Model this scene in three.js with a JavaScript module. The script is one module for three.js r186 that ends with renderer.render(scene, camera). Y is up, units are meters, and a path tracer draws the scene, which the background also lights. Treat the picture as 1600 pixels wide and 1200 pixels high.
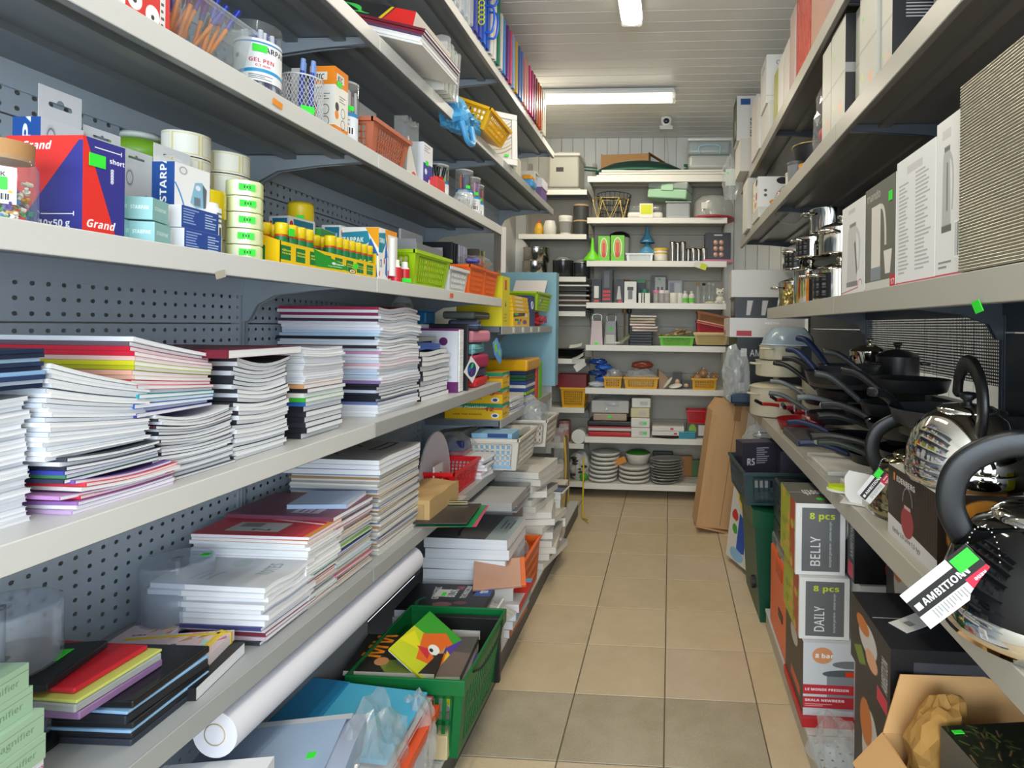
import * as THREE from 'three';
import { mergeGeometries } from 'three/addons/utils/BufferGeometryUtils.js';
import { RectAreaLightUniformsLib } from 'three/addons/lights/RectAreaLightUniformsLib.js';
import { RoundedBoxGeometry } from 'three/addons/geometries/RoundedBoxGeometry.js';
import { ImprovedNoise } from 'three/addons/math/ImprovedNoise.js';

// ------------------------------------------------------------------ camera, daylight, exposure
const scene = new THREE.Scene();
const camera = new THREE.PerspectiveCamera(2 * Math.atan(600 / 906.9) * 180 / Math.PI, 1600 / 1200, 0.05, 60);
camera.rotation.order = 'YXZ';
camera.position.set(0, 1.3613, 0);
camera.rotation.set(0.0002, 0.0612, 0.0119);
camera.setViewOffset(1600, 1200, -191.9, 91.2, 1600, 1200);   // shifted lens
camera.updateProjectionMatrix();
const renderer = new THREE.WebGLRenderer({ antialias: true });
renderer.toneMapping = THREE.LinearToneMapping;
renderer.toneMappingExposure = 1.5;
renderer.shadowMap.enabled = true;
RectAreaLightUniformsLib.init();
scene.background = new THREE.Color().setRGB(0.85, 0.97, 1.15);
function areaLight(w, h, color, power, x, y, d, tx, ty, td) {
  const l = new THREE.RectAreaLight(color, power, w, h);
  l.position.set(x, y, -d); l.lookAt(tx, ty, -td); scene.add(l); return l;
}
const DAY = new THREE.Color().setRGB(0.76, 0.89, 1.0), TUBE = new THREE.Color().setRGB(1.0, 0.905, 0.73);
// daylight of the shop window behind the camera
areaLight(3.0, 1.9, DAY, 4.7, 0.45, 1.6, -1.88, 0.45, 1.45, 1);

// ------------------------------------------------------------------ helpers
const PI = Math.PI, V = (x, y, z) => new THREE.Vector3(x, y, z);
function mulberry(a) { return () => { a |= 0; a = a + 0x6D2B79F5 | 0; let t = Math.imul(a ^ a >>> 15, 1 | a); t = t + Math.imul(t ^ t >>> 7, 61 | t) ^ t; return ((t ^ t >>> 14) >>> 0) / 4294967296; }; }
const rnd = mulberry(20240611), noise = new ImprovedNoise();
const rr = (a, b) => a + (b - a) * rnd(), pick = (a) => a[Math.floor(rnd() * a.length)];
const taken = new Map();
function numbered(n) { const k = taken.get(n) || 0; taken.set(n, k + 1); return k ? n + '_' + String(k).padStart(3, '0') : n; }
const mats = new Map();
function mat(color, rough = 0.5, metal = 0, extra) {
  const key = JSON.stringify([color, rough, metal, extra || 0]);
  if (!mats.has(key)) {
    const m = extra ? new THREE.MeshPhysicalMaterial({ color, roughness: rough, metalness: metal, ...extra }) : new THREE.MeshStandardMaterial({ color, roughness: rough, metalness: metal });
    mats.set(key, m);
  }
  return mats.get(key);
}
const clear = (color = '#ffffff', rough = 0.04, t = 1) => mat(color, rough, 0, { transmission: t, thickness: 0, ior: 1.45, side: THREE.DoubleSide });
const FILM = clear('#f8fafa', 0.08, 0.88), FILM2 = clear('#f2f4f4', 0.1, 0.76), CLEAR = clear('#f8fbfb', 0.03, 0.94), FROST = clear('#e6eae8', 0.3, 0.55);
const CHROME = mat('#d9d6cf', 0.06, 1), STEEL = mat('#c6c3bc', 0.18, 1), BRUSHED = mat('#b5b3ae', 0.34, 1);
const BLACK = mat('#101113', 0.38), RUBBER = mat('#17191a', 0.5), GREENTAG = mat('#35e83a', 0.55), PRICE = GREENTAG;
// geometry
const ni = (g) => (g.index ? g.toNonIndexed() : g);
function mg(list) {
  const out = list.flat(9).map((g) => { const n = ni(g); for (const k of Object.keys(n.attributes)) if (!['position', 'normal', 'uv'].includes(k)) n.deleteAttribute(k); return n; });
  return out.length === 1 ? out[0] : mergeGeometries(out);
}
const mv = (g, x, y, z) => g.translate(x, y, z);
const rot = (g, x = 0, y = 0, z = 0) => { if (x) g.rotateX(x); if (y) g.rotateY(y); if (z) g.rotateZ(z); return g; };
const bx = (w, h, d, x = 0, y = 0, z = 0) => new THREE.BoxGeometry(w, h, d).translate(x, y + h / 2, z);          // y = base
const rbx = (w, h, d, r, x = 0, y = 0, z = 0, s = 2) => new RoundedBoxGeometry(w, h, d, s, r).translate(x, y + h / 2, z);
const cy = (r0, r1, h, x = 0, y = 0, z = 0, s = 20, open = false) => new THREE.CylinderGeometry(r1, r0, h, s, 1, open).translate(x, y + h / 2, z);
const lathe = (pts, s = 28) => new THREE.LatheGeometry(pts.map(([r, y]) => new THREE.Vector2(Math.max(r, 0.0001), y)), s);
const sph = (r, x, y, z, sx = 1, sy = 1, sz = 1, n = 16) => new THREE.SphereGeometry(r, n, Math.max(8, n * 0.7 | 0)).scale(sx, sy, sz).translate(x, y, z);
const tube = (pts, r, n = 24, k = 6, closed = false) => new THREE.TubeGeometry(new THREE.CatmullRomCurve3(pts.map((p) => V(...p)), closed), n, r, k, closed);
function rod(a, b, r, k = 6) { const A = V(...a), B = V(...b), l = A.distanceTo(B), g = new THREE.CylinderGeometry(r, r, l, k); g.applyQuaternion(new THREE.Quaternion().setFromUnitVectors(V(0, 1, 0), B.clone().sub(A).normalize())); const c = A.add(B).multiplyScalar(0.5); return g.translate(c.x, c.y, c.z); }
function extr(pts, depth, bevel = 0, curve) { const s = new THREE.Shape(pts.map(([x, y]) => new THREE.Vector2(x, y))); return new THREE.ExtrudeGeometry(s, { depth, bevelEnabled: bevel > 0, bevelSize: bevel, bevelThickness: bevel, bevelSegments: 2, curveSegments: 10 }); }
function slab(a, b, c, d, t) {      // quad a b c d with thickness t
  const [A, B, C, D] = [a, b, c, d].map((p) => V(...p)), n = B.clone().sub(A).cross(D.clone().sub(A)).normalize().multiplyScalar(t);
  const p = [A, B, C, D, A.clone().sub(n), B.clone().sub(n), C.clone().sub(n), D.clone().sub(n)];
  const q = [[0, 1, 2, 3], [5, 4, 7, 6], [4, 0, 3, 7], [1, 5, 6, 2], [3, 2, 6, 7], [4, 5, 1, 0]], pos = [], uv = [];
  for (const f of q) { for (const i of [0, 1, 2, 0, 2, 3]) pos.push(p[f[i]].x, p[f[i]].y, p[f[i]].z); uv.push(0, 0, 1, 0, 1, 1, 0, 0, 1, 1, 0, 1); }
  const g = new THREE.BufferGeometry(); g.setAttribute('position', new THREE.Float32BufferAttribute(pos, 3)); g.setAttribute('uv', new THREE.Float32BufferAttribute(uv, 2)); g.computeVertexNormals(); return g;
}
function grid(p00, p10, p11, p01, nu, nv, fu, fv, t, mu = 0, mv2 = 0) {  // lattice wall of bars between four corners
  const at = (u, v) => { const l = (a, b, k) => a.map((q, i) => q + (b[i] - q) * k); return l(l(p00, p10, u), l(p01, p11, u), v); }, out = [];
  const q = (u0, u1, v0, v1) => out.push(slab(at(u0, v0), at(u1, v0), at(u1, v1), at(u0, v1), t));
  const iu = 1 - 2 * mu, iv = 1 - 2 * mv2;
  if (mu) { q(0, mu, 0, 1); q(1 - mu, 1, 0, 1); }
  if (mv2) { q(mu, 1 - mu, 0, mv2); q(mu, 1 - mu, 1 - mv2, 1); }
  for (let i = 0; i <= nu; i++) { const c = mu + iu * i / nu, h = fu * iu / nu / 2; q(Math.max(0, c - h), Math.min(1, c + h), mv2, 1 - mv2); }
  for (let i = 0; i <= nv; i++) { const c = mv2 + iv * i / nv, h = fv * iv / nv / 2; q(mu, 1 - mu, Math.max(0, c - h), Math.min(1, c + h)); }
  return mg(out);
}
// things and parts
function add(o, x, y, d, ry, label, category, group, kind) {
  o.position.set(x, y, -d); o.rotation.y = ry; o.userData = { label, category };
  if (group) o.userData.group = group; if (kind) o.userData.kind = kind;
  scene.add(o); return o;
}
function shade(m) { m.castShadow = true; m.receiveShadow = true; return m; }
function T(name, label, category, x, y, d, ry = 0, group) { const o = new THREE.Group(); o.name = numbered(name); return add(o, x, y, d, ry, label, category, group); }
function part(o, name, geo, m) { const p = shade(new THREE.Mesh(Array.isArray(geo) ? mg(geo) : geo, m)); p.name = name; o.add(p); return p; }
function S(name, label, category, geo, m, x, y, d, ry = 0, group) { const p = shade(new THREE.Mesh(Array.isArray(geo) ? mg(geo) : geo, m)); p.name = numbered(name); return add(p, x, y, d, ry, label, category, group); }
function struct(name, geo, m, parent) { const p = shade(new THREE.Mesh(Array.isArray(geo) ? mg(geo) : geo, m)); p.name = name; if (parent) parent.add(p); else { p.userData.kind = 'structure'; scene.add(p); } return p; }
const LF = PI / 2, RF = -PI / 2;                                    // fronts towards the aisle
const Lt = (name, label, cat, xf, d0, d1, dp, y, group, turn = 0) => T(name, label, cat, xf - dp / 2, y, (d0 + d1) / 2, LF + turn, group);
const Rt = (name, label, cat, xf, d0, d1, dp, y, group, turn = 0) => T(name, label, cat, xf + dp / 2, y, (d0 + d1) / 2, RF + turn, group);
// one sheet of printed matter for all packaging
const AW = 2048, ATLAS = document.createElement('canvas'); ATLAS.width = ATLAS.height = AW;
const ac = ATLAS.getContext('2d'); ac.fillStyle = '#ffffff'; ac.fillRect(0, 0, AW, AW);
const atlasTex = new THREE.CanvasTexture(ATLAS); atlasTex.colorSpace = THREE.SRGBColorSpace; atlasTex.magFilter = THREE.LinearFilter;
const PRINT = new THREE.MeshStandardMaterial({ map: atlasTex, roughness: 0.42 }), GLOSS = new THREE.MeshStandardMaterial({ map: atlasTex, roughness: 0.16 }), MATTE = new THREE.MeshStandardMaterial({ map: atlasTex, roughness: 0.8 });
let px_ = 0, py_ = 0, ph_ = 0;
function tile(w, h, fn) {
  if (px_ + w + 2 > AW) { px_ = 0; py_ += ph_ + 2; ph_ = 0; }
  if (py_ + h + 2 > AW) throw new Error('atlas full');
  const x = px_ + 1, y = py_ + 1; px_ += w + 2; ph_ = Math.max(ph_, h);
  ac.save(); ac.beginPath(); ac.rect(x - 1, y - 1, w + 2, h + 2); ac.clip(); ac.translate(x, y); fn(ac, w, h); ac.restore();
  return [(x + 0.5) / AW, 1 - (y + h - 0.5) / AW, (x + w - 0.5) / AW, 1 - (y + 0.5) / AW];
}
const flats = new Map();
function flat(c) { if (!flats.has(c)) flats.set(c, tile(6, 6, (k) => { k.fillStyle = c; k.fillRect(-1, -1, 8, 8); })); return flats.get(c); }
const R = (c, col, x, y, w, h) => { c.fillStyle = col; c.fillRect(x, y, w, h); };
function tx(c, s, x, y, size, col, o = {}) { c.save(); c.translate(x, y); if (o.rot) c.rotate(o.rot); c.fillStyle = col; c.font = `${o.it ? 'italic ' : ''}${o.b === 0 ? '' : 'bold '}${size}px ${o.f || 'sans-serif'}`; c.textAlign = o.al || 'left'; c.textBaseline = 'middle'; if (o.max) c.fillText(s, 0, 0, o.max); else c.fillText(s, 0, 0); c.restore(); }
function fine(c, x, y, w, n, dy, col, seed = 1) { const q = mulberry(seed); c.fillStyle = col; for (let i = 0; i < n; i++) c.fillRect(x, y + i * dy, w * (0.55 + 0.45 * q()), Math.max(1, dy * 0.4)); }
function bars(c, x, y, w, h, col = '#111', bg = '#fff') { R(c, bg, x - 3, y - 2, w + 6, h + 4); const q = mulberry(x + y * 7 + 3); c.fillStyle = col; for (let i = 0; i < w;) { const b = 1 + Math.floor(q() * 3); c.fillRect(x + i, y, b, h); i += b + 1 + Math.floor(q() * 3); } }
function poly(c, col, pts) { c.fillStyle = col; c.beginPath(); pts.forEach(([x, y], i) => (i ? c.lineTo(x, y) : c.moveTo(x, y))); c.closePath(); c.fill(); }
function disc(c, col, x, y, r, ry) { c.fillStyle = col; c.beginPath(); c.ellipse(x, y, r, ry || r, 0, 0, 7); c.fill(); }
function uvTo(g, t, from = 0, n) { const u = g.attributes.uv; for (let i = from; i < from + (n || u.count); i++) u.setXY(i, t[0] + u.getX(i) * (t[2] - t[0]), t[1] + u.getY(i) * (t[3] - t[1])); return g; }
// printed carton, base at y 0. faces: f(ront) b(ack) l r t(op) u(nder) or a colour for all
function pbox(w, h, d, faces) {
  const g = new THREE.BoxGeometry(w, h, d).translate(0, h / 2, 0), all = faces.all || flat('#ffffff');
  ['r', 'l', 't', 'u', 'f', 'b'].forEach((k, i) => uvTo(g, faces[k] || all, i * 4, 4)); return ni(g);
}
// block between two height fields over a rectangle, u along x and v along z
function field(x0, x1, z0, z1, yb, yt, nx = 8, nz = 2) {
  const g = new THREE.BoxGeometry(1, 1, 1, nx, 1, nz), p = g.attributes.position;
  for (let i = 0; i < p.count; i++) { const u = p.getX(i) + 0.5, v = p.getZ(i) + 0.5, top = p.getY(i) > 0; p.setXYZ(i, x0 + (x1 - x0) * u, top ? yt(u, v) : yb(u, v), z0 + (z1 - z0) * v); }
  g.computeVertexNormals(); return g;
}
const tag = (o, w, h, x, y, z, ry = 0, name = 'price_tag', m = GREENTAG, rx = 0) => { const t = part(o, name, new RoundedBoxGeometry(w, h, 0.0012, 1, 0.0005), m); t.position.set(x, y, z); t.rotation.set(rx, ry, 0); return t; };
// crumpled plastic bag, base at y 0
function bagGeo(w, h, d, seed, amp = 0.22, det = 4) {
  const g = ni(new THREE.IcosahedronGeometry(0.5, det)), p = g.attributes.position;
  for (let i = 0; i < p.count; i++) {
    const v = V(p.getX(i), p.getY(i), p.getZ(i)), n = noise.noise(v.x * 4 + seed, v.y * 4 + seed * 2, v.z * 4) * amp + noise.noise(v.x * 11 + seed, v.y * 11, v.z * 11 + seed) * amp * 0.45;
    v.multiplyScalar(1 + n); v.y = Math.max(v.y, -0.42) + 0.42;
    p.setXYZ(i, v.x * w, v.y * h / 0.95, v.z * d);
  }
  g.computeVertexNormals(); return g;
}
// basket with pierced walls, base at y 0, front +z
function basket(o, w, h, d, m, { nu = 9, nv = 4, tp = 0.88, rim = 0.012, fu = 0.45, fv = 0.4, mu = 0.1, mv2 = 0.14, nz = 0 } = {}) {
  const W = w / 2, D = d / 2, a = W * tp, b = D * tp, t = 0.0025, n2 = nz || Math.max(3, Math.round(nu * d / w));
  part(o, 'side', grid([-a, 0, b], [a, 0, b], [W, h, D], [-W, h, D], nu, nv, fu, fv, t, mu, mv2), m);
  part(o, 'side', grid([a, 0, -b], [-a, 0, -b], [-W, h, -D], [W, h, -D], nu, nv, fu, fv, t, mu, mv2), m);
  part(o, 'side', grid([a, 0, b], [a, 0, -b], [W, h, -D], [W, h, D], n2, nv, fu, fv, t, mu, mv2), m);
  part(o, 'side', grid([-a, 0, -b], [-a, 0, b], [-W, h, D], [-W, h, -D], n2, nv, fu, fv, t, mu, mv2), m);
  part(o, 'bottom', bx(2 * a, 0.003, 2 * b), m);
  part(o, 'rim', [bx(w + rim, rim, rim, 0, h - rim / 2, D), bx(w + rim, rim, rim, 0, h - rim / 2, -D), bx(rim, rim, d, W, h - rim / 2, 0), bx(rim, rim, d, -W, h - rim / 2, 0)], m);
}
// swept bar with an elliptic section (handles), hw across, hh along the given up direction; taper(t) scales it
function sweep(pts, hw, hh, up = [0, 1, 0], n = 24, k = 10, taper = () => 1) {
  const c = new THREE.CatmullRomCurve3(pts.map((p) => V(...p))), U = V(...up), pos = [], uv = [], idx = [];
  for (let i = 0; i <= n; i++) {
    const t = i / n, P = c.getPoint(t), tg = c.getTangent(t), s = tg.clone().cross(U); if (s.lengthSq() < 1e-6) s.set(1, 0, 0); s.normalize(); const u2 = s.clone().cross(tg).normalize(), q = taper(t);
    for (let j = 0; j <= k; j++) { const a = j / k * 2 * PI, C = Math.cos(a), D = Math.sin(a), e = (x) => Math.sign(x) * Math.pow(Math.abs(x), 0.7), v = P.clone().addScaledVector(s, e(C) * hw * q).addScaledVector(u2, e(D) * hh * q); pos.push(v.x, v.y, v.z); uv.push(t, j / k); }
  }
  for (let i = 0; i < n; i++) for (let j = 0; j < k; j++) { const a = i * (k + 1) + j, b = a + k + 1; idx.push(a, a + 1, b, b, a + 1, b + 1); }
  for (const [ring, P, fl] of [[0, c.getPoint(0), 1], [n, c.getPoint(1), 0]]) { const m = pos.length / 3; pos.push(P.x, P.y, P.z); uv.push(0, 0); for (let j = 0; j < k; j++) { const a = ring * (k + 1) + j; fl ? idx.push(m, a + 1, a) : idx.push(m, a, a + 1); } }
  const g = new THREE.BufferGeometry(); g.setAttribute('position', new THREE.Float32BufferAttribute(pos, 3)); g.setAttribute('uv', new THREE.Float32BufferAttribute(uv, 2)); g.setIndex(idx); g.computeVertexNormals(); return g;
}
// ------------------------------------------------------------------ the room
const CEIL = 2.98, XL = -1.36, XR = 2.6, DB = 4.99, DN = -1.9;
function speckle(base, amp, size, seed, spots = 0) {                // grain of tile, paper, board
  const q = mulberry(seed), a = new Uint8Array(size * size * 4);
  for (let y = 0; y < size; y++) for (let x = 0; x < size; x++) {
    const i = (y * size + x) * 4, n = (q() - 0.5) * amp + noise.noise(x / 23, y / 23, seed) * amp * 0.5 + noise.noise(x / 71, y / 71, seed + 5) * amp * 0.7;
    for (let k = 0; k < 3; k++) a[i + k] = Math.max(0, Math.min(255, base[k] + n * (k === 2 ? 1.1 : 1)));
    a[i + 3] = 255;
  }
  const t = new THREE.DataTexture(a, size, size); t.colorSpace = THREE.SRGBColorSpace; t.magFilter = THREE.LinearFilter; t.wrapS = t.wrapT = THREE.RepeatWrapping; t.needsUpdate = true; return t;
}
const floorG = new THREE.Group(); floorG.name = 'floor'; floorG.userData.kind = 'structure'; scene.add(floorG);
struct('grout_bed', bx(XR - XL, 0.1, DB - DN, (XR + XL) / 2, -0.1035, -(DB + DN) / 2), mat('#6d6350', 0.9), floorG);
{
  const beige = [11, 12, 13, 14].map((s) => new THREE.MeshStandardMaterial({ map: speckle([207 - (s % 3) * 3, 186 - (s % 3) * 3, 152 - (s % 2) * 4], 9, 128, s), roughness: 0.33 }));
  const grey = [21, 22, 23].map((s) => new THREE.MeshStandardMaterial({ map: speckle([172, 158, 134], 13, 128, s), roughness: 0.4 }));
  const tg = ni(new RoundedBoxGeometry(0.3285, 0.01, 0.3285, 1, 0.0015)).translate(0, -0.005, 0);
  for (let r = -11; r < 10; r++) for (let c = -4; c < 8; c++) {
    const x = -0.0045 + 0.333 * (c + 0.5), d = 1.795 + 0.333 * (r + 0.5);
    if (x < XL + 0.1 || x > XR - 0.1 || d < DN + 0.1 || d > DB - 0.05) continue;
    const dark = r === 0 && c < 1;
    const t = struct('tile', tg, dark ? grey[(c + 30) % 3] : pick(beige), floorG); t.position.set(x, 0, -d); t.rotation.y = Math.floor(rnd() * 4) * PI / 2;
  }
}
const WHITE = mat('#e9e8e3', 0.5);
struct('wall_left', bx(0.1, CEIL, DB - DN + 0.2, XL - 0.05, 0, -(DB + DN) / 2), mat('#d8d6d0', 0.8));
struct('wall_right', bx(0.1, CEIL, DB - DN + 0.2, XR + 0.05, 0, -(DB + DN) / 2), WHITE);
const wb = struct('wall_back', bx(XR - XL + 0.2, CEIL, 0.1, (XR + XL) / 2, 0, -DB - 0.06), mat('#c9c9c4', 0.8));
{ const pg = ni(new RoundedBoxGeometry(0.0965, CEIL, 0.012, 1, 0.003)).translate(0, CEIL / 2, 0), pm = mat('#dcdcd6', 0.4);
  for (let i = 0; i < 40; i++) { const p = struct('wall_panel', pg, pm, wb); p.position.set(XL + 0.05 + i * 0.0995, 0, -DB - 0.004); } }
// wall behind the camera with the shop window
struct('wall_front', [bx(0.31, CEIL, 0.1, XL + 0.155, 0, -DN + 0.05), bx(0.65, CEIL, 0.1, XR - 0.325, 0, -DN + 0.05), bx(3.0, 0.65, 0.1, 0.45, 0, -DN + 0.05), bx(3.0, CEIL - 2.55, 0.1, 0.45, 2.55, -DN + 0.05)], WHITE);
{ const w = struct('window_1', [bx(3.0, 0.06, 0.06, 0.45, 0.65, -DN + 0.05), bx(3.0, 0.06, 0.06, 0.45, 2.49, -DN + 0.05), bx(0.06, 1.9, 0.06, -1.02, 0.65, -DN + 0.05), bx(0.06, 1.9, 0.06, 0.45, 0.65, -DN + 0.05), bx(0.06, 1.9, 0.06, 1.92, 0.65, -DN + 0.05)], mat('#e6e8ea', 0.4));
  for (const x of [-0.285, 1.185]) struct('pane', bx(1.41, 1.78, 0.005, x, 0.71, -DN + 0.05), clear('#ffffff', 0.02), w); }
const ceilG = new THREE.Group(); ceilG.name = 'ceiling'; ceilG.userData.kind = 'structure'; scene.add(ceilG);
struct('ceiling_slab', bx(XR - XL + 0.2, 0.08, DB - DN + 0.2, (XR + XL) / 2, CEIL + 0.012, -(DB + DN) / 2), mat('#77756f', 0.8), ceilG);
{ const sg = mg([bx(XR - XL, 0.012, 0.1065, 0, 0, 0), bx(XR - XL, 0.0015, 0.006, 0, -0.0015, 0.05)]), sm = [mat('#dedcd7', 0.34), mat('#dbd9d4', 0.34), mat('#e0ded9', 0.34)];
  for (let d = DN + 0.05, i = 0; d < DB; d += 0.1085, i++) { const p = struct('ceiling_panel', sg, sm[i % 3], ceilG); p.position.set((XR + XL) / 2, CEIL, -d); } }
// ------------------------------------------------------------------ fluorescent fittings
function fitting(label, x, y, d, ry, len, power) {
  const o = T('fluorescent_light', label, 'ceiling light', x, y, d, ry, 'fluorescent ceiling fittings');
  part(o, 'housing', [rbx(len, 0.03, 0.115, 0.012, 0, 0.035, 0), bx(len * 0.98, 0.02, 0.07, 0, 0.06, 0)], mat('#d8d8d4', 0.4));
  const g = new THREE.CylinderGeometry(0.055, 0.055, len - 0.05, 20, 1, false, 0, PI).rotateZ(PI / 2).rotateX(PI).scale(1, 0.75, 1).translate(0, 0.036, 0);
  const dm = new THREE.MeshStandardMaterial({ color: '#f4f1e6', roughness: 0.3, emissive: new THREE.Color().setRGB(1, 0.95, 0.82), emissiveIntensity: 2.2 });
  part(o, 'diffuser', g, dm);
  for (const s of [-1, 1]) part(o, 'end_cap', rbx(0.03, 0.05, 0.11, 0.012, s * (len / 2 - 0.012), 0.0, 0), clear('#f2f2ee', 0.2, 0.4));
  const c = Math.cos(ry), s = Math.sin(ry);
  areaLight(Math.abs(c) * (len - 0.05) + Math.abs(s) * 0.1, Math.abs(c) * 0.1 + Math.abs(s) * (len - 0.05), TUBE, power, x, y - 0.012, d, x, 0, d + 0.0001);
}
fitting('glowing tube fitting across the far end of the ceiling', -0.62, CEIL - 0.088, 3.96, 0, 1.27, 22);
fitting('ceiling tube fitting whose end shows above the aisle', -0.215, CEIL - 0.088, 2.32, PI / 2, 1.3, 22);
fitting('ceiling tube fitting over the entrance behind the aisle', 0.1, CEIL - 0.088, 0.0, PI / 2, 1.3, 22);
fitting('ceiling tube fitting over the aisle beyond the pan shelves', 1.85, CEIL - 0.088, 3.4, PI / 2, 1.3, 22);
// ------------------------------------------------------------------ shop shelving
const SHELF = mat('#c9cac8', 0.34), LIPW = mat('#d6d5d1', 0.36), PANEL = mat('#bcc6d1', 0.42), POST = mat('#9aa3aa', 0.4), UNDER_SHADE = mat('#6e7478', 0.28), BASEM = mat('#4b4c50', 0.45), DARKP = mat('#3a424b', 0.35), LIPG = mat('#b0aca0', 0.36);  // shelf underside metal is darker than the deck: shade painted into its colour
function holed(w, h, p, r, sq) {                                    // punched sheet in the xy plane
  const nx = Math.round(w / p), ny = Math.round(h / p), pos = [], k = sq ? 4 : 8, a0 = PI / 4;
  const ring = (R2, cx, cy2) => Array.from({ length: k }, (_, i) => { const a = a0 + i * 2 * PI / k; return [cx + R2 * Math.cos(a), cy2 + R2 * Math.sin(a)]; });
  for (let i = 0; i < nx; i++) for (let j = 0; j < ny; j++) {
    const cx = -w / 2 + (i + 0.5) * w / nx, cy2 = (j + 0.5) * h / ny, A = ring(sq ? r * 1.414 : r, cx, cy2), hw = w / nx / 2, hh = h / ny / 2;
    const B = Array.from({ length: k }, (_, q) => { const a = a0 + q * 2 * PI / k, c = Math.cos(a), s = Math.sin(a), m = Math.max(Math.abs(c), Math.abs(s)); return [cx + hw * c / m, cy2 + hh * s / m]; });
    for (let q = 0; q < k; q++) { const n = (q + 1) % k; pos.push(...A[q], 0, ...B[q], 0, ...B[n], 0, ...A[q], 0, ...B[n], 0, ...A[n], 0); }
  }
  const g = new THREE.BufferGeometry(); g.setAttribute('position', new THREE.Float32BufferAttribute(pos, 3)); g.setAttribute('uv', new THREE.Float32BufferAttribute(new Float32Array(pos.length / 3 * 2), 2)); g.computeVertexNormals(); return g;
}
const bracketGeo = (dep) => extr([[0, 0], [dep - 0.03, 0], [dep - 0.03, -0.018], [dep * 0.55, -0.03], [dep * 0.25, -0.045], [0.045, -0.075], [0.02, -0.12], [0, -0.125]], 0.004).rotateY(-PI / 2);
function shelf(o, w, dep, y, lip, m, lm, under = UNDER_SHADE, back = PANEL, x = 0, z0 = 0) {
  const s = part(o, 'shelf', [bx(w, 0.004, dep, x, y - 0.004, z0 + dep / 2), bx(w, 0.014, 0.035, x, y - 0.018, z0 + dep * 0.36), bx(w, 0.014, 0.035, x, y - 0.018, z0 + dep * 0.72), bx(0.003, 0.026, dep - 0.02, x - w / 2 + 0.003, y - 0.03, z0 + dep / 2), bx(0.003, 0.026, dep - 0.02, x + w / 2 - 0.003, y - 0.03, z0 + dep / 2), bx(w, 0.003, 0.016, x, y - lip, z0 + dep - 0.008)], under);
  part(s, 'rear_flange', bx(w, 0.05, 0.003, x, y - 0.054, z0 + 0.006), back);
  part(s, 'deck', bx(w - 0.002, 0.001, dep - 0.003, x, y - 0.0008, z0 + dep / 2 - 0.001), m);
  part(s, 'lip', rbx(w - 0.002, lip, 0.005, 0.002, x, y - lip + 0.0008, z0 + dep - 0.001), lm);
  return s;
}
function bay(label, x, d, ry, w, dep, levels, o2 = {}) {
  const o = T('shelving_bay', label, 'shelving', x, 0, d, ry, o2.group), lip = o2.lip || 0.04;
  for (const [y, m, lm, dp] of levels) {
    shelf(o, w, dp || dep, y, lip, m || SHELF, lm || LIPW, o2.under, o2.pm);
    for (const s of [-1, 1]) { const b = part(o, 'bracket', bracketGeo(dp || dep), o2.post || POST); b.position.set(s * (w / 2 - 0.008) + 0.002, y - 0.006, 0.002); }
  }
  for (const s of o2.posts || [-1, 1]) part(o, 'upright', [bx(0.03, o2.top || 2.75, 0.03, s * w / 2, 0, -0.012), bx(0.003, o2.top || 2.75, 0.006, s * w / 2 - 0.006, 0, 0.004), bx(0.003, o2.top || 2.75, 0.006, s * w / 2 + 0.006, 0, 0.004)], o2.post || POST);
  if (o2.panel) { const n = o2.panels ?? 6; for (let i = 0; i < n; i++) { const p = part(o, 'back_panel', o2.panel, o2.pm || PANEL); p.position.set(0, 0.18 + i * o2.ph, -0.002); } }
  if (o2.base) { const [bz, by, bw = w, bo = 0] = o2.base; part(o, 'base_deck', [bx(bw - 0.004, 0.012, bz, bo, by - 0.012, bz / 2)], SHELF); part(o, 'kick_plate', bx(bw - 0.002, by - 0.008, 0.008, bo, 0.002, bz - 0.008), o2.kick || BASEM); }
  return o;
}
const PERF = holed(1.235, 0.388, 0.0301, 0.005), SOLID = bx(1.235, 0.388, 0.002), GREYM = mat('#a9abab', 0.34), GREYL = mat('#a7a8a6', 0.36);
const up = { lip: 0.042, ph: 0.392, panels: 6, group: 'shelving bays along the stationery side' };
const LX = -1.25, LD = 0.40;
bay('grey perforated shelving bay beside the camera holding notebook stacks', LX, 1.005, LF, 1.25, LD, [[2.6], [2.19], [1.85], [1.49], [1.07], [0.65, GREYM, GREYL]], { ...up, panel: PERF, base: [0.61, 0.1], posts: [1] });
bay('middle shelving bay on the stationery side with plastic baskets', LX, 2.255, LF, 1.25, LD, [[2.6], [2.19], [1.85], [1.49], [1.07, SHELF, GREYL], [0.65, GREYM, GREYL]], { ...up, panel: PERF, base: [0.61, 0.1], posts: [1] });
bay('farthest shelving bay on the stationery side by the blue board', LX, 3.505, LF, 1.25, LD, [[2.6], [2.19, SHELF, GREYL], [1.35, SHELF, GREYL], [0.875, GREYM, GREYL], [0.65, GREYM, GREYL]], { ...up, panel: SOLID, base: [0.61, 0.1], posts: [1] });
const upr = { lip: 0.056, ph: 0.392, panels: 6, panel: SOLID, pm: DARKP, under: mat('#6b6863', 0.28), post: mat('#4a5058', 0.4), group: 'shelving bays along the cookware side' };  // undersides here also have their shade mixed into a darker colour
const SR = mat('#a8a49a', 0.3), RX = 1.02, RD = 0.51, rl = [[2.4, SR, LIPG], [2.0, SR, LIPG], [1.46, SR, LIPG], [0.868, SR, LIPG]];
bay('shelving bay beside the camera holding kettles and kettle boxes', RX, 1.225, RF, 1.25, RD, rl, { ...upr, base: [0.575, 0.085], posts: [-1, 1], kick: LIPG });
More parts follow.
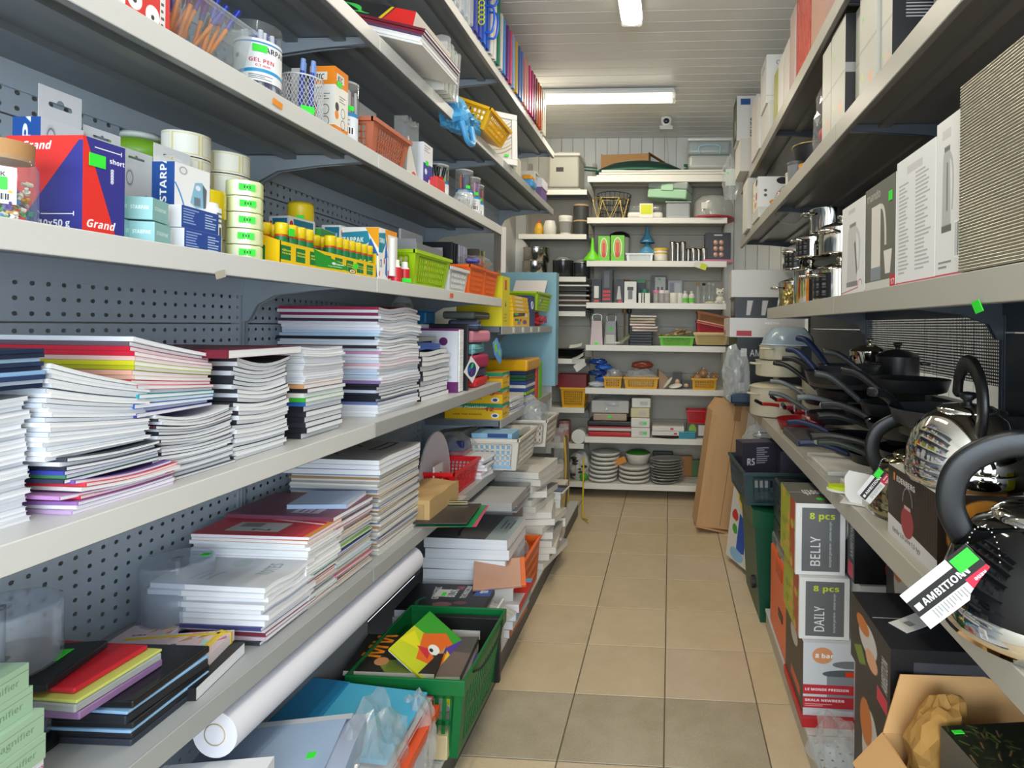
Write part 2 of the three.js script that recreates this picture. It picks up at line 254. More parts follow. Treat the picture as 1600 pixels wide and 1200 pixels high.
const rb2 = bay('middle shelving bay on the cookware side holding frying pans', RX, 2.475, RF, 1.25, RD, rl, { ...upr, panels: 0, base: [0.575, 0.085, 0.82, 0.215], posts: [-1], kick: LIPG });
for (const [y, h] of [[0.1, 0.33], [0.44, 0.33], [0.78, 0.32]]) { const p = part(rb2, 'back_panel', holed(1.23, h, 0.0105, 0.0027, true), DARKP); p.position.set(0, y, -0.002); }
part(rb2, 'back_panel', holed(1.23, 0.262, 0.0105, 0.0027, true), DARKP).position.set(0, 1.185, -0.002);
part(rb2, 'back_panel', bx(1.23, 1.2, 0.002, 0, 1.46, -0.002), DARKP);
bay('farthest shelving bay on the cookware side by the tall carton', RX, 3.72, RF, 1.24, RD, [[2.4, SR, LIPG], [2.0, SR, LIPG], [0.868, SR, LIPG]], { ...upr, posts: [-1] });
// back wall units
const BKM = mat('#d9d6cb', 0.36), BKP = mat('#bab2a2', 0.5);
bay('wide wall shelving at the end of the aisle', -0.117, 4.95, 0, 1.10, 0.40, [2.536, 2.21, 1.87, 1.54, 1.206, 0.865, 0.48, 0.115].map((y) => [y, BKM, mat('#e6e2d6', 0.36)]), { lip: 0.045, panel: bx(1.09, 0.388, 0.002), pm: BKP, ph: 0.392, panels: 6, post: BKP, under: mat('#b9b5aa', 0.4) });
bay('narrow corner wall shelving left of the wide wall shelving', -0.95, 4.95, 0, 0.55, 0.36, [2.44, 2.085, 1.745, 1.47, 1.09, 0.70, 0.415, 0.11].map((y) => [y, BKM, mat('#e6e2d6', 0.36)]), { lip: 0.04, panel: bx(0.54, 0.388, 0.002), pm: BKP, ph: 0.392, panels: 6, post: BKP, posts: [-1] });
// ------------------------------------------------------------------ paper goods
const pageTex = (() => { const c = document.createElement('canvas'); c.width = 64; c.height = 64; const k = c.getContext('2d'), q = mulberry(5); R(k, '#f4f3f3', 0, 0, 64, 64); for (let y = 0; y < 64; y++) { const v = 226 + Math.floor(q() * 24); R(k, `rgb(${v},${v},${v + 2})`, 0, y, 64, 1); } const t = new THREE.CanvasTexture(c); t.colorSpace = THREE.SRGBColorSpace; t.magFilter = THREE.LinearFilter; return t; })();
const PAGES = new THREE.MeshStandardMaterial({ map: pageTex, color: '#ffffff', roughness: 0.75 }), PAGES2 = new THREE.MeshStandardMaterial({ map: pageTex, color: '#f1ebdd', roughness: 0.8 });
// one notebook i of a stack whose thickness profile is th(u, v); spine on side s ('l', 'r', 'b', 'f' or 0)
function notebook(o, w, dp, i, th, s, cover, pages = PAGES, topTile) {
  const e = 0.0007, y0 = (u, v) => i * th(u, v), y1 = (u, v) => (i + 1) * th(u, v), W = w / 2, D = dp / 2;
  part(o, 'pages', field(-W, W, -D, D, (u, v) => y0(u, v) + e, (u, v) => y1(u, v) - e), pages);
  const c = [field(-W - 0.001, W + 0.001, -D - 0.001, D + 0.001, (u, v) => y0(u, v) + 0.0001, (u, v) => y0(u, v) + e), field(-W - 0.001, W + 0.001, -D - 0.001, D + 0.001, (u, v) => y1(u, v) - e, (u, v) => y1(u, v) - 0.0001)];
  if (s === 'l') c.push(field(-W - 0.0018, -W, -D, D, (u, v) => y0(0, v) + e, (u, v) => y1(0, v) - e, 1, 2));
  if (s === 'r') c.push(field(W, W + 0.0018, -D, D, (u, v) => y0(1, v) + e, (u, v) => y1(1, v) - e, 1, 2));
  if (s === 'f') c.push(field(-W, W, D, D + 0.0018, (u) => y0(u, 1) + e, (u) => y1(u, 1) - e, 8, 1));
  if (topTile) {                                                     // printed cover
    const nx = 8, nz = 2, n0 = 2 * (nz + 1) * 2, cnt = (nx + 1) * (nz + 1);
    c.forEach((g, k) => { const f = flat(cover), u = g.attributes.uv; if (k === 1) { const keep = []; for (let q = n0; q < n0 + cnt; q++) keep.push([u.getX(q), u.getY(q)]); uvTo(g, f); keep.forEach(([a, b], q) => u.setXY(n0 + q, topTile[0] + a * (topTile[2] - topTile[0]), topTile[1] + b * (topTile[3] - topTile[1]))); } else uvTo(g, f); });
    part(o, 'cover', c, PRINT);
  } else part(o, 'cover', c, mat(cover, 0.4));
}
// pile of notebooks lying on a shelf; covers[i] colour; returns top height
const COLS = [['white', 236, 236, 238], ['pale grey', 205, 208, 214], ['mid grey', 140, 140, 142], ['dark grey', 68, 70, 78], ['black', 32, 34, 42], ['red', 214, 40, 56], ['dark red', 122, 40, 56], ['pink', 226, 170, 186], ['lilac', 190, 150, 205], ['purple', 122, 90, 168], ['navy', 42, 58, 100], ['blue', 50, 90, 190], ['light blue', 170, 200, 228], ['teal', 24, 150, 176], ['green', 64, 150, 80], ['yellow', 210, 200, 40], ['orange', 226, 160, 90], ['beige', 214, 206, 190], ['brown', 176, 130, 96]];
const colour = (h) => { const [r, g, b] = [1, 3, 5].map((k) => parseInt(h.slice(k, k + 2), 16)); return COLS.map(([n, x, y, z]) => [(r - x) ** 2 + (g - y) ** 2 + (b - z) ** 2, n]).sort((p, q) => p[0] - q[0])[0][1]; };
const nth = (i) => { const t = 'first second third fourth fifth sixth seventh eighth ninth tenth eleventh twelfth'.split(' '); return i < 12 ? t[i] : (i + 1) + (['st', 'nd', 'rd'][(i + 1) % 10 - 1] && (i + 1 < 11 || i + 1 > 13) ? ['st', 'nd', 'rd'][(i + 1) % 10 - 1] : 'th'); };
function pile(label, category, name, group, xf, d0, d1, dp, y, n, th, covers, { spine = 'l', jx = 0.004, jz = 0.006, jr = 0.02, pages = PAGES, top, face = LF } = {}) {
  const w = Math.abs(d1 - d0);
  for (let i = 0; i < n; i++) {
    const sgn = face === LF ? 1 : -1, sp = typeof spine === 'function' ? spine(i) : spine;
    const o = T(name, `${colour(covers[i % covers.length])} ${category}, ${i === n - 1 ? 'topmost' : i ? nth(i) + ' from the bottom' : 'lowest'} ${label}`, category, xf - sgn * dp / 2 + rr(-jz, jz), y, (d0 + d1) / 2 + rr(-jx, jx), face + rr(-jr, jr), group);
    notebook(o, w, dp, i, th, sp, covers[i % covers.length], pages, i === n - 1 ? top : undefined);
  }
}
const sag = (t, e, s = 0) => (u, v) => t * (1 - e * u + s * Math.sin(u * PI) * -1);
const NB = 'notebooks piled on the middle stationery shelf';
// pile 1: at the picture's edge
pile('of the pile at the picture edge', 'notebook', 'notebook', NB, -0.925, 0.595, 0.782, 0.22, 1.07, 27, sag(0.0071, 0.06, 0.04), ['#e9e9ec', '#dddfe4', '#f0f0f2', '#cfd3da'], { spine: 0 });
{ const c = ['#22304c', '#c6d3e6', '#2c3f66', '#8fb6dc', '#1d2a44', '#33415e', '#a8c8e4', '#232c42'];
  pile('of the blue layer on the leftmost pile', 'notebook', 'patterned_notebook', 'blue notebooks on the leftmost pile', -0.907, 0.60, 0.786, 0.21, 1.262, 9, sag(0.0066, 0.05, 0.03), c, { spine: 'f', jx: 0.003 }); }
// pile 2: wavy white pile with bright spines below and behind
pile('in the fanned base of the second pile', 'notebook', 'exercise_book', NB, -0.885, 0.815, 0.985, 0.21, 1.07, 8, sag(0.0062, 0.18, 0.12), ['#c9a8cf', '#f0f0f0', '#9a6bb0', '#e0353f', '#c58fc8', '#e8e0d8', '#e33b46', '#7a5aa8'], { spine: 'l', jx: 0.012, jr: 0.05 });
pile('in the lower half of the second pile', 'notebook', 'exercise_book', 'lower wavy exercise books of the second pile', -0.895, 0.81, 0.965, 0.21, 1.116, 6, sag(0.0065, 0.10, 0.1), ['#3c3f55', '#4a8a62', '#3c46a8', '#2c3040', '#e8e8ee', '#3a3d48'], { spine: 'l', jx: 0.006 });
pile('in the sagging top of the second pile', 'notebook', 'exercise_book', 'upper sagging exercise books of the second pile', -0.905, 0.795, 0.955, 0.21, 1.152, 20, (u, v) => 0.0072 * (1 - 0.42 * u + 0.1 * u * u), ['#dfe3ea', '#f2f2f4', '#cdd4e0'], { spine: 'l', jx: 0.003 });
// pile 3
pile('in the lower part of the third pile', 'notebook', 'exercise_book', 'lower exercise books of the third pile', -0.90, 0.975, 1.145, 0.21, 1.07, 20, sag(0.0062, 0.04, 0.1), ['#44464e', '#e4e4e8', '#34363f', '#c9ccd6', '#51303c', '#d8d9de'], { spine: 'l', jx: 0.007, jr: 0.03 });
pile('in the bright top of the third pile', 'notebook', 'exercise_book', 'bright exercise books on top of the third pile', -0.91, 0.935, 1.10, 0.25, 1.1935, 17, (u, v) => 0.0082 * (1 - 0.32 * u + 0.05 * u * u), ['#4a3f9c', '#2f57bd', '#2a62c8', '#1e8fb4', '#15a0ae', '#12a3b5', '#d6203a', '#e02a3e', '#f0c9b0', '#f3b9a4', '#c9cc2a', '#d8d626', '#f0c8c0', '#d2203c', '#cf2038', '#6f5a66', '#e9ecf2'], { spine: 'l', jx: 0.004 });
// pile 4
pile('in the fourth pile, under the ledger', 'notebook', 'exercise_book', 'notebooks of the fourth pile', -0.90, 1.155, 1.315, 0.20, 1.07, 23, sag(0.0094, 0.02, 0.07), ['#34363c', '#e8e8ea', '#3a3c42', '#33353a', '#dcdde2'], { spine: 'l', jx: 0.005, jz: 0.005, jr: 0.03 });
{ const o = T('hardback_ledger', 'dark red hardback ledger lying on top of the fourth notebook pile', 'ledger', -1.02, 1.2872, 1.20, LF + 0.06);
  notebook(o, 0.245, 0.30, 0, () => 0.017, 'l', '#6d1028'); }
{ const c = ['#1a1b20', '#2b9ad0', '#20222a', '#d6a51c', '#202128', '#d8a71e', '#1b1c22', '#23252c'];
  pile('in the dark pile behind the front row', 'notebook', 'patterned_notebook', 'dark patterned notebooks behind the front piles', -1.12, 1.03, 1.26, 0.105, 1.07, 22, sag(0.0096, 0, 0), ['#23262e', '#3a4a6a', '#e0e2e8', '#2b9ad0'].concat(c), { spine: 'l' }); }
// pile 5
pile('in the dark base of the fifth pile', 'notebook', 'hardcover_book', 'dark hardcover books of the fifth pile', -0.905, 1.39, 1.55, 0.165, 1.07, 6, () => 0.0135, ['#2a2b33', '#24252c', '#2e3038', '#27282f', '#2b2d36', '#25262d'], { spine: 'l', jx: 0.003 });
pile('in the middle of the fifth pile', 'notebook', 'hardcover_book', 'bright books of the fifth pile', -0.90, 1.385, 1.55, 0.17, 1.151, 5, () => 0.011, ['#2f66b0', '#3fae3a', '#e6e2dc', '#26272e', '#d9a070'], { spine: 'l', jx: 0.006 });
pile('in the white top of the fifth pile', 'notebook', 'exercise_book', 'white exercise books on the fifth pile', -0.905, 1.39, 1.56, 0.17, 1.206, 16, sag(0.0058, 0.03, 0.05), ['#eceef2', '#f4f4f6', '#d9dde6'], { spine: 'l', jx: 0.004 });
// pile 6: the tallest
{ const low = ['#e8e9ee', '#eff0f4', '#e3e5ec', '#eceef2', '#6b7bb0', '#2a2c38', '#23252e', '#30333f', '#c4cce0', '#26282f', '#2b2d35', '#8d72a8', '#e8e9ee', '#bcd0e8', '#d9e2f0', '#c9d8ec', '#e7e0ea', '#e6b8c4', '#cfe0f0', '#e9e2ee', '#e8e8f0', '#c78fae', '#dfe3ec', '#2f3138', '#e9e9ee', '#dfe5ee', '#20222a', '#b9d4ea', '#c7d9ec', '#e4e6ee', '#efeff4', '#e3dfe9', '#4a3444', '#e8e8ee', '#8d2850', '#e9e9ef', '#b8244e'];
  pile('of the tallest pile', 'notebook', 'large_notebook', 'notebooks of the tallest pile', -0.90, 1.745, 2.03, 0.32, 1.07, 37, (u, v) => 0.0092 * (1 - 0.015 * Math.sin(u * 7)), low, { spine: 'l', jx: 0.008, jz: 0.008, jr: 0.025 }); }
{ const c = ['#23252c', '#3c3f48', '#2b2d33', '#2f3138', '#4b4e58', '#2a2c32'];
  pile('of the pads beside the tallest pile', 'notebook', 'writing_pad', 'pads beside the tallest notebook pile', -0.92, 2.10, 2.36, 0.22, 1.07, 10, (u) => 0.0186 * (1 - 0.02 * Math.sin(u * 6)), c, { spine: 'l', jx: 0.006 });
  S('paper_pad_pack', 'blue and white wrapped pack lying on the dark-spined pads', 'paper pack', [field(-0.1, 0.1, -0.09, 0.09, (u) => 0.004 * Math.sin(u * 5), (u) => 0.026 + 0.004 * Math.sin(u * 5))], mat('#3f64b8', 0.35), -1.02, 1.258, 2.2, LF); 
  S('grey_box', 'flat grey carton on the blue wrapped pack', 'box', rbx(0.19, 0.018, 0.15, 0.003), mat('#b9b6b2', 0.6), -1.03, 1.29, 2.23, LF); }
{ const o = Lt('archive_binder', 'upright white file with purple dots and purple foot', 'file binder', -0.89, 2.385, 2.45, 0.27, 1.07);
  const t = tile(120, 128, (c) => { R(c, '#d7d8de', 0, 0, 120, 128); R(c, '#6f2a6c', 0, 0, 120, 5); R(c, '#6a2566', 0, 106, 120, 22); disc(c, '#5d1f5c', 62, 26, 8); disc(c, '#5d1f5c', 92, 26, 8); poly(c, '#3a3540', [[70, 72], [88, 68], [80, 80], [90, 88], [72, 84]]); R(c, '#b9b9c2', 64, 94, 44, 5); });
  part(o, 'cover', pbox(0.06, 0.27, 0.27, { all: flat('#d7d8de'), l: t, f: t }), PRINT); part(o, 'pages', bx(0.044, 0.262, 0.262, 0.004, 0.004, 0.008), PAGES); }
S('black_board', 'tall thin black board standing at the end of the middle shelf', 'board', rbx(0.012, 0.29, 0.20, 0.003), mat('#1a1b1e', 0.4), -0.975, 1.07, 2.475, LF + 0.0);
// ------------------------------------------------------------------ middle-upper shelf (glue, tapes)
{ // pin jar
  const o = T('push_pin_jar', 'glass jar of coloured push pins with cork lid', 'jar', -0.925, 1.49, 0.745);
  const pins = [], cols = ['#e0559a', '#f0b020', '#2a9a8a', '#6a4aa8', '#e8e0d0', '#d83a3a', '#3a8ad0', '#52b050'];
  cols.forEach((c, k) => { const g = []; for (let i = 0; i < 26; i++) { const a = rr(0, 7), r = Math.sqrt(rnd()) * 0.031, y = 0.004 + rnd() * rnd() * 0.062; g.push(rot(mg([cy(0.0035, 0.0045, 0.006, 0, 0, 0, 6), cy(0.0022, 0.0022, 0.006, 0, 0.006, 0, 6)]), rr(0, 3), 0, rr(0, 3)).translate(Math.cos(a) * r, y, Math.sin(a) * r)); } const p = part(o, 'pins', g, mat(c, 0.3)); p.userData.kind = 'stuff'; });
  part(o, 'glass', lathe([[0, 0.001], [0.037, 0.001], [0.0385, 0.006], [0.0385, 0.078], [0.034, 0.088], [0.034, 0.094]]), CLEAR);
  part(o, 'cork', cy(0.033, 0.0345, 0.026, 0, 0.088, 0, 24), mat('#b88a58', 0.85));
  const t = tile(170, 110, (c) => { R(c, '#ffffff', 0, 0, 170, 110); tx(c, 'STARPAK', 60, 22, 20, '#333'); R(c, '#2f6fb0', 10, 36, 110, 4); tx(c, 'PUSH', 14, 54, 18, '#c83a3a'); fine(c, 14, 68, 70, 3, 8, '#777'); bars(c, 92, 80, 60, 18); });
  part(o, 'label', uvTo(new THREE.CylinderGeometry(0.0392, 0.0392, 0.05, 20, 1, true, -0.6, 1.9).translate(0, 0.05, 0), t), PRINT);
  tag(o, 0.024, 0.017, 0.028, 0.052, 0.0295, 0.75); }
{ // refill carton, red and blue
  const f = tile(150, 300, (c) => { R(c, '#e8332c', 0, 0, 150, 300); poly(c, '#35358c', [[10, 0], [150, 0], [150, 300], [120, 300]]); R(c, '#fff', 40, 24, 96, 3); R(c, '#fff', 134, 18, 3, 14); tx(c, 'short', 92, 56, 22, '#fff'); for (let i = 0; i < 5; i++) tx(c, '@', 96, 84 + i * 9, 15, '#fff'); tx(c, 'Grand', 12, 262, 34, '#fff', { it: 1 }); });
  const l = tile(260, 300, (c) => { R(c, '#e8332c', 0, 0, 260, 300); poly(c, '#35358c', [[246, 14], [260, 14], [260, 300], [20, 300]]); tx(c, 'Grand', 50, 30, 34, '#fff', { it: 1 }); R(c, '#fff', 120, 236, 110, 3); R(c, '#fff', 229, 230, 3, 14); tx(c, '10x50 g', 112, 266, 30, '#fff'); });
  const o = Lt('paper_clip_carton', 'red and blue carton marked ten by fifty grams', 'box', -0.89, 0.825, 0.893, 0.125, 1.49);
  part(o, 'carton', pbox(0.068, 0.15, 0.125, { all: flat('#e8332c'), f, l, t: flat('#d92f2a') }), PRINT); tag(o, 0.026, 0.02, -0.012, 0.117, 0.0632); }
const hang = (o, w, h, y, z, c = '#eeeef0') => { const s = new THREE.Shape(); s.moveTo(-w / 2, 0); s.lineTo(w / 2, 0); s.lineTo(w / 2, h); s.lineTo(-w / 2, h); s.closePath(); const q = new THREE.Path(); const k = w * 0.22, m = h * 0.5, r = h * 0.08; q.moveTo(-k, m - r); q.lineTo(k, m - r); q.absarc(k, m, r, -PI / 2, PI / 2); q.lineTo(r * 1.6, m + r); q.absarc(0, m + r, r * 1.5, 0, PI); q.lineTo(-k, m + r); q.absarc(-k, m, r, PI / 2, PI * 1.5); s.holes.push(q); const p = part(o, 'hang_tab', new THREE.ExtrudeGeometry(s, { depth: 0.0008, bevelEnabled: false }), mat(c, 0.5)); p.position.set(0, y, z); return p; };
const staplerT = tile(110, 130, (c) => { R(c, '#f2f2f4', 0, 0, 110, 130); disc(c, '#e2e2e6', 26, 20, 14); disc(c, '#8a8f98', 26, 20, 11); disc(c, '#e9e9ee', 26, 20, 9); c.strokeStyle = '#3a8fd0'; c.lineWidth = 4; c.beginPath(); c.moveTo(2, 60); c.quadraticCurveTo(20, 90, 30, 128); c.stroke(); poly(c, '#8fc0dc', [[48, 110], [62, 46], [84, 40], [96, 60], [90, 118], [66, 124]]); poly(c, '#5d6a76', [[86, 44], [100, 60], [98, 116], [90, 120]]); disc(c, '#eef', 72, 60, 8); R(c, '#74828e', 60, 90, 20, 26); });
const blueSide = (s) => tile(90, 120, (c) => { R(c, '#1c4f9c', 0, 0, 90, 120); tx(c, s, 46, 112, 36, '#fff', { rot: -PI / 2 }); });
const bs = blueSide('STARPAK');
[[-0.93, 1.032, 1.115, 'white hang-tab carton with light blue sharpener picture between teal boxes and label rolls', 0.1], ].forEach(([xf, d0, d1, label, h]) => {
  const o = Lt('sharpener_carton', label, 'box', xf, d0, d1, 0.045, 1.577); part(o, 'carton', pbox(0.083, 0.082, 0.045, { all: flat('#f0f0f2'), f: staplerT, l: bs }), PRINT); hang(o, 0.083, 0.036, 0.082, -0.02); });
{ const o = Lt('grey_carton', 'plain grey carton hidden under the hang-tab sharpener carton', 'box', -0.975, 1.035, 1.115, 0.06, 1.49); part(o, 'carton', pbox(0.08, 0.086, 0.06, { all: flat('#d8dade') }), PRINT); }
[[0.895, 'white hang-tab carton with blue side at the picture edge'], [0.972, 'white hang-tab carton with round seal behind the red and blue carton'], [1.045, 'white hang-tab carton nearest the green tape dispenser']].forEach(([d, label], i) => {
  const o = Lt('stapler_carton', label, 'box', -1.04 - i * 0.004, d, d + 0.07, 0.05, 1.49); part(o, 'carton', pbox(0.07, 0.205 - i * 0.016, 0.05, { all: flat('#eeeef0'), f: staplerT, l: bs }), PRINT); hang(o, 0.07, i ? 0.03 : 0.055, 0.205 - i * 0.016, 0.02); });
{ const o = T('tape_dispenser', 'bright green rounded dispenser with white top', 'dispenser', -1.13, 1.69, 1.17, LF + 0.2);
  part(o, 'body', lathe([[0, 0], [0.045, 0], [0.056, 0.012], [0.058, 0.03], [0.05, 0.045], [0.03, 0.052], [0, 0.053]]), mat('#86b92e', 0.35)); part(o, 'cap', lathe([[0, 0.052], [0.03, 0.052], [0.036, 0.058], [0.034, 0.066], [0, 0.067]]), mat('#d4d6d2', 0.4)); part(o, 'cutter', bx(0.05, 0.01, 0.02, 0.02, 0.008, 0.052), mat('#3a3d3c', 0.4)); S('plain_carton', 'grey carton carrying the green dispenser', 'box', [rbx(0.12, 0.199, 0.12, 0.002), bx(0.118, 0.001, 0.118, 0, 0.199, 0)], mat('#a9b0b4', 0.6), -1.13, 1.49, 1.17, LF); }
{ const tt = tile(64, 48, (c) => { R(c, '#8fc4c6', 0, 0, 64, 48); tx(c, 'STARPAK', 8, 22, 11, '#d8f0f0'); });
  let k = 0; for (const [y, x] of [[0, 0], [0, 1], [1, 0], [1, 1]]) { const o = T('small_eraser_box', ['lower teal sleeve box nearest the red and blue carton', 'lower teal sleeve box beside the white barcode box', 'upper teal sleeve box nearest the red and blue carton', 'upper teal sleeve box beside the white barcode box'][k++], 'box', -0.93 + x * 0.028 - y * 0.004, 1.49 + y * 0.0415, 0.925 + x * 0.028, 0.35, 'teal sleeve boxes'); part(o, 'sleeve', pbox(0.036, 0.038, 0.055, { all: tt, l: flat('#e8eef0') }), PRINT); part(o, 'flap', bx(0.002, 0.036, 0.053, -0.019, 0.001, 0), mat('#e8ecee', 0.5)); } }
{ const f = tile(120, 50, (c) => { R(c, '#2a4d9e', 0, 0, 120, 50); fine(c, 6, 6, 50, 6, 6, '#a8bbe8', 4); fine(c, 74, 8, 40, 6, 6, '#cfdcf8', 9); }), l = tile(90, 50, (c) => { R(c, '#eeeef2', 0, 0, 90, 50); bars(c, 24, 8, 44, 30); });
  [['lower', 0, 0], ['upper', 0.0425, -0.006]].forEach(([n, y, dx]) => { const o = T('staples_carton', n + ' flat white carton with blue printed side and barcode', 'box', -0.945 + dx, 1.49 + y, 1.055, LF + 0.1); part(o, 'carton', pbox(0.10, 0.041, 0.10, { all: flat('#e9e9ee'), f, l }), PRINT); part(o, 'flap_seam', bx(0.0015, 0.039, 0.098, 0.0502, 0.001, 0), mat('#dfe0e6', 0.6)); }); }
{ const lab = tile(160, 60, (c) => { R(c, '#f3efe0', 0, 0, 160, 60); for (let i = 0; i < 5; i++) { c.strokeStyle = '#e2d48e'; c.lineWidth = 2; c.strokeRect(4 + i * 32, 6, 28, 48); } });
  [[-1.02, 1.16, 0.052, 'roll of cream labels in the column behind the sharpener carton', 0.042], [-1.02, 1.27, 0.05, 'roll of cream labels in the column behind the green label tower', 0.046]].forEach(([x, d, y, label, r]) => { for (let k = 0; k < 5; k++) { const o = T('label_roll', ['bottom', 'second', 'middle', 'fourth', 'top'][k] + ' ' + label, 'label roll', x, 1.49 + k * y + 0.0005, d); part(o, 'labels', uvTo(new THREE.CylinderGeometry(r, r, y - 0.002, 28, 1, true).translate(0, y / 2, 0), lab), PRINT); part(o, 'end', [cy(r, r, 0.001, 0, y - 0.002, 0, 28)], mat('#ece8da', 0.6)); part(o, 'core', cy(0.014, 0.014, y - 0.001, 0, 0, 0, 16), mat('#b09a78', 0.8)); } });
}
{ const m = mat('#d3b90f', 0.12, 0, { transmission: 0.45, thickness: 0, side: THREE.DoubleSide }), cols = ['clear packing tape roll with grey-green core at the bottom of the tape column', 'yellow tape roll in the middle of the tape column', 'large yellow tape roll on top of the tape column'];
  [[0.045, 0.026, '#b9b29a'], [0.035, 0.024, '#d8c01c'], [0.055, 0.032, '#cdb412']].forEach(([h, r, c], i) => { const y = [0, 0.046, 0.082][i], o = T('tape_roll', cols[i], 'tape roll', -0.955, 1.49 + y, 1.14); part(o, 'tape', lathe([[r * 0.75, 0], [r, 0], [r, h], [r * 0.75, h], [r * 0.75, 0]], 28), mat(c, 0.15)); part(o, 'core', lathe([[r * 0.66, 0], [r * 0.75, 0], [r * 0.75, h], [r * 0.66, h], [r * 0.66, 0]], 24), mat('#c7b48a', 0.7)); if (!i) tag(o, 0.022, 0.013, 0.012, 0.022, 0.0235, 0.45); }); }
{ const o = T('blister_bag', 'clear bag with green price tags beside the label rolls', 'plastic bag', -0.985, 1.49, 1.15); part(o, 'film', bagGeo(0.06, 0.125, 0.06, 3), FILM); part(o, 'contents', [rbx(0.03, 0.08, 0.03, 0.004, 0, 0.003, 0)], mat('#5d6a62', 0.6)); tag(o, 0.03, 0.012, 0.02, 0.115, 0.03, 0.9, 'price_tag', GREENTAG, -0.5); tag(o, 0.026, 0.012, 0.02, 0.09, 0.034, 0.9); }
{ const b = tile(40, 56, (c) => { R(c, '#eef0f2', 0, 0, 40, 56); bars(c, 8, 22, 24, 14); fine(c, 6, 6, 26, 3, 5, '#555'); }); S('correction_bottle', 'small white bottle with barcode label beside the yellow tape', 'bottle', [uvTo(new THREE.CylinderGeometry(0.018, 0.018, 0.1, 20).translate(0, 0.05, 0), b), uvTo(cy(0.014, 0.012, 0.01, 0, 0.1, 0, 16), flat('#e6e8ea'))], PRINT, -0.935, 1.49, 1.125, 0.4); }
// tower of price label rolls
{ const lab = tile(120, 50, (c) => { R(c, '#e6efb8', 0, 0, 120, 50); R(c, '#f0f4d8', 0, 0, 20, 50); R(c, '#dfe6b4', 60, 0, 1, 50); });
  for (let k = 0; k < 5; k++) { const o = T('price_label_roll', ['bottom', 'second', 'middle', 'fourth', 'top'][k] + ' pale green roll of the label tower, counted upwards', 'label roll', -0.925, 1.49 + k * 0.0345, 1.205, 0, 'label tower rolls'); part(o, 'labels', uvTo(lathe([[0.033, 0.001], [0.0345, 0.003], [0.0345, 0.031], [0.033, 0.034], [0.012, 0.034], [0.012, 0.001], [0.033, 0.001]], 8), lab), PRINT); tag(o, 0.03, 0.014, 0.0238, 0.018, 0.0238, PI / 4); part(o, 'tag_print', [0, 1, 2].map((i) => bx(0.002, 0.006, 0.0004, (i - 1) * 0.005, 0, 0)), mat('#1c5a1c', 0.6)).position.set(0.0247, 0.015, 0.0247); o.children.at(-1).rotation.y = PI / 4; o.rotation.y = rr(-0.05, 0.05); } }
// glue display
{ const o = Lt('glue_display_tray', 'yellow and green cardboard display tray full of glue sticks', 'display tray', -0.89, 1.272, 1.705, 0.135, 1.49);
  const f = tile(420, 130, (c) => { R(c, '#f4c915', 0, 0, 420, 130); for (let i = 0; i < 8; i++) { R(c, '#157a3a', 2 + i * 52, 20, 34, 76); tx(c, 'Glue', 6 + i * 52, 44, 14, '#f6e03a'); tx(c, 'Stick', 6 + i * 52, 60, 13, '#f6e03a'); } poly(c, '#1f9a2e', [[120, 0], [265, 62], [265, 92], [130, 100]]); disc(c, '#e8e8e0', 205, 60, 9); tx(c, 'opah', 214, 60, 16, '#fff'); tx(c, 'KLEJ BIUROWY', 180, 80, 9, '#fff'); c.strokeStyle = '#e8f0c8'; c.lineWidth = 1; for (let i = 0; i < 7; i++) { c.beginPath(); c.moveTo(268 + i * 22, 56); c.lineTo(268 + i * 22, 100); c.stroke(); } R(c, '#f4c915', 0, 100, 420, 30); tx(c, '20 x 15 g', 190, 116, 20, '#c02a1a'); tx(c, '20x15 g', 350, 116, 17, '#c8501a'); disc(c, '#2a2a2a', 292, 92, 17); disc(c, '#f0f0e8', 292, 92, 13); disc(c, '#c8a01a', 292, 92, 8); }),
    l = tile(110, 130, (c) => { R(c, '#f4c915', 0, 0, 110, 130); R(c, '#157a3a', 20, 30, 60, 70); tx(c, 'Glue', 30, 60, 20, '#f6e03a'); });
  part(o, 'tray', [slabUV([-0.2165, 0, 0.0675], [0.2165, 0, 0.0675], [0.2165, 0.048, 0.0675], [-0.2165, 0.056, 0.0675], f), slabUV([-0.2165, 0, -0.0675], [-0.2165, 0, 0.0675], [-0.2165, 0.056, 0.0675], [-0.2165, 0.1, -0.0675], l), uvTo(bx(0.002, 0.08, 0.135, 0.2155, 0, 0), flat('#f4c915')), uvTo(bx(0.43, 0.11, 0.002, 0, 0, -0.0665), flat('#f4c915')), uvTo(bx(0.43, 0.002, 0.133), flat('#f4c915'))], PRINT);
  tag(o, 0.022, 0.014, 0.1, 0.03, 0.069); tag(o, 0.02, 0.018, -0.18, 0.08, 0.069); }
const glueT = tile(64, 60, (c) => { R(c, '#117a3c', 0, 0, 64, 60); tx(c, 'Glue', 10, 22, 20, '#f2dc2a', { it: 1 }); tx(c, 'Stick', 8, 42, 18, '#f2dc2a', { it: 1 }); R(c, '#d03a1a', 0, 0, 64, 4); });
const glueBody = uvTo(new THREE.CylinderGeometry(0.0135, 0.0135, 0.07, 14, 1).translate(0, 0.035, 0), glueT), glueCap = lathe([[0, 0.098], [0.0125, 0.098], [0.014, 0.094], [0.014, 0.071], [0, 0.071]], 16), YCAP = mat('#f2d21c', 0.35);
for (let r = 0; r < 3; r++) for (let i = 0; i < 13; i++) { if (r === 0 && i > 3 && i < 6) continue; const o = T('glue_stick', 'yellow-capped green glue stick standing in the display tray', 'glue stick', -0.905 - r * 0.042, 1.4925 + (r === 2 ? 0.012 : 0), 1.296 + i * 0.0322, rr(0, 6), 'glue sticks in the display tray'); part(o, 'tube', glueBody, PRINT); part(o, 'cap', glueCap, YCAP); }
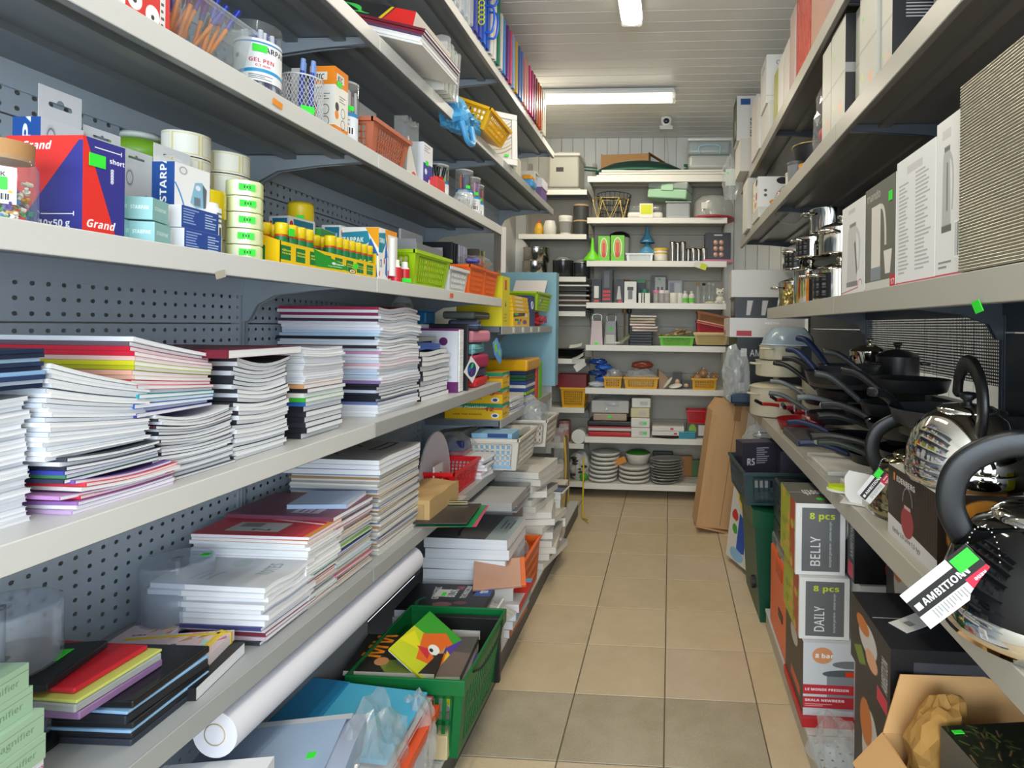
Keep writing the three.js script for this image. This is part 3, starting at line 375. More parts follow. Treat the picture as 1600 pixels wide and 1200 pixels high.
{ const o = T('large_glue_stick', 'oversized yellow and green glue stick standing behind the display', 'glue stick', -1.06, 1.49, 1.60); part(o, 'tube', uvTo(new THREE.CylinderGeometry(0.032, 0.032, 0.145, 20).translate(0, 0.0725, 0), glueT), PRINT); part(o, 'cap', lathe([[0, 0.212], [0.031, 0.21], [0.034, 0.2], [0.034, 0.145], [0, 0.145]], 22), YCAP); tag(o, 0.018, 0.013, 0.018, 0.165, 0.029, 0.5); }
const sp = (w, h, fn) => tile(w, h, (c) => { R(c, '#f3f1ee', 0, 0, w, h); fn(c); });
const star1 = sp(150, 150, (c) => { poly(c, '#2a8fa8', [[0, 16], [110, 10], [118, 40], [60, 70], [0, 70]]); tx(c, 'STARPAK', 10, 34, 20, '#fff'); poly(c, '#f2a51c', [[100, 0], [150, 0], [150, 60]]); poly(c, '#2f6fc0', [[120, 30], [150, 80], [138, 80], [146, 140], [110, 130], [116, 84], [96, 84]]); tx(c, 'CR', 20, 100, 30, '#3a49a0'); disc(c, '#d8282c', 92, 92, 9); disc(c, '#d8282c', 16, 130, 8); });
const star2 = sp(120, 110, (c) => { poly(c, '#2a7f9a', [[20, 4], [110, 4], [110, 30], [66, 62], [30, 36]]); tx(c, 'STARPAK', 34, 20, 15, '#fff'); tx(c, 'CR', 10, 66, 30, '#3a49a0'); disc(c, '#d8282c', 100, 70, 10); disc(c, '#d8282c', 12, 16, 8); poly(c, '#3a6ac0', [[50, 80], [110, 90], [60, 108]]); });
[['carton', -1.02, 1.50, 1.60, 0.06, 0.155, 'white carton with teal name flag behind the near end of the glue display', star2, -0.1], ['carton', -1.0, 1.70, 1.81, 0.06, 0.165, 'white carton with teal flag and letters CR behind the large glue stick', star2, 0.0], ['carton', -1.01, 1.60, 1.70, 0.05, 0.14, 'green carton with a rabbit picture behind the glue sticks', tile(70, 90, (c) => { R(c, '#3a9a2c', 0, 0, 70, 90); poly(c, '#c9a878', [[26, 10], [34, 40], [30, 70], [18, 80], [20, 44]]); poly(c, '#c9a878', [[44, 16], [38, 44], [50, 60], [52, 40]]); }), 0.15]].forEach(([n, x, d0, d1, dp, h, label, t, turn]) => { const o = Lt('glue_carton', label, 'box', x, d0, d1, dp, 1.49, undefined, turn); part(o, 'carton', pbox(d1 - d0, h, dp, { all: flat('#efece8'), f: t, l: t }), PRINT); part(o, 'flap', bx(d1 - d0 - 0.002, 0.001, dp - 0.002, 0, h + 0.0004, 0), mat('#e6e2de', 0.6)); });
{ const o = Lt('star_carton', 'white carton with blue arrow figure at the far end of the glue display', 'box', -0.885, 1.708, 1.765, 0.13, 1.49); part(o, 'carton', pbox(0.057, 0.16, 0.13, { all: flat('#f0eeea'), f: star1, l: star1 }), PRINT); part(o, 'flap', bx(0.054, 0.001, 0.128, 0, 0.1604, 0), mat('#e6e2de', 0.6)); }
{ const t = sp(60, 150, (c) => { R(c, '#f09a2a', 0, 0, 60, 14); tx(c, 'CR', 12, 60, 26, '#3a49a0'); disc(c, '#d8282c', 30, 30, 9); disc(c, '#d8282c', 20, 92, 7); poly(c, '#3f86d0', [[34, 70], [60, 100], [60, 150], [30, 140]]); poly(c, '#d8282c', [[6, 118], [40, 112], [44, 134], [10, 140]]); });
  const o = Lt('glue_tube_card', 'upright white card with red and blue splashes', 'card pack', -0.885, 1.772, 1.845, 0.03, 1.49); part(o, 'card', pbox(0.07, 0.165, 0.012, { all: flat('#efece8'), f: t, l: flat('#f09a2a') }), PRINT); part(o, 'tube', rot(cy(0.011, 0.011, 0.12, 0, 0, 0, 14), 0, 0, 0).translate(-0.014, 0.02, 0.014), mat('#e9e6e0', 0.3)); }
S('white_card_sheet', 'tall plain white card standing before the lime basket', 'card', rbx(0.002, 0.155, 0.10, 0.0008), mat('#d6d4d2', 0.6), -0.955, 1.49, 1.865, LF + 0.1);
for (let i = 0; i < 2; i++) { const o = T('glue_bottle', ['white and red glue bottle next to the white card', 'white and red glue bottle next to the lime basket'][i], 'glue bottle', -0.885, 1.49, 1.82 + i * 0.06); part(o, 'bottle', cy(0.0165, 0.0165, 0.05, 0, 0, 0, 18), mat('#d22a34', 0.35)); part(o, 'cap', lathe([[0.016, 0.05], [0.011, 0.056], [0.010, 0.074], [0, 0.075]], 16), mat('#ece9e6', 0.4)); if (i) tag(o, 0.03, 0.014, 0.014, 0.012, 0.014, PI / 4); }
// baskets
const LIME = mat('#a8cf16', 0.35), ORNG = mat('#f0681c', 0.35), WHTP = mat('#dfdedd', 0.4), TERRA = mat('#b9694c', 0.5), YEL = mat('#eeb414', 0.38), REDP = mat('#d3161f', 0.35), PURP = mat('#8d6f9c', 0.4);
{ const o = Lt('plastic_basket', 'lime green pierced basket on the glue shelf', 'basket', -0.872, 1.935, 2.25, 0.26, 1.49, 'baskets on the glue shelf'); basket(o, 0.315, 0.118, 0.26, LIME, { nu: 14, nv: 4, tp: 0.86 });
  const p = Lt('plastic_basket', 'purple pierced basket behind the lime green basket', 'basket', -1.1, 1.92, 2.12, 0.12, 1.49, 'baskets on the glue shelf'); basket(p, 0.2, 0.155, 0.12, PURP, { nu: 10, nv: 7 }); 
  const q = Lt('plastic_basket', 'white pierced basket between lime and orange baskets', 'basket', -0.878, 2.262, 2.47, 0.2, 1.49, 'baskets on the glue shelf'); basket(q, 0.205, 0.095, 0.2, WHTP, { nu: 9, nv: 3, fu: 0.6 });
  const r1 = Lt('plastic_basket', 'orange pierced basket beside the white basket', 'basket', -0.87, 2.478, 2.672, 0.25, 1.49, 'baskets on the glue shelf'); basket(r1, 0.19, 0.125, 0.25, ORNG, { nu: 10, nv: 4 });
  const r2 = Lt('plastic_basket', 'orange pierced basket at the far end of the glue shelf', 'basket', -0.87, 2.682, 2.872, 0.25, 1.49, 'baskets on the glue shelf'); basket(r2, 0.188, 0.122, 0.25, ORNG, { nu: 10, nv: 4 }); }
{ const wt = sp(120, 60, (c) => { R(c, '#dcdad6', 0, 0, 120, 60); tx(c, 'STARPAK', 50, 24, 14, '#555'); disc(c, '#5a9a3c', 16, 34, 10); });
  const o = T('white_carton', 'slanted white carton sticking out of the lime basket', 'box', -0.98, 1.545, 2.07, LF); part(o, 'carton', rot(pbox(0.17, 0.075, 0.05, { all: flat('#d9d7d3'), f: wt }), 0, 0, 0.18), PRINT); part(o, 'flap', rot(bx(0.002, 0.072, 0.048, 0.086, 0.002, 0), 0, 0, 0.18), mat('#c9c7c3', 0.6));
  const ot = sp(60, 60, (c) => { R(c, '#2b2b2e', 0, 0, 24, 60); R(c, '#e8712a', 36, 0, 24, 60); disc(c, '#3a5aa0', 30, 30, 6); }); const o2 = T('orange_carton', 'black, white and orange carton in the lime basket', 'box', -0.94, 1.50, 2.13, LF); part(o2, 'carton', rot(pbox(0.12, 0.11, 0.03, { all: flat('#e8712a'), f: ot }), 0.1, 0, 0.08), PRINT); part(o2, 'flap', rot(bx(0.118, 0.0012, 0.028, 0, 0.1102, 0), 0.1, 0, 0.08), mat('#d8651f', 0.6));
  const items = ['#c9c4bc', '#3c6aa8', '#d8d2c8', '#a83838', '#3a3a3c', '#e0dcd4'];
  for (let i = 0; i < 6; i++) S('small_packet', ['pale packet lying in the lime basket', 'blue packet lying in the lime basket', 'cream packet lying in the lime basket', 'dark red packet in an orange basket', 'dark packet in the farther orange basket', 'pale packet in the white basket'][i], 'packet', rot(rbx(0.075, 0.05, 0.03, 0.006), rr(-0.4, 0.4), rr(-0.3, 0.3), 0), mat(items[i], 0.5), -0.98 + (i % 3) * 0.03, 1.5, [1.98, 2.03, 2.2, 2.57, 2.78, 2.36][i], LF); }
{ const o = T('grey_file_box', 'plain grey open carton standing behind the white basket', 'box', -1.05, 1.49, 2.33, LF); part(o, 'carton', [bx(0.26, 0.185, 0.004, 0, 0, 0.06), bx(0.26, 0.2, 0.004, 0, 0, -0.06), bx(0.004, 0.2, 0.12, -0.13, 0, 0), bx(0.004, 0.2, 0.12, 0.13, 0, 0), bx(0.26, 0.004, 0.12)], mat('#bdbbb9', 0.6)); part(o, 'paper', bx(0.2, 0.24, 0.01, 0.0, 0.005, -0.02), mat('#d8d6d2', 0.7)); }
{ const cols = ['#16191c', '#202428', '#15181b', '#c9c3cf', '#b9b4c0', '#d0cbd4', '#bfb9c6', '#4a4034', '#8a7a3a', '#5d5448', '#b9ad5c']; cols.forEach((c, i) => S(i < 3 ? 'file_folder' : i < 7 ? 'pale_folder' : 'document_folder', i < 3 ? 'black upright folder at the back of the glue shelf' : i < 7 ? 'pale lilac upright folder at the back of the glue shelf' : 'brown or olive upright folder at the back of the glue shelf', 'folder', rbx(0.012, 0.23, 0.2, 0.002, 0, 0, 0, 1), mat(c, 0.45), -1.06 + (i > 6 ? 0.04 : 0), 1.49, 2.50 + i * 0.03 + (i > 6 ? 0.02 : 0), LF, i < 3 ? 'black upright folders' : i < 7 ? 'pale lilac upright folders' : 'brown upright folders')); }
{ const o = T('blister_bag', 'clear bag with red packet lying over the orange baskets', 'plastic bag', -0.92, 1.622, 2.66, LF + 0.2); part(o, 'film', bagGeo(0.3, 0.06, 0.16, 9), FILM); part(o, 'contents', [rbx(0.13, 0.02, 0.07, 0.008, -0.02, 0.012, 0.01)], mat('#c8203c', 0.4)); part(o, 'insert', rbx(0.05, 0.02, 0.06, 0.008, -0.11, 0.012, 0.01), mat('#3a3fa0', 0.4)); }
function slabUV(a, b, c, d, t) { const g = slab(a, b, c, d, 0.0015); return uvTo(g, t); }
// ------------------------------------------------------------------ pen shelf
{ const f = tile(110, 150, (c) => { R(c, '#e02c2a', 0, 0, 110, 150); c.strokeStyle = '#fff'; c.lineWidth = 3; c.strokeRect(20, 30, 44, 26); tx(c, 'to write your goals', 6, 76, 10, '#f6d0cc', { it: 1, b: 0 }); disc(c, '#fff', 22, 110, 18); disc(c, '#fff', 66, 122, 18); disc(c, '#333', 22, 112, 5); disc(c, '#333', 66, 124, 4); R(c, '#e8e6e4', 84, 0, 14, 150); fine(c, 87, 6, 8, 12, 12, '#555'); });
  const o = Lt('red_pen_carton', 'red carton with white discs beside the clear pen tub', 'box', -0.885, 0.885, 0.968, 0.09, 1.85); part(o, 'carton', pbox(0.083, 0.15, 0.09, { all: flat('#d92a28'), f, l: flat('#e6e0dc') }), PRINT); part(o, 'flap', bx(0.08, 0.001, 0.088, 0, 0.1504, 0), mat('#c82624', 0.5)); 
  S('white_carton', 'pale carton at the picture edge on the pen shelf', 'box', [rbx(0.07, 0.14, 0.07, 0.002), bx(0.068, 0.001, 0.068, 0, 0.14, 0)], mat('#cfcabf', 0.6), -0.93, 1.85, 0.835, LF); }
{ const o = Lt('clear_tub', 'clear plastic tub holding ballpoint pens and blue pins', 'tub', -0.88, 0.985, 1.165, 0.16, 1.85), W = 0.09, D = 0.08, t = 0.82, h = 0.115;
  const c = (x, z, k) => [x * (k ? 1 : t), k ? h : 0.001, z * (k ? 1 : t)], w = (x0, z0, x1, z1) => slab(c(x0, z0, 0), c(x1, z1, 0), c(x1, z1, 1), c(x0, z0, 1), 0.0015);
  part(o, 'wall', [w(-W, D, W, D), w(W, D, W, -D), w(W, -D, -W, -D), w(-W, -D, -W, D), bx(W * 1.64, 0.0015, D * 1.64)], CLEAR);
  part(o, 'rim', [bx(0.194, 0.004, 0.012, 0, h, D), bx(0.194, 0.004, 0.012, 0, h, -D), bx(0.012, 0.004, 0.16, W, h, 0), bx(0.012, 0.004, 0.16, -W, h, 0)], clear('#eef4f6', 0.06, 0.75)); }
const pinG = mg([cy(0.0055, 0.0075, 0.003, 0, 0, 0, 10), cy(0.0035, 0.003, 0.008, 0, 0.003, 0, 8), cy(0.0055, 0.005, 0.003, 0, 0.011, 0, 10)]);
for (let i = 0; i < 34; i++) { const p = S('push_pin', 'blue push pin lying in the clear pen tub', 'push pin', pinG, mat('#2a49b8', 0.3), -0.935 + rr(-0.03, 0.04), 1.862 + (i % 3) * 0.009, 1.07 + rr(-0.03, 0.055), 0, 'blue push pins in the tub'); p.rotation.set(rr(0, 3), rr(0, 6), rr(0, 3)); }
function pen(o, body, cap, clip = cap) { part(o, 'barrel', [cy(0.0038, 0.0038, 0.095, 0, 0, 0, 8)], mat(body, 0.3)); part(o, 'cap', [cy(0.0048, 0.0048, 0.05, 0, 0.092, 0, 8), bx(0.002, 0.042, 0.003, 0, 0.098, 0.006)], mat(clip, 0.3)); }
{ const p0 = {}; for (const [k, b, c] of [['b', '#ef8a1e', '#2338a0'], ['k', '#ef8a1e', '#141518']]) { p0[k] = T('ballpoint_pen', k === 'b' ? 'orange ballpoint pen with blue cap in the clear tub' : 'orange ballpoint pen with black cap in the clear tub', 'pen', -0.96, 1.853, 1.0, 0, 'pens in the clear tub'); pen(p0[k], b, c); }
  for (let i = 0; i < 20; i++) { const k = i % 3 === 1 ? 'k' : 'b', o = i < 2 ? p0[i ? 'k' : 'b'] : p0[k].clone(); if (i > 1) { o.name = numbered('ballpoint_pen'); scene.add(o); } o.position.set(-0.975 + rr(-0.03, 0.03), 1.87 + rr(0, 0.03), -(1.03 + (i / 20) * 0.1 + rr(-0.01, 0.01))); o.rotation.set(rr(-0.35, 0.1), 0, rr(-0.45, 0.1)); } }
const inkPen = (o, c) => { part(o, 'barrel', [cy(0.0045, 0.0045, 0.11, 0, 0, 0, 8), cy(0.0045, 0.001, 0.015, 0, 0.11, 0, 8)], mat(c, 0.25)); };
{ const t = tile(260, 150, (c) => { R(c, '#f0f1f4', 0, 0, 260, 150); R(c, '#2f86c0', 0, 10, 260, 6); tx(c, 'STARPAK', 110, 36, 26, '#26282c'); tx(c, 'GEL PEN', 90, 76, 20, '#d0404a'); tx(c, '0,7 mm', 110, 94, 13, '#d0404a'); disc(c, '#dcdfe6', 48, 62, 12); disc(c, '#8890a0', 48, 62, 8); c.strokeStyle = '#2f9ad0'; c.lineWidth = 12; c.beginPath(); c.moveTo(10, 140); c.quadraticCurveTo(110, 90, 250, 126); c.stroke(); fine(c, 90, 128, 90, 3, 6, '#666'); });
  const o = T('gel_pen_canister', 'clear canister of gel pens with white label', 'canister', -0.932, 1.85, 1.25); part(o, 'wall', lathe([[0, 0.001], [0.044, 0.001], [0.0455, 0.004], [0.0455, 0.168]], 32), CLEAR); part(o, 'label', uvTo(new THREE.CylinderGeometry(0.046, 0.046, 0.092, 32, 1, true, -1.0, 3.6).translate(0, 0.083, 0), t), PRINT); tag(o, 0.028, 0.016, 0.03, 0.108, 0.0352, 0.72);
  for (let i = 0; i < 22; i++) { const a = i * 2.4, r = 0.036 * Math.sqrt((i + 0.5) / 22); const g = S('gel_pen', 'gel pen standing in the clear canister', 'pen', [cy(0.0042, 0.0042, 0.11, 0, 0, 0, 8), cy(0.005, 0.005, 0.04, 0, 0.11, 0, 8)], mat(['#c9ccd8', '#3a3fa0', '#e2e4ea'][i % 3], 0.25), -0.932 + r * Math.cos(a), 1.853, 1.25 + r * Math.sin(a), 0, 'gel pens in the canister'); g.rotation.z = rr(-0.05, 0.05); } }
{ const o = T('mesh_pen_cup', 'white wire mesh pen cup', 'pen cup', -0.93, 1.85, 1.405), W = mat('#d9dade', 0.35), g = [], n = 34, m = 24, h = 0.118, r = 0.046;
  for (let i = 0; i < n; i++) for (const s of [1, -1]) { const pts = []; for (let k = 0; k <= 6; k++) { const a = i / n * 2 * PI + s * k / 6 * 1.25; pts.push([Math.cos(a) * r, h * k / 6, Math.sin(a) * r]); } g.push(tube(pts, 0.0007, 10, 3)); }
  part(o, 'mesh', g, W); part(o, 'rim', [new THREE.TorusGeometry(r, 0.0022, 6, 32).rotateX(PI / 2).translate(0, h, 0)], W); part(o, 'foot', [cy(r + 0.001, r + 0.001, 0.01, 0, 0, 0, 32, true), cy(r, r, 0.001, 0, 0, 0, 32)], W);
  tag(o, 0.03, 0.018, 0.035, 0.032, 0.0325, 0.75);
  for (let i = 0; i < 3; i++) { const p = T('blue_pen', ['blue pen leaning out of the mesh cup', 'second blue pen leaning out of the mesh cup, beside the orange carton', 'white refill card in the mesh cup'][i], i < 2 ? 'pen' : 'card', -0.93 + [0.005, 0.022, -0.02][i], 1.853, 1.385 + i * 0.014); if (i < 2) { part(p, 'barrel', cy(0.006, 0.006, 0.13, 0, 0, 0, 10), mat('#3c4aa8', 0.25)); part(p, 'cap', [cy(0.0065, 0.0055, 0.03, 0, 0.13, 0, 10), bx(0.002, 0.03, 0.004, 0.007, 0.12, 0)], mat('#7f9ad0', 0.25)); p.rotation.z = -0.06; } else part(p, 'card', bx(0.03, 0.15, 0.001), mat('#c9c6c0', 0.5)); } }
{ const f = tile(90, 200, (c) => { R(c, '#efece4', 0, 0, 90, 200); R(c, '#ef8a1e', 0, 0, 90, 50); R(c, '#ef8a1e', 0, 160, 90, 40); R(c, '#e8e4d8', 12, 16, 50, 22); tx(c, 'BIC', 16, 28, 20, '#26282c', { it: 1 }); fine(c, 30, 74, 50, 3, 7, '#888'); disc(c, '#30333a', 16, 108, 12); disc(c, '#ef8a1e', 14, 130, 12); c.strokeStyle = '#555'; c.lineWidth = 2; for (const y of [118, 150]) { c.beginPath(); c.arc(56, y, 13, 0, 7); c.stroke(); } });
  const o = Lt('ballpoint_carton', 'upright orange and white pen carton', 'box', -0.90, 1.495, 1.558, 0.07, 1.85); part(o, 'carton', pbox(0.063, 0.195, 0.07, { all: flat('#ef8a1e'), f, l: f }), PRINT); tag(o, 0.022, 0.014, -0.012, 0.152, 0.036); }
{ const lab = tile(70, 80, (c) => { R(c, '#e6ebf0', 0, 0, 70, 80); R(c, '#2f86c0', 0, 0, 70, 12); bars(c, 14, 44, 40, 18); fine(c, 12, 22, 40, 3, 6, '#777'); });
  const canister = (label, x, d, r, h, cols, tint, caps) => { const o = T('clear_canister', label, 'canister', x, 1.85, d); part(o, 'wall', lathe([[0, 0.001], [r - 0.001, 0.001], [r, 0.003], [r, h]], 24), CLEAR); part(o, 'label', uvTo(new THREE.CylinderGeometry(r + 0.0005, r + 0.0005, h * 0.42, 24, 1, true, -0.9, 2.6).translate(0, h * 0.35, 0), lab), PRINT); cols.forEach((c, i) => { const a = i * 2.4, q = r * 0.78 * Math.sqrt((i + 0.5) / cols.length); part(o, 'pencil', cy(0.0045, 0.0045, h * 0.9, q * Math.cos(a), 0.003, q * Math.sin(a), 6), mat(c, 0.4)); }); if (caps) part(o, 'lid', cy(r + 0.001, r + 0.001, 0.006, 0, h, 0, 24), clear('#f0f2f2', 0.1, 0.6)); tag(o, 0.02, 0.014, r * 0.72, h * 0.62, r * 0.72, PI / 4); return o; };
  canister('clear canister of silver pens beside the orange pen carton', -0.93, 1.605, 0.031, 0.185, ['#c9c9cc', '#8d8f94', '#b04030', '#d8d8da', '#7a7c82', '#b9babf', '#a33'], 0, 1);
  canister('clear canister of grey and yellow pencils behind the red cup', -0.945, 2.30, 0.04, 0.145, ['#d8d6d0', '#e6b51e', '#a9a8a4', '#e2e0da', '#caa21a', '#b9b8b4', '#d8d6d0', '#e6b51e', '#c9c8c4'], 0, 1);
  canister('clear canister of coloured pencils with orange sticker', -0.93, 2.55, 0.038, 0.19, ['#7a4a30', '#3a3a40', '#b04a9a', '#2a4a90', '#d0a030', '#30303a', '#c06040', '#604080'], 0, 1);
  canister('clear canister of pink and purple crayons beside the coloured pencils', -0.935, 2.68, 0.034, 0.19, ['#d060a8', '#b04a9a', '#7a3a98', '#e08ac0', '#c03a80', '#9a58b0', '#e0a0d0'], 0, 1);
  canister('dark blue and orange pencil canister at the end of the pen shelf', -0.95, 2.78, 0.034, 0.18, ['#26305c', '#2a3668', '#e0662a', '#202848', '#34407a', '#c03040'], 0, 1); }
{ const t = tile(60, 70, (c) => { R(c, '#eef0f4', 0, 0, 60, 70); R(c, '#1f56a6', 0, 0, 30, 70); disc(c, '#d0d6e0', 44, 18, 9); }); const o = Lt('small_blue_carton', 'small white and blue carton behind the terracotta basket', 'box', -1.02, 1.66, 1.73, 0.05, 1.85); part(o, 'carton', pbox(0.07, 0.175, 0.05, { all: t }), PRINT); hang(o, 0.07, 0.02, 0.175, 0); }
{ const o = Lt('plastic_basket', 'terracotta pierced basket on the pen shelf', 'basket', -0.868, 1.64, 1.872, 0.2, 1.85); basket(o, 0.232, 0.105, 0.2, TERRA, { nu: 12, nv: 4, mu: 0.12, tp: 0.82, fu: 0.35, fv: 0.25 });
  ['#e8e8ec', '#3a3f58', '#6a9a40', '#d8d8dc'].forEach((c, i) => S('eraser_block', ['white block in the terracotta basket', 'dark blue block in the terracotta basket', 'green block in the terracotta basket', 'pale block in the terracotta basket'][i], 'eraser', rbx(0.04, 0.03 + i * 0.006, 0.05, 0.004), mat(c, 0.5), -0.96 + (i % 2) * 0.03, 1.854, 1.68 + i * 0.048, LF + rr(-0.3, 0.3))); }
S('white_board_sheet', 'blank off-white board standing behind the terracotta basket', 'board', rbx(0.20, 0.215, 0.006, 0.002), mat('#c9c7c4', 0.6), -1.0, 1.85, 1.80, LF);
{ const o = Lt('blister_bag', 'tall clear bag with triangular white card on the pen shelf', 'plastic bag', -0.885, 1.885, 1.99, 0.05, 1.85); part(o, 'film', [field(-0.05, 0.05, -0.02, 0.02, () => 0.001, (u, v) => 0.205 + 0.01 * Math.sin(u * 20))], FILM); part(o, 'card', extr([[-0.045, 0], [0.045, 0], [-0.035, 0.14]], 0.002).translate(0, 0.002, 0.021), mat('#d8d6d2', 0.5)); part(o, 'print', new THREE.CircleGeometry(0.014, 16).scale(1.2, 0.8, 1).translate(0.008, 0.02, 0.0236), mat('#c8503c', 0.5)); }
{ const t = tile(70, 130, (c) => { R(c, '#e3e3e8', 0, 0, 70, 130); R(c, '#3a3f98', 0, 60, 70, 70); disc(c, '#e8e8f0', 20, 84, 9); disc(c, '#e8e8f0', 46, 116, 9, 14); fine(c, 8, 8, 50, 3, 7, '#889'); }); const o = Lt('violet_carton', 'upright white and violet carton with green tag', 'box', -0.88, 2.005, 2.085, 0.07, 1.85); part(o, 'carton', pbox(0.08, 0.155, 0.07, { all: flat('#dcdce2'), f: t }), PRINT); tag(o, 0.022, 0.018, -0.01, 0.085, 0.036); }
{ const o = T('marker_cup', 'red cup with white heart holding black markers', 'cup', -0.915, 1.85, 2.185); part(o, 'cup', lathe([[0, 0.001], [0.031, 0.001], [0.036, 0.072], [0.034, 0.072], [0.029, 0.004], [0, 0.004]], 24), mat('#cc1f2a', 0.35)); part(o, 'heart', extr([[0, -0.008], [0.009, 0.002], [0.007, 0.008], [0.003, 0.008], [0, 0.004], [-0.003, 0.008], [-0.007, 0.008], [-0.009, 0.002]], 0.001).rotateY(PI / 4).translate(0.0245, 0.045, 0.0245), mat('#f2efec', 0.5)); part(o, 'band', lathe([[0.032, 0.012], [0.0325, 0.024]], 24), mat('#e8e4e2', 0.5));
  for (let i = 0; i < 6; i++) { const p = T('marker_pen', 'black marker standing in the red cup', 'marker', -0.915 + 0.018 * Math.cos(i), 1.855, 2.185 + 0.018 * Math.sin(i), 0, 'black markers in the red cup'); part(p, 'barrel', cy(0.006, 0.006, 0.085, 0, 0, 0, 10), mat(i === 3 ? '#b02a24' : '#18191c', 0.35)); part(p, 'cap', cy(0.0068, 0.0055, 0.03, 0, 0.085, 0, 10), mat('#101114', 0.3)); p.rotation.set(rr(-0.2, 0.2), 0, rr(-0.25, 0.15)); } }
S('red_white_carton', 'low white and red carton in front of the marker cup', 'box', [rbx(0.075, 0.045, 0.03, 0.002)], mat('#d8403c', 0.5), -0.868, 1.85, 2.10, LF);
{ const o = T('blister_bag', 'crumpled white plastic bag beside the coloured pencil canister', 'plastic bag', -0.885, 1.85, 2.43); part(o, 'film', bagGeo(0.085, 0.085, 0.11, 21), FILM2); part(o, 'contents', rbx(0.03, 0.04, 0.04, 0.01, 0, 0.002, 0), mat('#c9c6c0', 0.6)); }
{ const o = T('red_pouch_card', 'red and white hanging pouch at the end of the pen shelf', 'pouch', -0.885, 1.62, 2.95, LF + 0.5); part(o, 'pouch', field(-0.09, 0.09, -0.012, 0.012, (u) => 0.02 * Math.sin(u * 5), () => 0.23, 6, 2), mat('#bfb6ac', 0.4)); part(o, 'print', field(-0.02, 0.09, 0.012, 0.0135, (u) => 0.06, () => 0.2, 4, 1), mat('#c0342e', 0.4)); }
// ------------------------------------------------------------------ shelf above: sketchbooks, bags, frame
{ const top = tile(120, 60, (c) => { R(c, '#18191c', 0, 0, 120, 60); c.strokeStyle = '#3fd050'; c.lineWidth = 2; for (let i = 0; i < 14; i++) { c.beginPath(); c.moveTo(8 + i, 20); c.bezierCurveTo(30 + i * 2, 5, 50, 50, 58 - i * 2, 40); c.stroke(); } poly(c, '#d8251f', [[74, 60], [92, 0], [120, 0], [120, 60]]); poly(c, '#e8c020', [[68, 60], [86, 0], [90, 0], [73, 60]]); });
  const cols = ['#e6e4e0', '#efedea', '#e2dfda', '#5a3a5c', '#7a2030', '#6d1c2c']; const grp = new THREE.Group(); 
  for (let i = 0; i < 6; i++) { const o = T('sketchbook', `${i < 3 ? 'pale' : 'maroon or purple edged'} sketchbook, ${nth(i)} from the bottom of the pile overhanging the shelf`, 'sketchbook', -0.905 + rr(-0.004, 0.004), 2.192, 1.845 + rr(-0.004, 0.004), LF, i < 3 ? 'pale sketchbooks overhanging the shelf' : 'maroon sketchbooks overhanging the shelf'); notebook(o, 0.29, 0.30, i, (u, v) => 0.0085, 'l', cols[i]); o.rotation.order = 'YXZ'; o.rotation.x = 0.24; o.position.y = 2.232; }
  const o = T('sketch_block', 'thick sketch block with black, green and red cover on the pile', 'sketchbook', -0.93, 2.29, 1.86, LF); part(o, 'cover', pbox(0.28, 0.05, 0.28, { all: flat('#d0ccc4'), l: top, t: top, f: flat('#cfcabf') }), PRINT); o.rotation.order = 'YXZ'; o.rotation.x = 0.22;
  S('white_box', 'tall whitish box behind the sketchbook pile on the upper shelf', 'box', rbx(0.1, 0.3, 0.12, 0.003), mat('#c9c7c2', 0.5), -1.05, 2.19, 1.63, LF);
  for (let i = 0; i < 4; i++) { const b = T('clear_sleeve_pack', ['clear sleeve pack leaning behind the sketchbooks', 'second clear sleeve pack behind the sketchbooks', 'third clear sleeve pack by the coloured pencils', 'clear crinkled pack above the blue bag'][i], 'sleeve pack', -0.93, 2.195, 2.03 + i * 0.035, LF); part(b, 'sleeve', field(-0.008, 0.008, -0.12, 0.12, () => 0, (u, v) => 0.2 + 0.015 * Math.sin(v * 9 + i), 3, 8), FILM2); part(b, 'paper', bx(0.006, 0.19, 0.22), mat(['#ddd8ce', '#d5cfc2', '#c8d0a8', '#e2ddd6'][i], 0.6)); b.rotation.order = 'YXZ'; b.rotation.z = -0.15; } }
for (let i = 0; i < 9; i++) { const p = T('coloured_pencil', 'coloured pencil fanned out beside the blue bag', 'pencil', -0.875, 2.2, 2.06 + i * 0.011, 0, 'fanned coloured pencils'); part(p, 'shaft', cy(0.0038, 0.0038, 0.16, 0, 0, 0, 6), mat(['#c0302c', '#2a2a2c', '#d8a01c', '#3a6a3c', '#d0506a', '#e0702a', '#2a4a90', '#c8c020', '#8a3a70'][i], 0.4)); part(p, 'tip', cy(0.0038, 0.0006, 0.014, 0, 0.16, 0, 6), mat('#d8b88a', 0.7)); p.rotation.set(0.5, 0, -1.15); p.position.x = -0.97; }
{ const m = clear('#5db9ec', 0.3, 0.35); const o = T('blue_plastic_bag', 'crumpled light blue plastic bag hanging over the upper shelf', 'plastic bag', -0.865, 2.13, 2.27, LF); part(o, 'film', [bagGeo(0.17, 0.14, 0.1, 31, 0.5), bagGeo(0.16, 0.06, 0.08, 37, 0.5).translate(0.16, 0.05, 0)], m); part(o, 'handle', tube([[-0.06, 0.02, 0.045], [-0.03, -0.05, 0.06], [0.03, -0.04, 0.06], [0.05, 0.03, 0.045]], 0.012, 20, 6), m); }
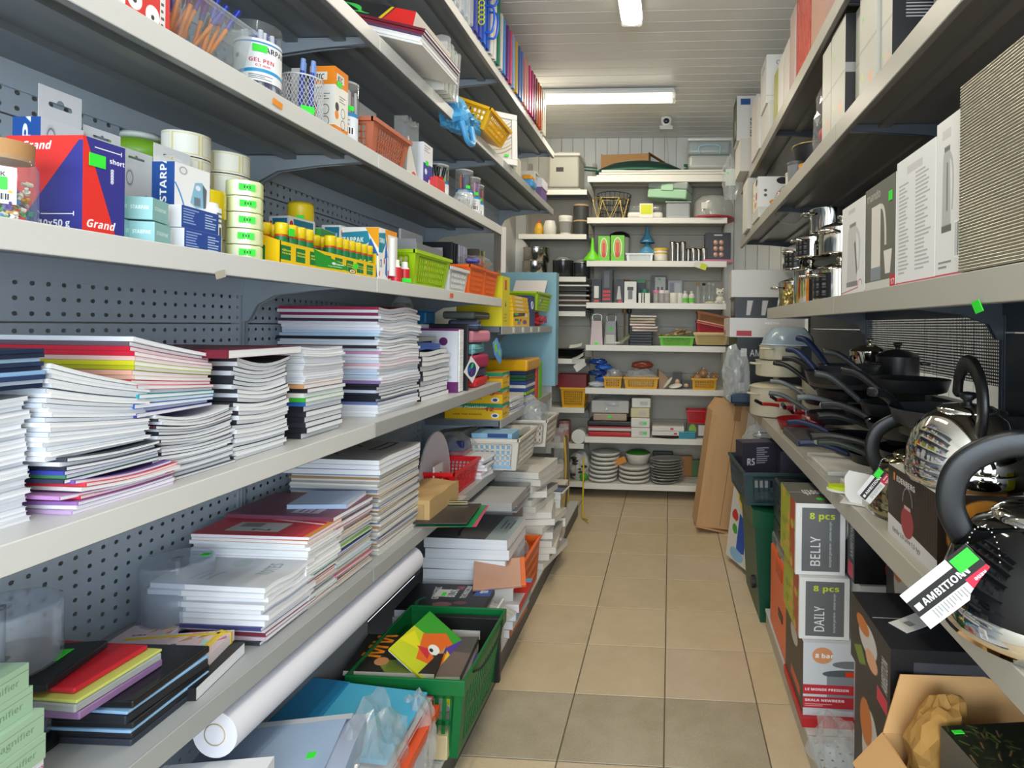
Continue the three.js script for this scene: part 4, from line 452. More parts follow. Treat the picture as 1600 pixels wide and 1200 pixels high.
{ const o = Lt('plastic_basket', 'yellow pierced basket tipped over the upper shelf edge', 'basket', -0.80, 2.44, 2.74, 0.18, 2.19); basket(o, 0.30, 0.09, 0.18, YEL, { nu: 12, nv: 3 }); o.rotation.order = 'YXZ'; o.rotation.x = 0.34; o.position.y = 2.225;
  S('green_packet', 'green packet inside the tipped yellow basket', 'packet', field(-0.1, 0.05, -0.05, 0.05, () => 0.0, (u) => 0.03 + 0.01 * Math.sin(u * 6)), mat('#3a7a5c', 0.4), -0.90, 2.235, 2.55, LF); }
{ const art = tile(100, 130, (c) => { R(c, '#dcd8d0', 0, 0, 100, 130); c.strokeStyle = '#a8977c'; for (let i = 0; i < 9; i++) { c.lineWidth = 1 + i % 3; c.beginPath(); c.moveTo(-5, 20 + i * 14); c.bezierCurveTo(30, i * 14, 60, 40 + i * 12, 105, i * 12 - 10); c.stroke(); } });
  const o = T('picture_frame', 'white picture frame with marbled print beside the yellow basket', 'picture frame', -0.91, 2.19, 2.93, 0.62); const w = 0.24, h = 0.27, b = 0.03; part(o, 'frame', [rbx(w, b, 0.018, 0.003, 0, 0, 0), rbx(w, b, 0.018, 0.003, 0, h - b, 0), rbx(b, h - 2 * b, 0.018, 0.003, -w / 2 + b / 2, b, 0), rbx(b, h - 2 * b, 0.018, 0.003, w / 2 - b / 2, b, 0)], mat('#e6e4df', 0.4)); part(o, 'print', uvTo(ni(new THREE.PlaneGeometry(w - 2 * b, h - 2 * b)).translate(0, h / 2, 0.002), art), GLOSS); part(o, 'backing', bx(w - 0.02, h - 0.02, 0.003, 0, 0.01, -0.006), mat('#8a7458', 0.8)); tag(o, 0.022, 0.012, 0.06, 0.045, 0.0105); o.rotation.order = 'YXZ'; o.rotation.x = -0.06; }
{ const o = T('green_jar', 'small jar of green beads beside the picture frame', 'jar', -0.88, 2.19, 3.12); part(o, 'glass', cy(0.025, 0.025, 0.09, 0, 0.001, 0, 18, true), CLEAR); const g = []; for (let i = 0; i < 40; i++) g.push(sph(0.006, rr(-0.016, 0.016), 0.008 + i * 0.0018, rr(-0.016, 0.016), 1, 1, 1, 6)); part(o, 'beads', g, mat('#3a7a44', 0.3)).userData.kind = 'stuff'; part(o, 'lid', cy(0.026, 0.026, 0.012, 0, 0.09, 0, 18), mat('#d8d8d4', 0.4)); }
{ const o = T('cream_box', 'cream carton beside the green bead jar', 'box', -0.93, 2.19, 3.25, LF); part(o, 'carton', rbx(0.1, 0.11, 0.12, 0.002), mat('#d5d0bf', 0.6)); part(o, 'flap', bx(0.098, 0.001, 0.118, 0, 0.11, 0), mat('#c6c1b0', 0.6)); }
S('teal_roll', 'dark teal rolled sheet on the upper shelf', 'roll', [cy(0.045, 0.045, 0.17, 0, 0, 0, 20)], mat('#44645e', 0.5), -1.0, 2.19, 3.36);
{ const o = T('blue_packet', 'light blue packet with orange flap at the shelf edge', 'packet', -0.875, 2.19, 3.5, LF); part(o, 'packet', rbx(0.11, 0.05, 0.08, 0.015), mat('#4a94cc', 0.35)); part(o, 'flap', rbx(0.09, 0.03, 0.06, 0.01, 0, 0.048, 0), mat('#d8951c', 0.4)); }
{ const o = T('lilac_carton', 'white and lilac carton at the far end of the upper shelf', 'box', -0.90, 2.19, 3.82, LF); part(o, 'carton', rbx(0.16, 0.07, 0.1, 0.002), mat('#6d5590', 0.5)); part(o, 'lid', rbx(0.17, 0.06, 0.11, 0.002, 0, 0.07, 0), mat('#d8d4dc', 0.5)); }
S('white_sheet_holder', 'white and brown card stand beside the blue packet', 'card stand', [rbx(0.02, 0.13, 0.1, 0.002, -0.03, 0, 0), rbx(0.1, 0.012, 0.1, 0.002, 0.02, 0.13, 0)], mat('#d2cec6', 0.5), -0.91, 2.19, 3.64, LF);
// ------------------------------------------------------------------ top shelf: upright folders and pouches
{ const sp2 = [['#d8dadc', 'f'], ['#cfd2d6', 'f'], ['#5a3f7c', 0], ['#d5d7da', 'f'], ['#d9dde0', 'f'], ['#9fb8d8', 'f'], ['#d0d2d4', 'f'], ['#3f4a9c', 0], ['#3d48a4', 0], ['#2f62c4', 'c'], ['#2a58b8', 'c'], ['#d8d6d2', 0], ['#e3e0dc', 0], ['#2d7a62', 0], ['#d5cfc8', 0], ['#4a86c8', 0], ['#6a3a7c', 0], ['#c84a78', 0], ['#88a8c8', 0], ['#c9a23c', 0], ['#3f5f9c', 0], ['#5a78b4', 0], ['#d88a7c', 'd'], ['#d89a90', 'd'], ['#d03a7c', 0], ['#c02c6a', 0], ['#8a2c5c', 0], ['#8c3c24', 0], ['#c9581e', 0], ['#c9551c', 0], ['#e6e0cc', 0], ['#dfdcd0', 0]];
  const nm = { '#d8dadc': 'clear' }, seen = {};
  const colour = ['clear pouch', 'clear pouch', 'purple folder', 'clear pouch', 'clear pouch', 'pale blue clear pouch', 'clear pouch', 'violet blue folder', 'violet blue folder', 'blue clip file', 'blue clip file', 'white folder', 'white folder', 'green-edged folder', 'cream folder', 'sky blue folder', 'purple folder', 'pink folder', 'grey blue folder', 'ochre folder', 'blue folder', 'blue folder', 'dotted salmon folder', 'dotted salmon folder', 'magenta folder', 'magenta folder', 'plum folder', 'brown folder', 'orange folder', 'orange folder', 'ivory folder', 'ivory folder'];
  let d = 2.05; sp2.forEach(([c, k], i) => { const t = i < 15 ? 0.052 : 0.058, th = i < 11 ? 0.03 : 0.026, h = i < 7 ? 0.29 : i < 14 ? 0.33 : 0.27, nme = colour[i].split(' ').pop(), dep = 0.23;
    const o = T(nme === 'pouch' ? 'document_pouch' : nme === 'file' ? 'clip_file' : 'binder_folder', colour[i] + ', ' + nth(i) + ' upright item from the near end of the top shelf', nme, -0.835 - dep / 2, 2.6, d, LF, colour.filter((q) => q === colour[i]).length > 1 ? colour[i] + 's on the top shelf' : undefined); d += t;
    const body = k === 'f' ? FILM2 : mat(c, 0.35);
    part(o, k === 'f' ? 'sleeve' : 'cover', k === 'f' ? rbx(th, h, dep, 0.006) : [bx(0.002, h, dep, -th / 2, 0, 0), bx(0.002, h, dep, th / 2, 0, 0), bx(th, h, 0.003, 0, 0, dep / 2)], body); part(o, 'paper', bx(th - 0.008, h - 0.02, dep - 0.02, 0, 0.003, -0.004), mat(k === 'f' ? c : '#dedbd4', 0.7));
    if (k === 'c') part(o, 'clasp', [tube([[0, 0.05, dep / 2], [0, 0.05, dep / 2 + 0.03], [0, 0.16, dep / 2 + 0.035], [0, 0.17, dep / 2]], 0.005, 16, 6), tube([[0, 0.2, dep / 2], [0, 0.2, dep / 2 + 0.03], [0, 0.29, dep / 2 + 0.035], [0, 0.3, dep / 2]], 0.005, 16, 6)], mat('#2a5fd0', 0.3));
    if (i === 13) part(o, 'edge_strip', bx(0.012, h, 0.004, 0.006, 0, dep / 2 + 0.002), mat('#2a7a60', 0.4));
    o.rotation.order = 'YXZ'; o.rotation.z = rr(-0.03, 0.03); }); }
{ const o = T('coiled_tag', 'yellow-green and blue coiled strap on the top shelf', 'strap', -0.835, 2.6, 2.43, LF); part(o, 'coil', Array.from({ length: 5 }, (_, i) => new THREE.TorusGeometry(0.012, 0.003, 6, 14).rotateY(PI / 2).translate(0, 0.05 + i * 0.02, 0.015)), mat('#b8c41e', 0.4)); part(o, 'loop', tube([[0, 0.14, 0.01], [0.02, 0.22, 0.03], [0, 0.3, 0.01]], 0.004, 16, 6), mat('#18191c', 0.4)); }
// stickers left on the shelf edges
S('orange_sticker', 'torn orange sticker on the pen shelf edge', 'sticker', rot(bx(0.03, 0.013, 0.0008), 0, 0, -0.1), mat('#f0921c', 0.5), -0.8464, 1.822, 1.195, LF);
S('orange_sticker', 'small orange price sticker on the glue shelf edge below the white basket', 'sticker', bx(0.03, 0.016, 0.0008), mat('#e8641c', 0.5), -0.8464, 1.462, 2.2, LF);
S('tape_scrap', 'scrap of yellowed tape hanging from the glue shelf edge', 'tape', rot(bx(0.024, 0.014, 0.0006), 0, 0, 0.3), mat('#b9b2a2', 0.4), -0.8464, 1.442, 1.045, LF);
S('green_sticker', 'green price sticker stuck under the kettle carton shelf edge', 'sticker', rot(bx(0.024, 0.02, 0.001), 0.3, 0, 0.2), GREENTAG, 0.5062, 1.39, 0.985, RF);
// ------------------------------------------------------------------ lower stationery shelf
{ const spindle = (label, x, d, h, r) => { const o = T('disc_spindle', label, 'disc spindle', x, 0.65, d); part(o, 'cover', lathe([[r, 0.022], [r, h - 0.006], [r - 0.006, h], [0.012, h], [0.012, h - 0.004], [0, h - 0.004]], 40), clear('#e8edf4', 0.1, 0.8)); part(o, 'discs', lathe([[0.012, 0.03], [r - 0.006, 0.03], [r - 0.006, h * 0.62], [0.012, h * 0.62]], 36), mat('#7f8794', 0.3)); part(o, 'base', lathe([[0, 0], [r + 0.012, 0], [r + 0.014, 0.008], [r + 0.012, 0.018], [r, 0.024], [0, 0.024]], 40), mat('#17181b', 0.3)); part(o, 'spike', cy(0.006, 0.006, h - 0.01, 0, 0.01, 0, 12), mat('#8d939c', 0.4)); return o; };
  spindle('clear domed disc spindle at the picture edge', -1.10, 0.895, 0.235, 0.076); const s = spindle('clear domed disc spindle beside the white notebook pile', -1.125, 1.27, 0.165, 0.07); part(s, 'price_tag', bx(0.02, 0.001, 0.016, 0.05, 0.166, -0.02), GREENTAG); }
{ const gt = tile(110, 44, (c) => { R(c, '#a9c9ab', 0, 0, 110, 44); tx(c, 'Magnifier', 30, 24, 15, '#5f8a68', { b: 0 }); }), wt = tile(110, 44, (c) => { R(c, '#f0eef0', 0, 0, 110, 44); tx(c, 'MAGNIFYING GLASS', 4, 16, 11, '#a83a5a'); tx(c, '90 MM', 30, 34, 12, '#a83a5a'); });
  for (let i = 0; i < 6; i++) { const g = i > 1, o = T('magnifier_carton', (g ? ['', '', 'lowest', 'second', 'third', 'topmost'][i] + ' green carton in the magnifier stack at the picture edge' : ['bottom', 'upper'][i] + ' white carton under the green magnifier cartons'), 'box', -0.955 + rr(-0.004, 0.004) - (i > 3 ? 0.012 : 0), 0.65 + i * 0.0365, 0.735 - (i > 3 ? (i - 3) * 0.007 : 0), LF + 0.12 + rr(-0.02, 0.02), 'magnifier cartons'); part(o, 'carton', pbox(0.10, 0.036, 0.12, { all: flat(g ? '#a9c9ab' : '#eceaec'), f: g ? gt : wt, r: g ? gt : wt }), PRINT); part(o, 'lid_edge', bx(0.1005, 0.001, 0.1205, 0, 0.026, 0), mat(g ? '#86a98a' : '#cfcdd0', 0.6)); } }
{ const wal = [['#2f3440', 0.012], ['#1d1f24', 0.01], ['#8fb8dc', 0.006], ['#1b1d22', 0.012], ['#22252c', 0.016], ['#8eb6da', 0.006], ['#1c1d20', 0.014], ['#93709c', 0.014], ['#b9bccc', 0.014], ['#c9d06c', 0.006], ['#cf2634', 0.01], ['#232427', 0.014]];
  const lab = ['dark grey wallet at the bottom of the wallet pile', 'black wallet second from the bottom of the wallet pile', 'lower light blue folder in the wallet pile', 'black folder between the two light blue folders', 'black ribbed folder above the lower blue folder', 'upper light blue folder in the wallet pile', 'thick black textured cover in the wallet pile', 'purple plastic wallet in the wallet pile', 'clear plastic wallet under the lime folder', 'lime green folder under the red wallet', 'red passport wallet under the black passport cover', 'black passport cover with green tag on top of the pile'];
  let y = 0.65; wal.forEach(([c, t], i) => { const small = i > 9, w = small ? 0.13 : 0.17 - (i > 6 ? 0.02 : 0), dp = small ? 0.19 : 0.30, o = T('wallet_folder', lab[i], 'wallet', -0.89 - dp / 2 - (i > 6 ? 0.035 : 0) - (small ? 0.02 : 0) - (i === 11 ? 0.045 : 0), y, 0.965 - (i > 6 ? 0.025 : 0) + (i === 11 ? -0.035 : 0) + (i < 7 ? 0.03 : 0), LF + rr(-0.05, 0.05) + (i === 11 ? 0.25 : 0)); part(o, 'cover', rbx(w, t - 0.0006, dp, Math.min(0.003, t / 3)), i === 8 ? FROST : mat(c, i > 5 && i < 9 ? 0.25 : 0.5)); if (i === 11) { tag(o, 0.036, 0.02, 0.02, t + 0.0004, 0.05, 0, 'price_tag', GREENTAG, -PI / 2); part(o, 'emblem', [new THREE.TorusGeometry(0.024, 0.0006, 4, 24).rotateX(PI / 2).translate(-0.01, t, 0.0), bx(0.07, 0.0006, 0.003, 0, t - 0.0003, -0.05), bx(0.05, 0.0006, 0.003, 0, t - 0.0003, -0.06)], mat('#6d7076', 0.5)); } y += t; }); }
{ const t = tile(200, 300, (c) => { R(c, '#e6cdd2', 0, 0, 200, 300); const q = mulberry(7), cs = ['#d98aa8', '#8cc8bc', '#c09a50', '#e8b0a8', '#a8d8d0', '#d0708c', '#f0e4e0']; for (let i = 0; i < 34; i++) { const x = q() * 200, y = q() * 300, r = 12 + q() * 30; poly(c, cs[i % 7], [[x, y], [x + r, y + r * (q() - 0.3)], [x + r * (q() - 0.2), y + r]]); } R(c, '#e6cdd2', 60, 40, 80, 190); tx(c, 'girls', 70, 130, 46, '#3a2f38', { rot: PI / 2, al: 'center' }); tx(c, 'YES', 116, 130, 52, '#3a2f38', { rot: PI / 2, al: 'center' }); R(c, '#f0d41c', 0, 268, 200, 10); });
  const o = T('diary', 'pastel patterned diary with yellow elastic', 'diary', -1.01, 0.676, 1.105, LF + 0.22); part(o, 'cover', pbox(0.135, 0.022, 0.20, { all: flat('#e9d8dc'), t, f: flat('#ece0e2'), l: flat('#e6cdd2') }), PRINT); part(o, 'elastic', [bx(0.137, 0.024, 0.006, 0, -0.0005, 0.075), bx(0.006, 0.024, 0.202, 0.055, -0.0005, 0)], mat('#e6c81a', 0.5)); 
  const o2 = T('black_notebook', 'black hardback notebook under the pastel diary', 'notebook', -0.995, 0.65, 1.095, LF + 0.15); notebook(o2, 0.155, 0.215, 0, () => 0.0255, 'l', '#1b1c1f');
  const o3 = T('diary', 'second pastel diary behind the yellow elastic one', 'diary', -1.12, 0.65, 1.16, LF + 0.1); part(o3, 'cover', pbox(0.12, 0.035, 0.10, { all: flat('#e4c9d0'), t }), PRINT); part(o3, 'pages', bx(0.1, 0.03, 0.002, 0, 0.002, 0.0505), PAGES); }
const grayCover = tile(160, 110, (c) => { R(c, '#c9cbd0', 0, 0, 160, 110); tx(c, 'NOTES', 60, 86, 17, '#8a9a9c'); fine(c, 20, 30, 60, 3, 8, '#aab0b6'); disc(c, '#b8c4c4', 110, 50, 16, 9); });
pile('under the grey-covered notebooks', 'notebook', 'exercise_book', 'low white notebook pile on the lower shelf', -0.885, 1.225, 1.40, 0.26, 0.65, 5, () => 0.008, ['#31343c', '#c9b4bc', '#7a3040', '#dcd6d8', '#4a4a80'], { spine: 'l', jx: 0.006 });
pile('of the grey-covered notebooks', 'notebook', 'exercise_book', 'grey-covered notebooks of the low white pile', -0.885, 1.225, 1.40, 0.27, 0.69, 7, (u) => 0.0122 * (1 + 0.04 * Math.sin(u * 9)), ['#d3d5da'], { spine: 0, jx: 0.008, jz: 0.008, top: grayCover });
const redCover = tile(160, 110, (c) => { R(c, '#d5404a', 0, 0, 160, 110); c.fillStyle = '#f4e8e4'; for (let i = 0; i < 7; i++) poly(c, i % 2 ? '#b8203c' : '#f2e6e2', [[90 + i * 12, 110], [130 + i * 12, 40], [138 + i * 12, 40], [98 + i * 12, 110]]); R(c, '#cfcdca', 30, 24, 70, 50); R(c, '#8d8c8c', 64, 30, 30, 20); tx(c, 'Z', 38, 56, 24, '#555'); R(c, '#e8943a', 0, 104, 160, 6); });
pile('in the thin layer under the red magazines', 'magazine', 'magazine', 'coloured magazines under the red pile', -0.885, 1.385, 1.50, 0.26, 0.65, 16, () => 0.0055, ['#e2dcd6', '#c9a8a8', '#d8d2cc', '#c8404a', '#b9d0d8', '#e6e0da', '#7a5a90', '#50b0b8'], { spine: 'l', jx: 0.003, pages: PAGES2 });
pile('in the pile with the red cover', 'magazine', 'magazine', 'red magazines on the lower shelf', -0.88, 1.37, 1.515, 0.30, 0.738, 11, (u, v) => 0.0088, ['#f0ece8', '#e9e4e0', '#f2efec', '#ece7e2', '#f1eeea', '#eee9e5', '#efebe8', '#ece8e2', '#f0ede8', '#e8a060', '#cf4048'], { spine: 0, jx: 0.003, jz: 0.005, top: redCover });
const maroonCover = tile(150, 110, (c) => { R(c, '#7a4456', 0, 0, 150, 110); R(c, '#c9b4bc', 20, 60, 40, 28); fine(c, 24, 66, 30, 3, 6, '#7a4456'); });
pile('below the maroon covers', 'magazine', 'magazine', 'coloured magazines of the maroon-topped pile', -0.885, 1.50, 1.68, 0.27, 0.65, 26, () => 0.0062, ['#d8d2ca', '#c9c0b4', '#b98a6a', '#e2ddd6', '#3f5fa8', '#d06a8a', '#7ab04a', '#e6e2dc', '#5a5f6a', '#a8c4d8'], { spine: 'l', jx: 0.003, pages: PAGES2 });
pile('of the maroon-topped magazines', 'magazine', 'magazine', 'maroon magazines', -0.885, 1.485, 1.68, 0.30, 0.8112, 3, () => 0.0115, ['#8a6a76', '#8a5a6a', '#7a4456'], { spine: 'l', top: maroonCover });
{ const o = T('booklet', 'small light blue booklet lying on the maroon magazine', 'booklet', -0.975, 0.8458, 1.61, LF + 0.12); notebook(o, 0.13, 0.16, 0, () => 0.012, 'l', '#a9bcd8'); }
const wcover = tile(200, 150, (c) => { R(c, '#b9b7b2', 0, 0, 200, 150); c.strokeStyle = '#4a4a48'; c.lineWidth = 5; c.beginPath(); c.moveTo(40, 70); c.quadraticCurveTo(100, 30, 150, 60); c.lineTo(130, 74); c.stroke(); R(c, '#3f4040', 96, 96, 92, 20); R(c, '#b9b7b2', 102, 101, 80, 10); });
pile('in the tall paper pile', 'paper', 'paper_block', 'tall paper pile of the lower shelf', -0.885, 1.725, 2.005, 0.28, 0.65, 40, () => 0.0062, ['#d6d2cc', '#c9c5bd', '#e2dfda', '#a8a298', '#dcd8d2', '#b48a5c', '#d9d5ce', '#8088a8'], { spine: 'l', jx: 0.005, jz: 0.005, pages: PAGES2 });
pile('of the blocks crowning the tall paper pile', 'paper', 'paper_block', 'upper blocks of the tall paper pile', -0.88, 1.715, 2.0, 0.31, 0.898, 3, (u) => 0.015 * (1 + 0.05 * Math.sin(u * 6)), ['#d5d2ce', '#4a60b0', '#c5c2bc'], { spine: 0, jx: 0.006, top: wcover });
// farther along the lower shelf
{ const discs = (label, d, r, c, x) => { const o = T('cake_board', label, 'board', x, 0.655, d, LF); part(o, 'sheet', extr(Array.from({ length: 24 }, (_, i) => { const a = PI * i / 23; return [r * Math.cos(a), 0.02 + r * 1.35 * Math.sin(a)]; }), 0.006), mat(c, 0.5)); part(o, 'edge', tube(Array.from({ length: 20 }, (_, i) => { const a = PI * i / 19; return [r * Math.cos(a), 0.02 + r * 1.35 * Math.sin(a), 0.006]; }), 0.003, 30, 5), mat('#b9b6b4', 0.5)); };
  discs('upright grey rounded sheet behind the paper pile', 2.0, 0.15, '#8f8c8c', -1.08); discs('upright brownish rounded sheet behind the kraft pack', 2.12, 0.14, '#a39a92', -1.04); discs('upright white rounded sheet standing in the red basket', 2.42, 0.165, '#d2ced2', -1.0); }
{ const o = Lt('plastic_basket', 'red pierced basket on the lower shelf', 'basket', -0.862, 2.30, 2.60, 0.24, 0.65); basket(o, 0.30, 0.10, 0.24, REDP, { nu: 14, nv: 5, fu: 0.3, fv: 0.25 }); const p = T('photo_frame', 'small green and white photo card inside the red basket', 'card', -0.95, 0.66, 2.34, LF); part(p, 'card', rbx(0.09, 0.12, 0.006, 0.001), mat('#e0dcd8', 0.5)); part(p, 'picture', bx(0.06, 0.05, 0.001, 0, 0.035, 0.0035), mat('#4a5a44', 0.5)); }
{ const o = T('kraft_paper_pack', 'pack wrapped in crumpled brown kraft paper', 'paper pack', -0.93, 0.66, 2.14, LF); part(o, 'wrap', field(-0.14, 0.14, -0.09, 0.09, () => 0.0, (u, v) => 0.075 + 0.004 * Math.sin(u * 11) * Math.cos(v * 7), 14, 8), mat('#c3a06c', 0.8)); part(o, 'fold', [field(-0.142, -0.139, -0.07, 0.07, () => 0.01, () => 0.06, 1, 2)], mat('#b08e5c', 0.8)); part(o, 'sheet', bx(0.33, 0.003, 0.22, 0.02, -0.004, 0.0), FROST); }
{ const o = T('clipboard', 'black clipboard lying over the shelf edge with green backing', 'clipboard', -0.87, 0.655, 2.08, LF + 0.1); part(o, 'board', rbx(0.22, 0.006, 0.28, 0.002, 0, 0.006, 0.02), mat('#3a3836', 0.35)); part(o, 'clip', [rbx(0.012, 0.01, 0.11, 0.003, 0.09, 0.012, 0.06), rod([0.1, 0.022, 0.01], [0.1, 0.022, 0.11], 0.005)], mat('#b5aa88', 0.3, 1)); const c = [['#1f8a50', 0.004], ['#d04a70', 0.002], ['#3a4aa0', 0.0]]; c.forEach(([k, y], i) => { const q = T('cover_sheet', ['green cover sheet under the black clipboard', 'pink cover sheet under the green sheet', 'blue cover sheet at the bottom under the clipboard'][i], 'cover sheet', -0.865 + (i === 1 ? 0.01 : 0), 0.6505 + y * 0.5, 2.09, LF + 0.1 + i * 0.03); part(q, 'sheet', bx(0.24, 0.0012, 0.30, 0, 0, 0.02), mat(k, 0.35)); part(q, 'edge', bx(0.24, 0.0016, 0.002, 0, 0, 0.171), mat(k, 0.4)); }); }
{ const o = T('bagged_packet', 'dark blue and red packets in a crinkled clear bag behind the red basket', 'plastic bag', -1.02, 0.65, 2.72, LF); part(o, 'film', bagGeo(0.22, 0.2, 0.2, 44), FILM); part(o, 'contents', [rbx(0.15, 0.06, 0.14, 0.01, 0, 0.004, 0), rbx(0.14, 0.05, 0.13, 0.01, 0, 0.115, 0)], mat('#2a2a5c', 0.4)); part(o, 'insert', rbx(0.15, 0.045, 0.14, 0.01, 0, 0.067, 0), mat('#a82038', 0.4)); }
pile('between the red and off-white baskets', 'pad', 'writing_pad', 'pads between the red and white baskets', -0.845, 2.62, 2.74, 0.16, 0.65, 6, () => 0.016, ['#d8d4d0', '#c83a3a', '#e2dedb', '#3a3a3e', '#cfa8a8', '#d8d4d2'], { spine: 'r', jx: 0.01, jr: 0.15 });
{ const m = mat('#d9d2c4', 0.4); const o = Lt('plastic_basket', 'large off-white basket with slanted slots jutting over the shelf', 'basket', -0.72, 2.75, 3.14, 0.34, 0.652); basket(o, 0.39, 0.15, 0.34, m, { nu: 12, nv: 4, fu: 0.42, fv: 0.3 });
  const b = T('light_blue_carton', 'light blue carton in the large off-white basket', 'box', -0.86, 0.66, 2.84, LF); part(b, 'carton', rbx(0.14, 0.17, 0.2, 0.002), mat('#8eb8d6', 0.5)); part(b, 'print', bx(0.001, 0.02, 0.1, -0.0705, 0.15, 0.03), mat('#2a4a80', 0.5));
  ['#d88aa4', '#d8d4c8', '#4a7a3c', '#5a6aa8', '#e2d8a0', '#c9c4bc'].forEach((c, i) => { const p = T('bagged_stationery', ['pink bag of small goods in the large off-white basket', 'white bag of small goods in the large off-white basket', 'green packet behind the light blue carton', 'blue packet lying in the large off-white basket', 'pale yellow packet in the large off-white basket', 'grey packet in the large off-white basket'][i], 'packet', -0.96 + (i % 3) * 0.08, 0.735 + (i % 2) * 0.03, 2.93 + i * 0.03, LF + rr(-0.6, 0.6)); part(p, 'packet', field(-0.09, 0.09, -0.03, 0.03, (u) => 0.006 * Math.sin(u * 7), (u) => 0.035 + 0.012 * Math.sin(u * PI)), mat(c, 0.3)); part(p, 'seal', bx(0.006, 0.004, 0.06, 0.09, 0.016, 0), mat('#e6e6e2', 0.3)); });
  const o2 = Lt('plastic_basket', 'second off-white basket full of clear film at the end of the lower shelf', 'basket', -0.70, 3.30, 3.62, 0.26, 0.655); basket(o2, 0.32, 0.15, 0.26, m, { nu: 10, nv: 3, fu: 0.7, fv: 0.5 }); const f = T('blister_bag', 'heap of crumpled clear film in the second off-white basket', 'plastic bag', -0.83, 0.665, 3.46, LF); part(f, 'film', bagGeo(0.27, 0.27, 0.2, 57, 0.3), FILM2); part(f, 'inner', bagGeo(0.18, 0.2, 0.14, 61, 0.4), FILM2); }
S('flat_grey_box', 'flat grey carton under the large off-white basket', 'box', [rbx(0.26, 0.035, 0.2, 0.002), bx(0.258, 0.001, 0.198, 0, 0.035, 0)], mat('#a8a6a2', 0.6), -0.78, 0.545, 2.62, LF);
// ------------------------------------------------------------------ pencil cases and the farthest bay
{ const cs = [['#3a3c52', 0.30], ['#d8899c', -0.1], ['#7ac0c8', 0.1], ['#b02c58', 0.0], ['#5a5870', -0.05], ['#d0242c', 0.08]], y = [1.33, 1.275, 1.22, 1.155, 1.11, 1.0705], lb = ['navy pencil case with white lettering on top of the pile', 'pink trimmed pencil case under the navy one', 'turquoise trimmed dark pencil case in the pile', 'magenta pencil case in the middle of the pile', 'grey violet pencil case low in the pile', 'red pencil case at the bottom of the pile'];
  cs.forEach(([c, t], i) => { const o = T('pencil_case', lb[i], 'pencil case', -0.965, y[i], 2.68, LF + t); part(o, 'case', rbx(0.21, [0.05, 0.055, 0.05, 0.062, 0.045, 0.04][i], 0.14 + (i % 2) * 0.03, 0.016, 0, 0, 0, 3), mat(c, 0.6)); part(o, 'zip', [tube([[-0.107, 0.025, -0.05], [-0.108, 0.025, 0], [-0.107, 0.025, 0.06], [-0.06, 0.026, 0.074], [0.06, 0.026, 0.074]], 0.0035, 20, 5)], mat(['#6a8ab0', '#f0b8c0', '#58b0b4', '#7a1a3c', '#3c3a4c', '#8a161c'][i], 0.4)); if (!i) part(o, 'lettering', [bx(0.05, 0.004, 0.001, 0, 0.03, 0.071), bx(0.04, 0.004, 0.001, 0, 0.02, 0.071)], mat('#e8e8ec', 0.5)); });
  const o = T('grey_case', 'grey green flat case on top of the pencil cases', 'case', -0.97, 1.383, 2.72, LF); part(o, 'case', rbx(0.24, 0.035, 0.15, 0.012), mat('#5c6058', 0.6)); part(o, 'piping', [tube([[-0.11, 0.018, 0.076], [0, 0.018, 0.078], [0.11, 0.018, 0.076]], 0.003, 12, 5)], mat('#9aa090', 0.5));
  const p = T('hang_card', 'white diamond card with round blue green and purple picture', 'card', -0.868, 1.10, 2.50, LF - 0.25); const ct = tile(90, 90, (c) => { R(c, '#e9e6e4', 0, 0, 90, 90); disc(c, '#22407c', 45, 45, 34); disc(c, '#7a2a6c', 36, 54, 16, 10); disc(c, '#4ac84a', 60, 36, 14, 8); disc(c, '#2a6ac0', 36, 30, 12, 8); }); part(p, 'card', uvTo(bx(0.085, 0.085, 0.001, 0, -0.0425, 0), ct).rotateZ(PI / 4 + 0.1).translate(0, 0.06, 0), PRINT); part(p, 'string', rod([0, 0.12, 0], [0, 0.17, 0], 0.001), mat('#d8d8d8', 0.5));
  const q = T('hang_card', 'blue and green drop-shaped swing tag hanging from a pencil case', 'card', -0.85, 1.20, 2.80, LF - 0.2); part(q, 'card', extr([[-0.04, 0.07], [0, 0.095], [0.05, 0.03], [0.045, -0.03], [0.03, -0.035], [-0.02, 0.01]], 0.003), mat('#5f9ad0', 0.4)); part(q, 'print', [extr([[-0.03, 0.06], [-0.012, 0.08], [0.004, 0.03], [-0.012, 0.02]], 0.0036), extr([[0.015, 0.04], [0.03, 0.03], [0.04, 0.0], [0.02, 0.01]], 0.0036)], mat('#8ac84a', 0.4));
  const b = T('brown_bag', 'crinkled clear and brown bag behind the archive file', 'plastic bag', -1.08, 1.36, 2.28, LF); part(b, 'film', bagGeo(0.1, 0.12, 0.08, 71), FILM2); part(b, 'contents', rbx(0.06, 0.08, 0.05, 0.01, 0, 0.002, 0), mat('#6a5040', 0.7));
  S('blue_box', 'small blue plastic box behind the archive file', 'box', [rbx(0.1, 0.05, 0.08, 0.006), bx(0.108, 0.006, 0.088, 0, 0.05, 0)], mat('#1f6a9c', 0.4), -1.07, 1.36, 2.44, LF);
  S('paper_block', 'block of white paper supporting the small blue box', 'paper', rbx(0.3, 0.288, 0.14, 0.002), PAGES, -1.12, 1.07, 2.38, LF); }
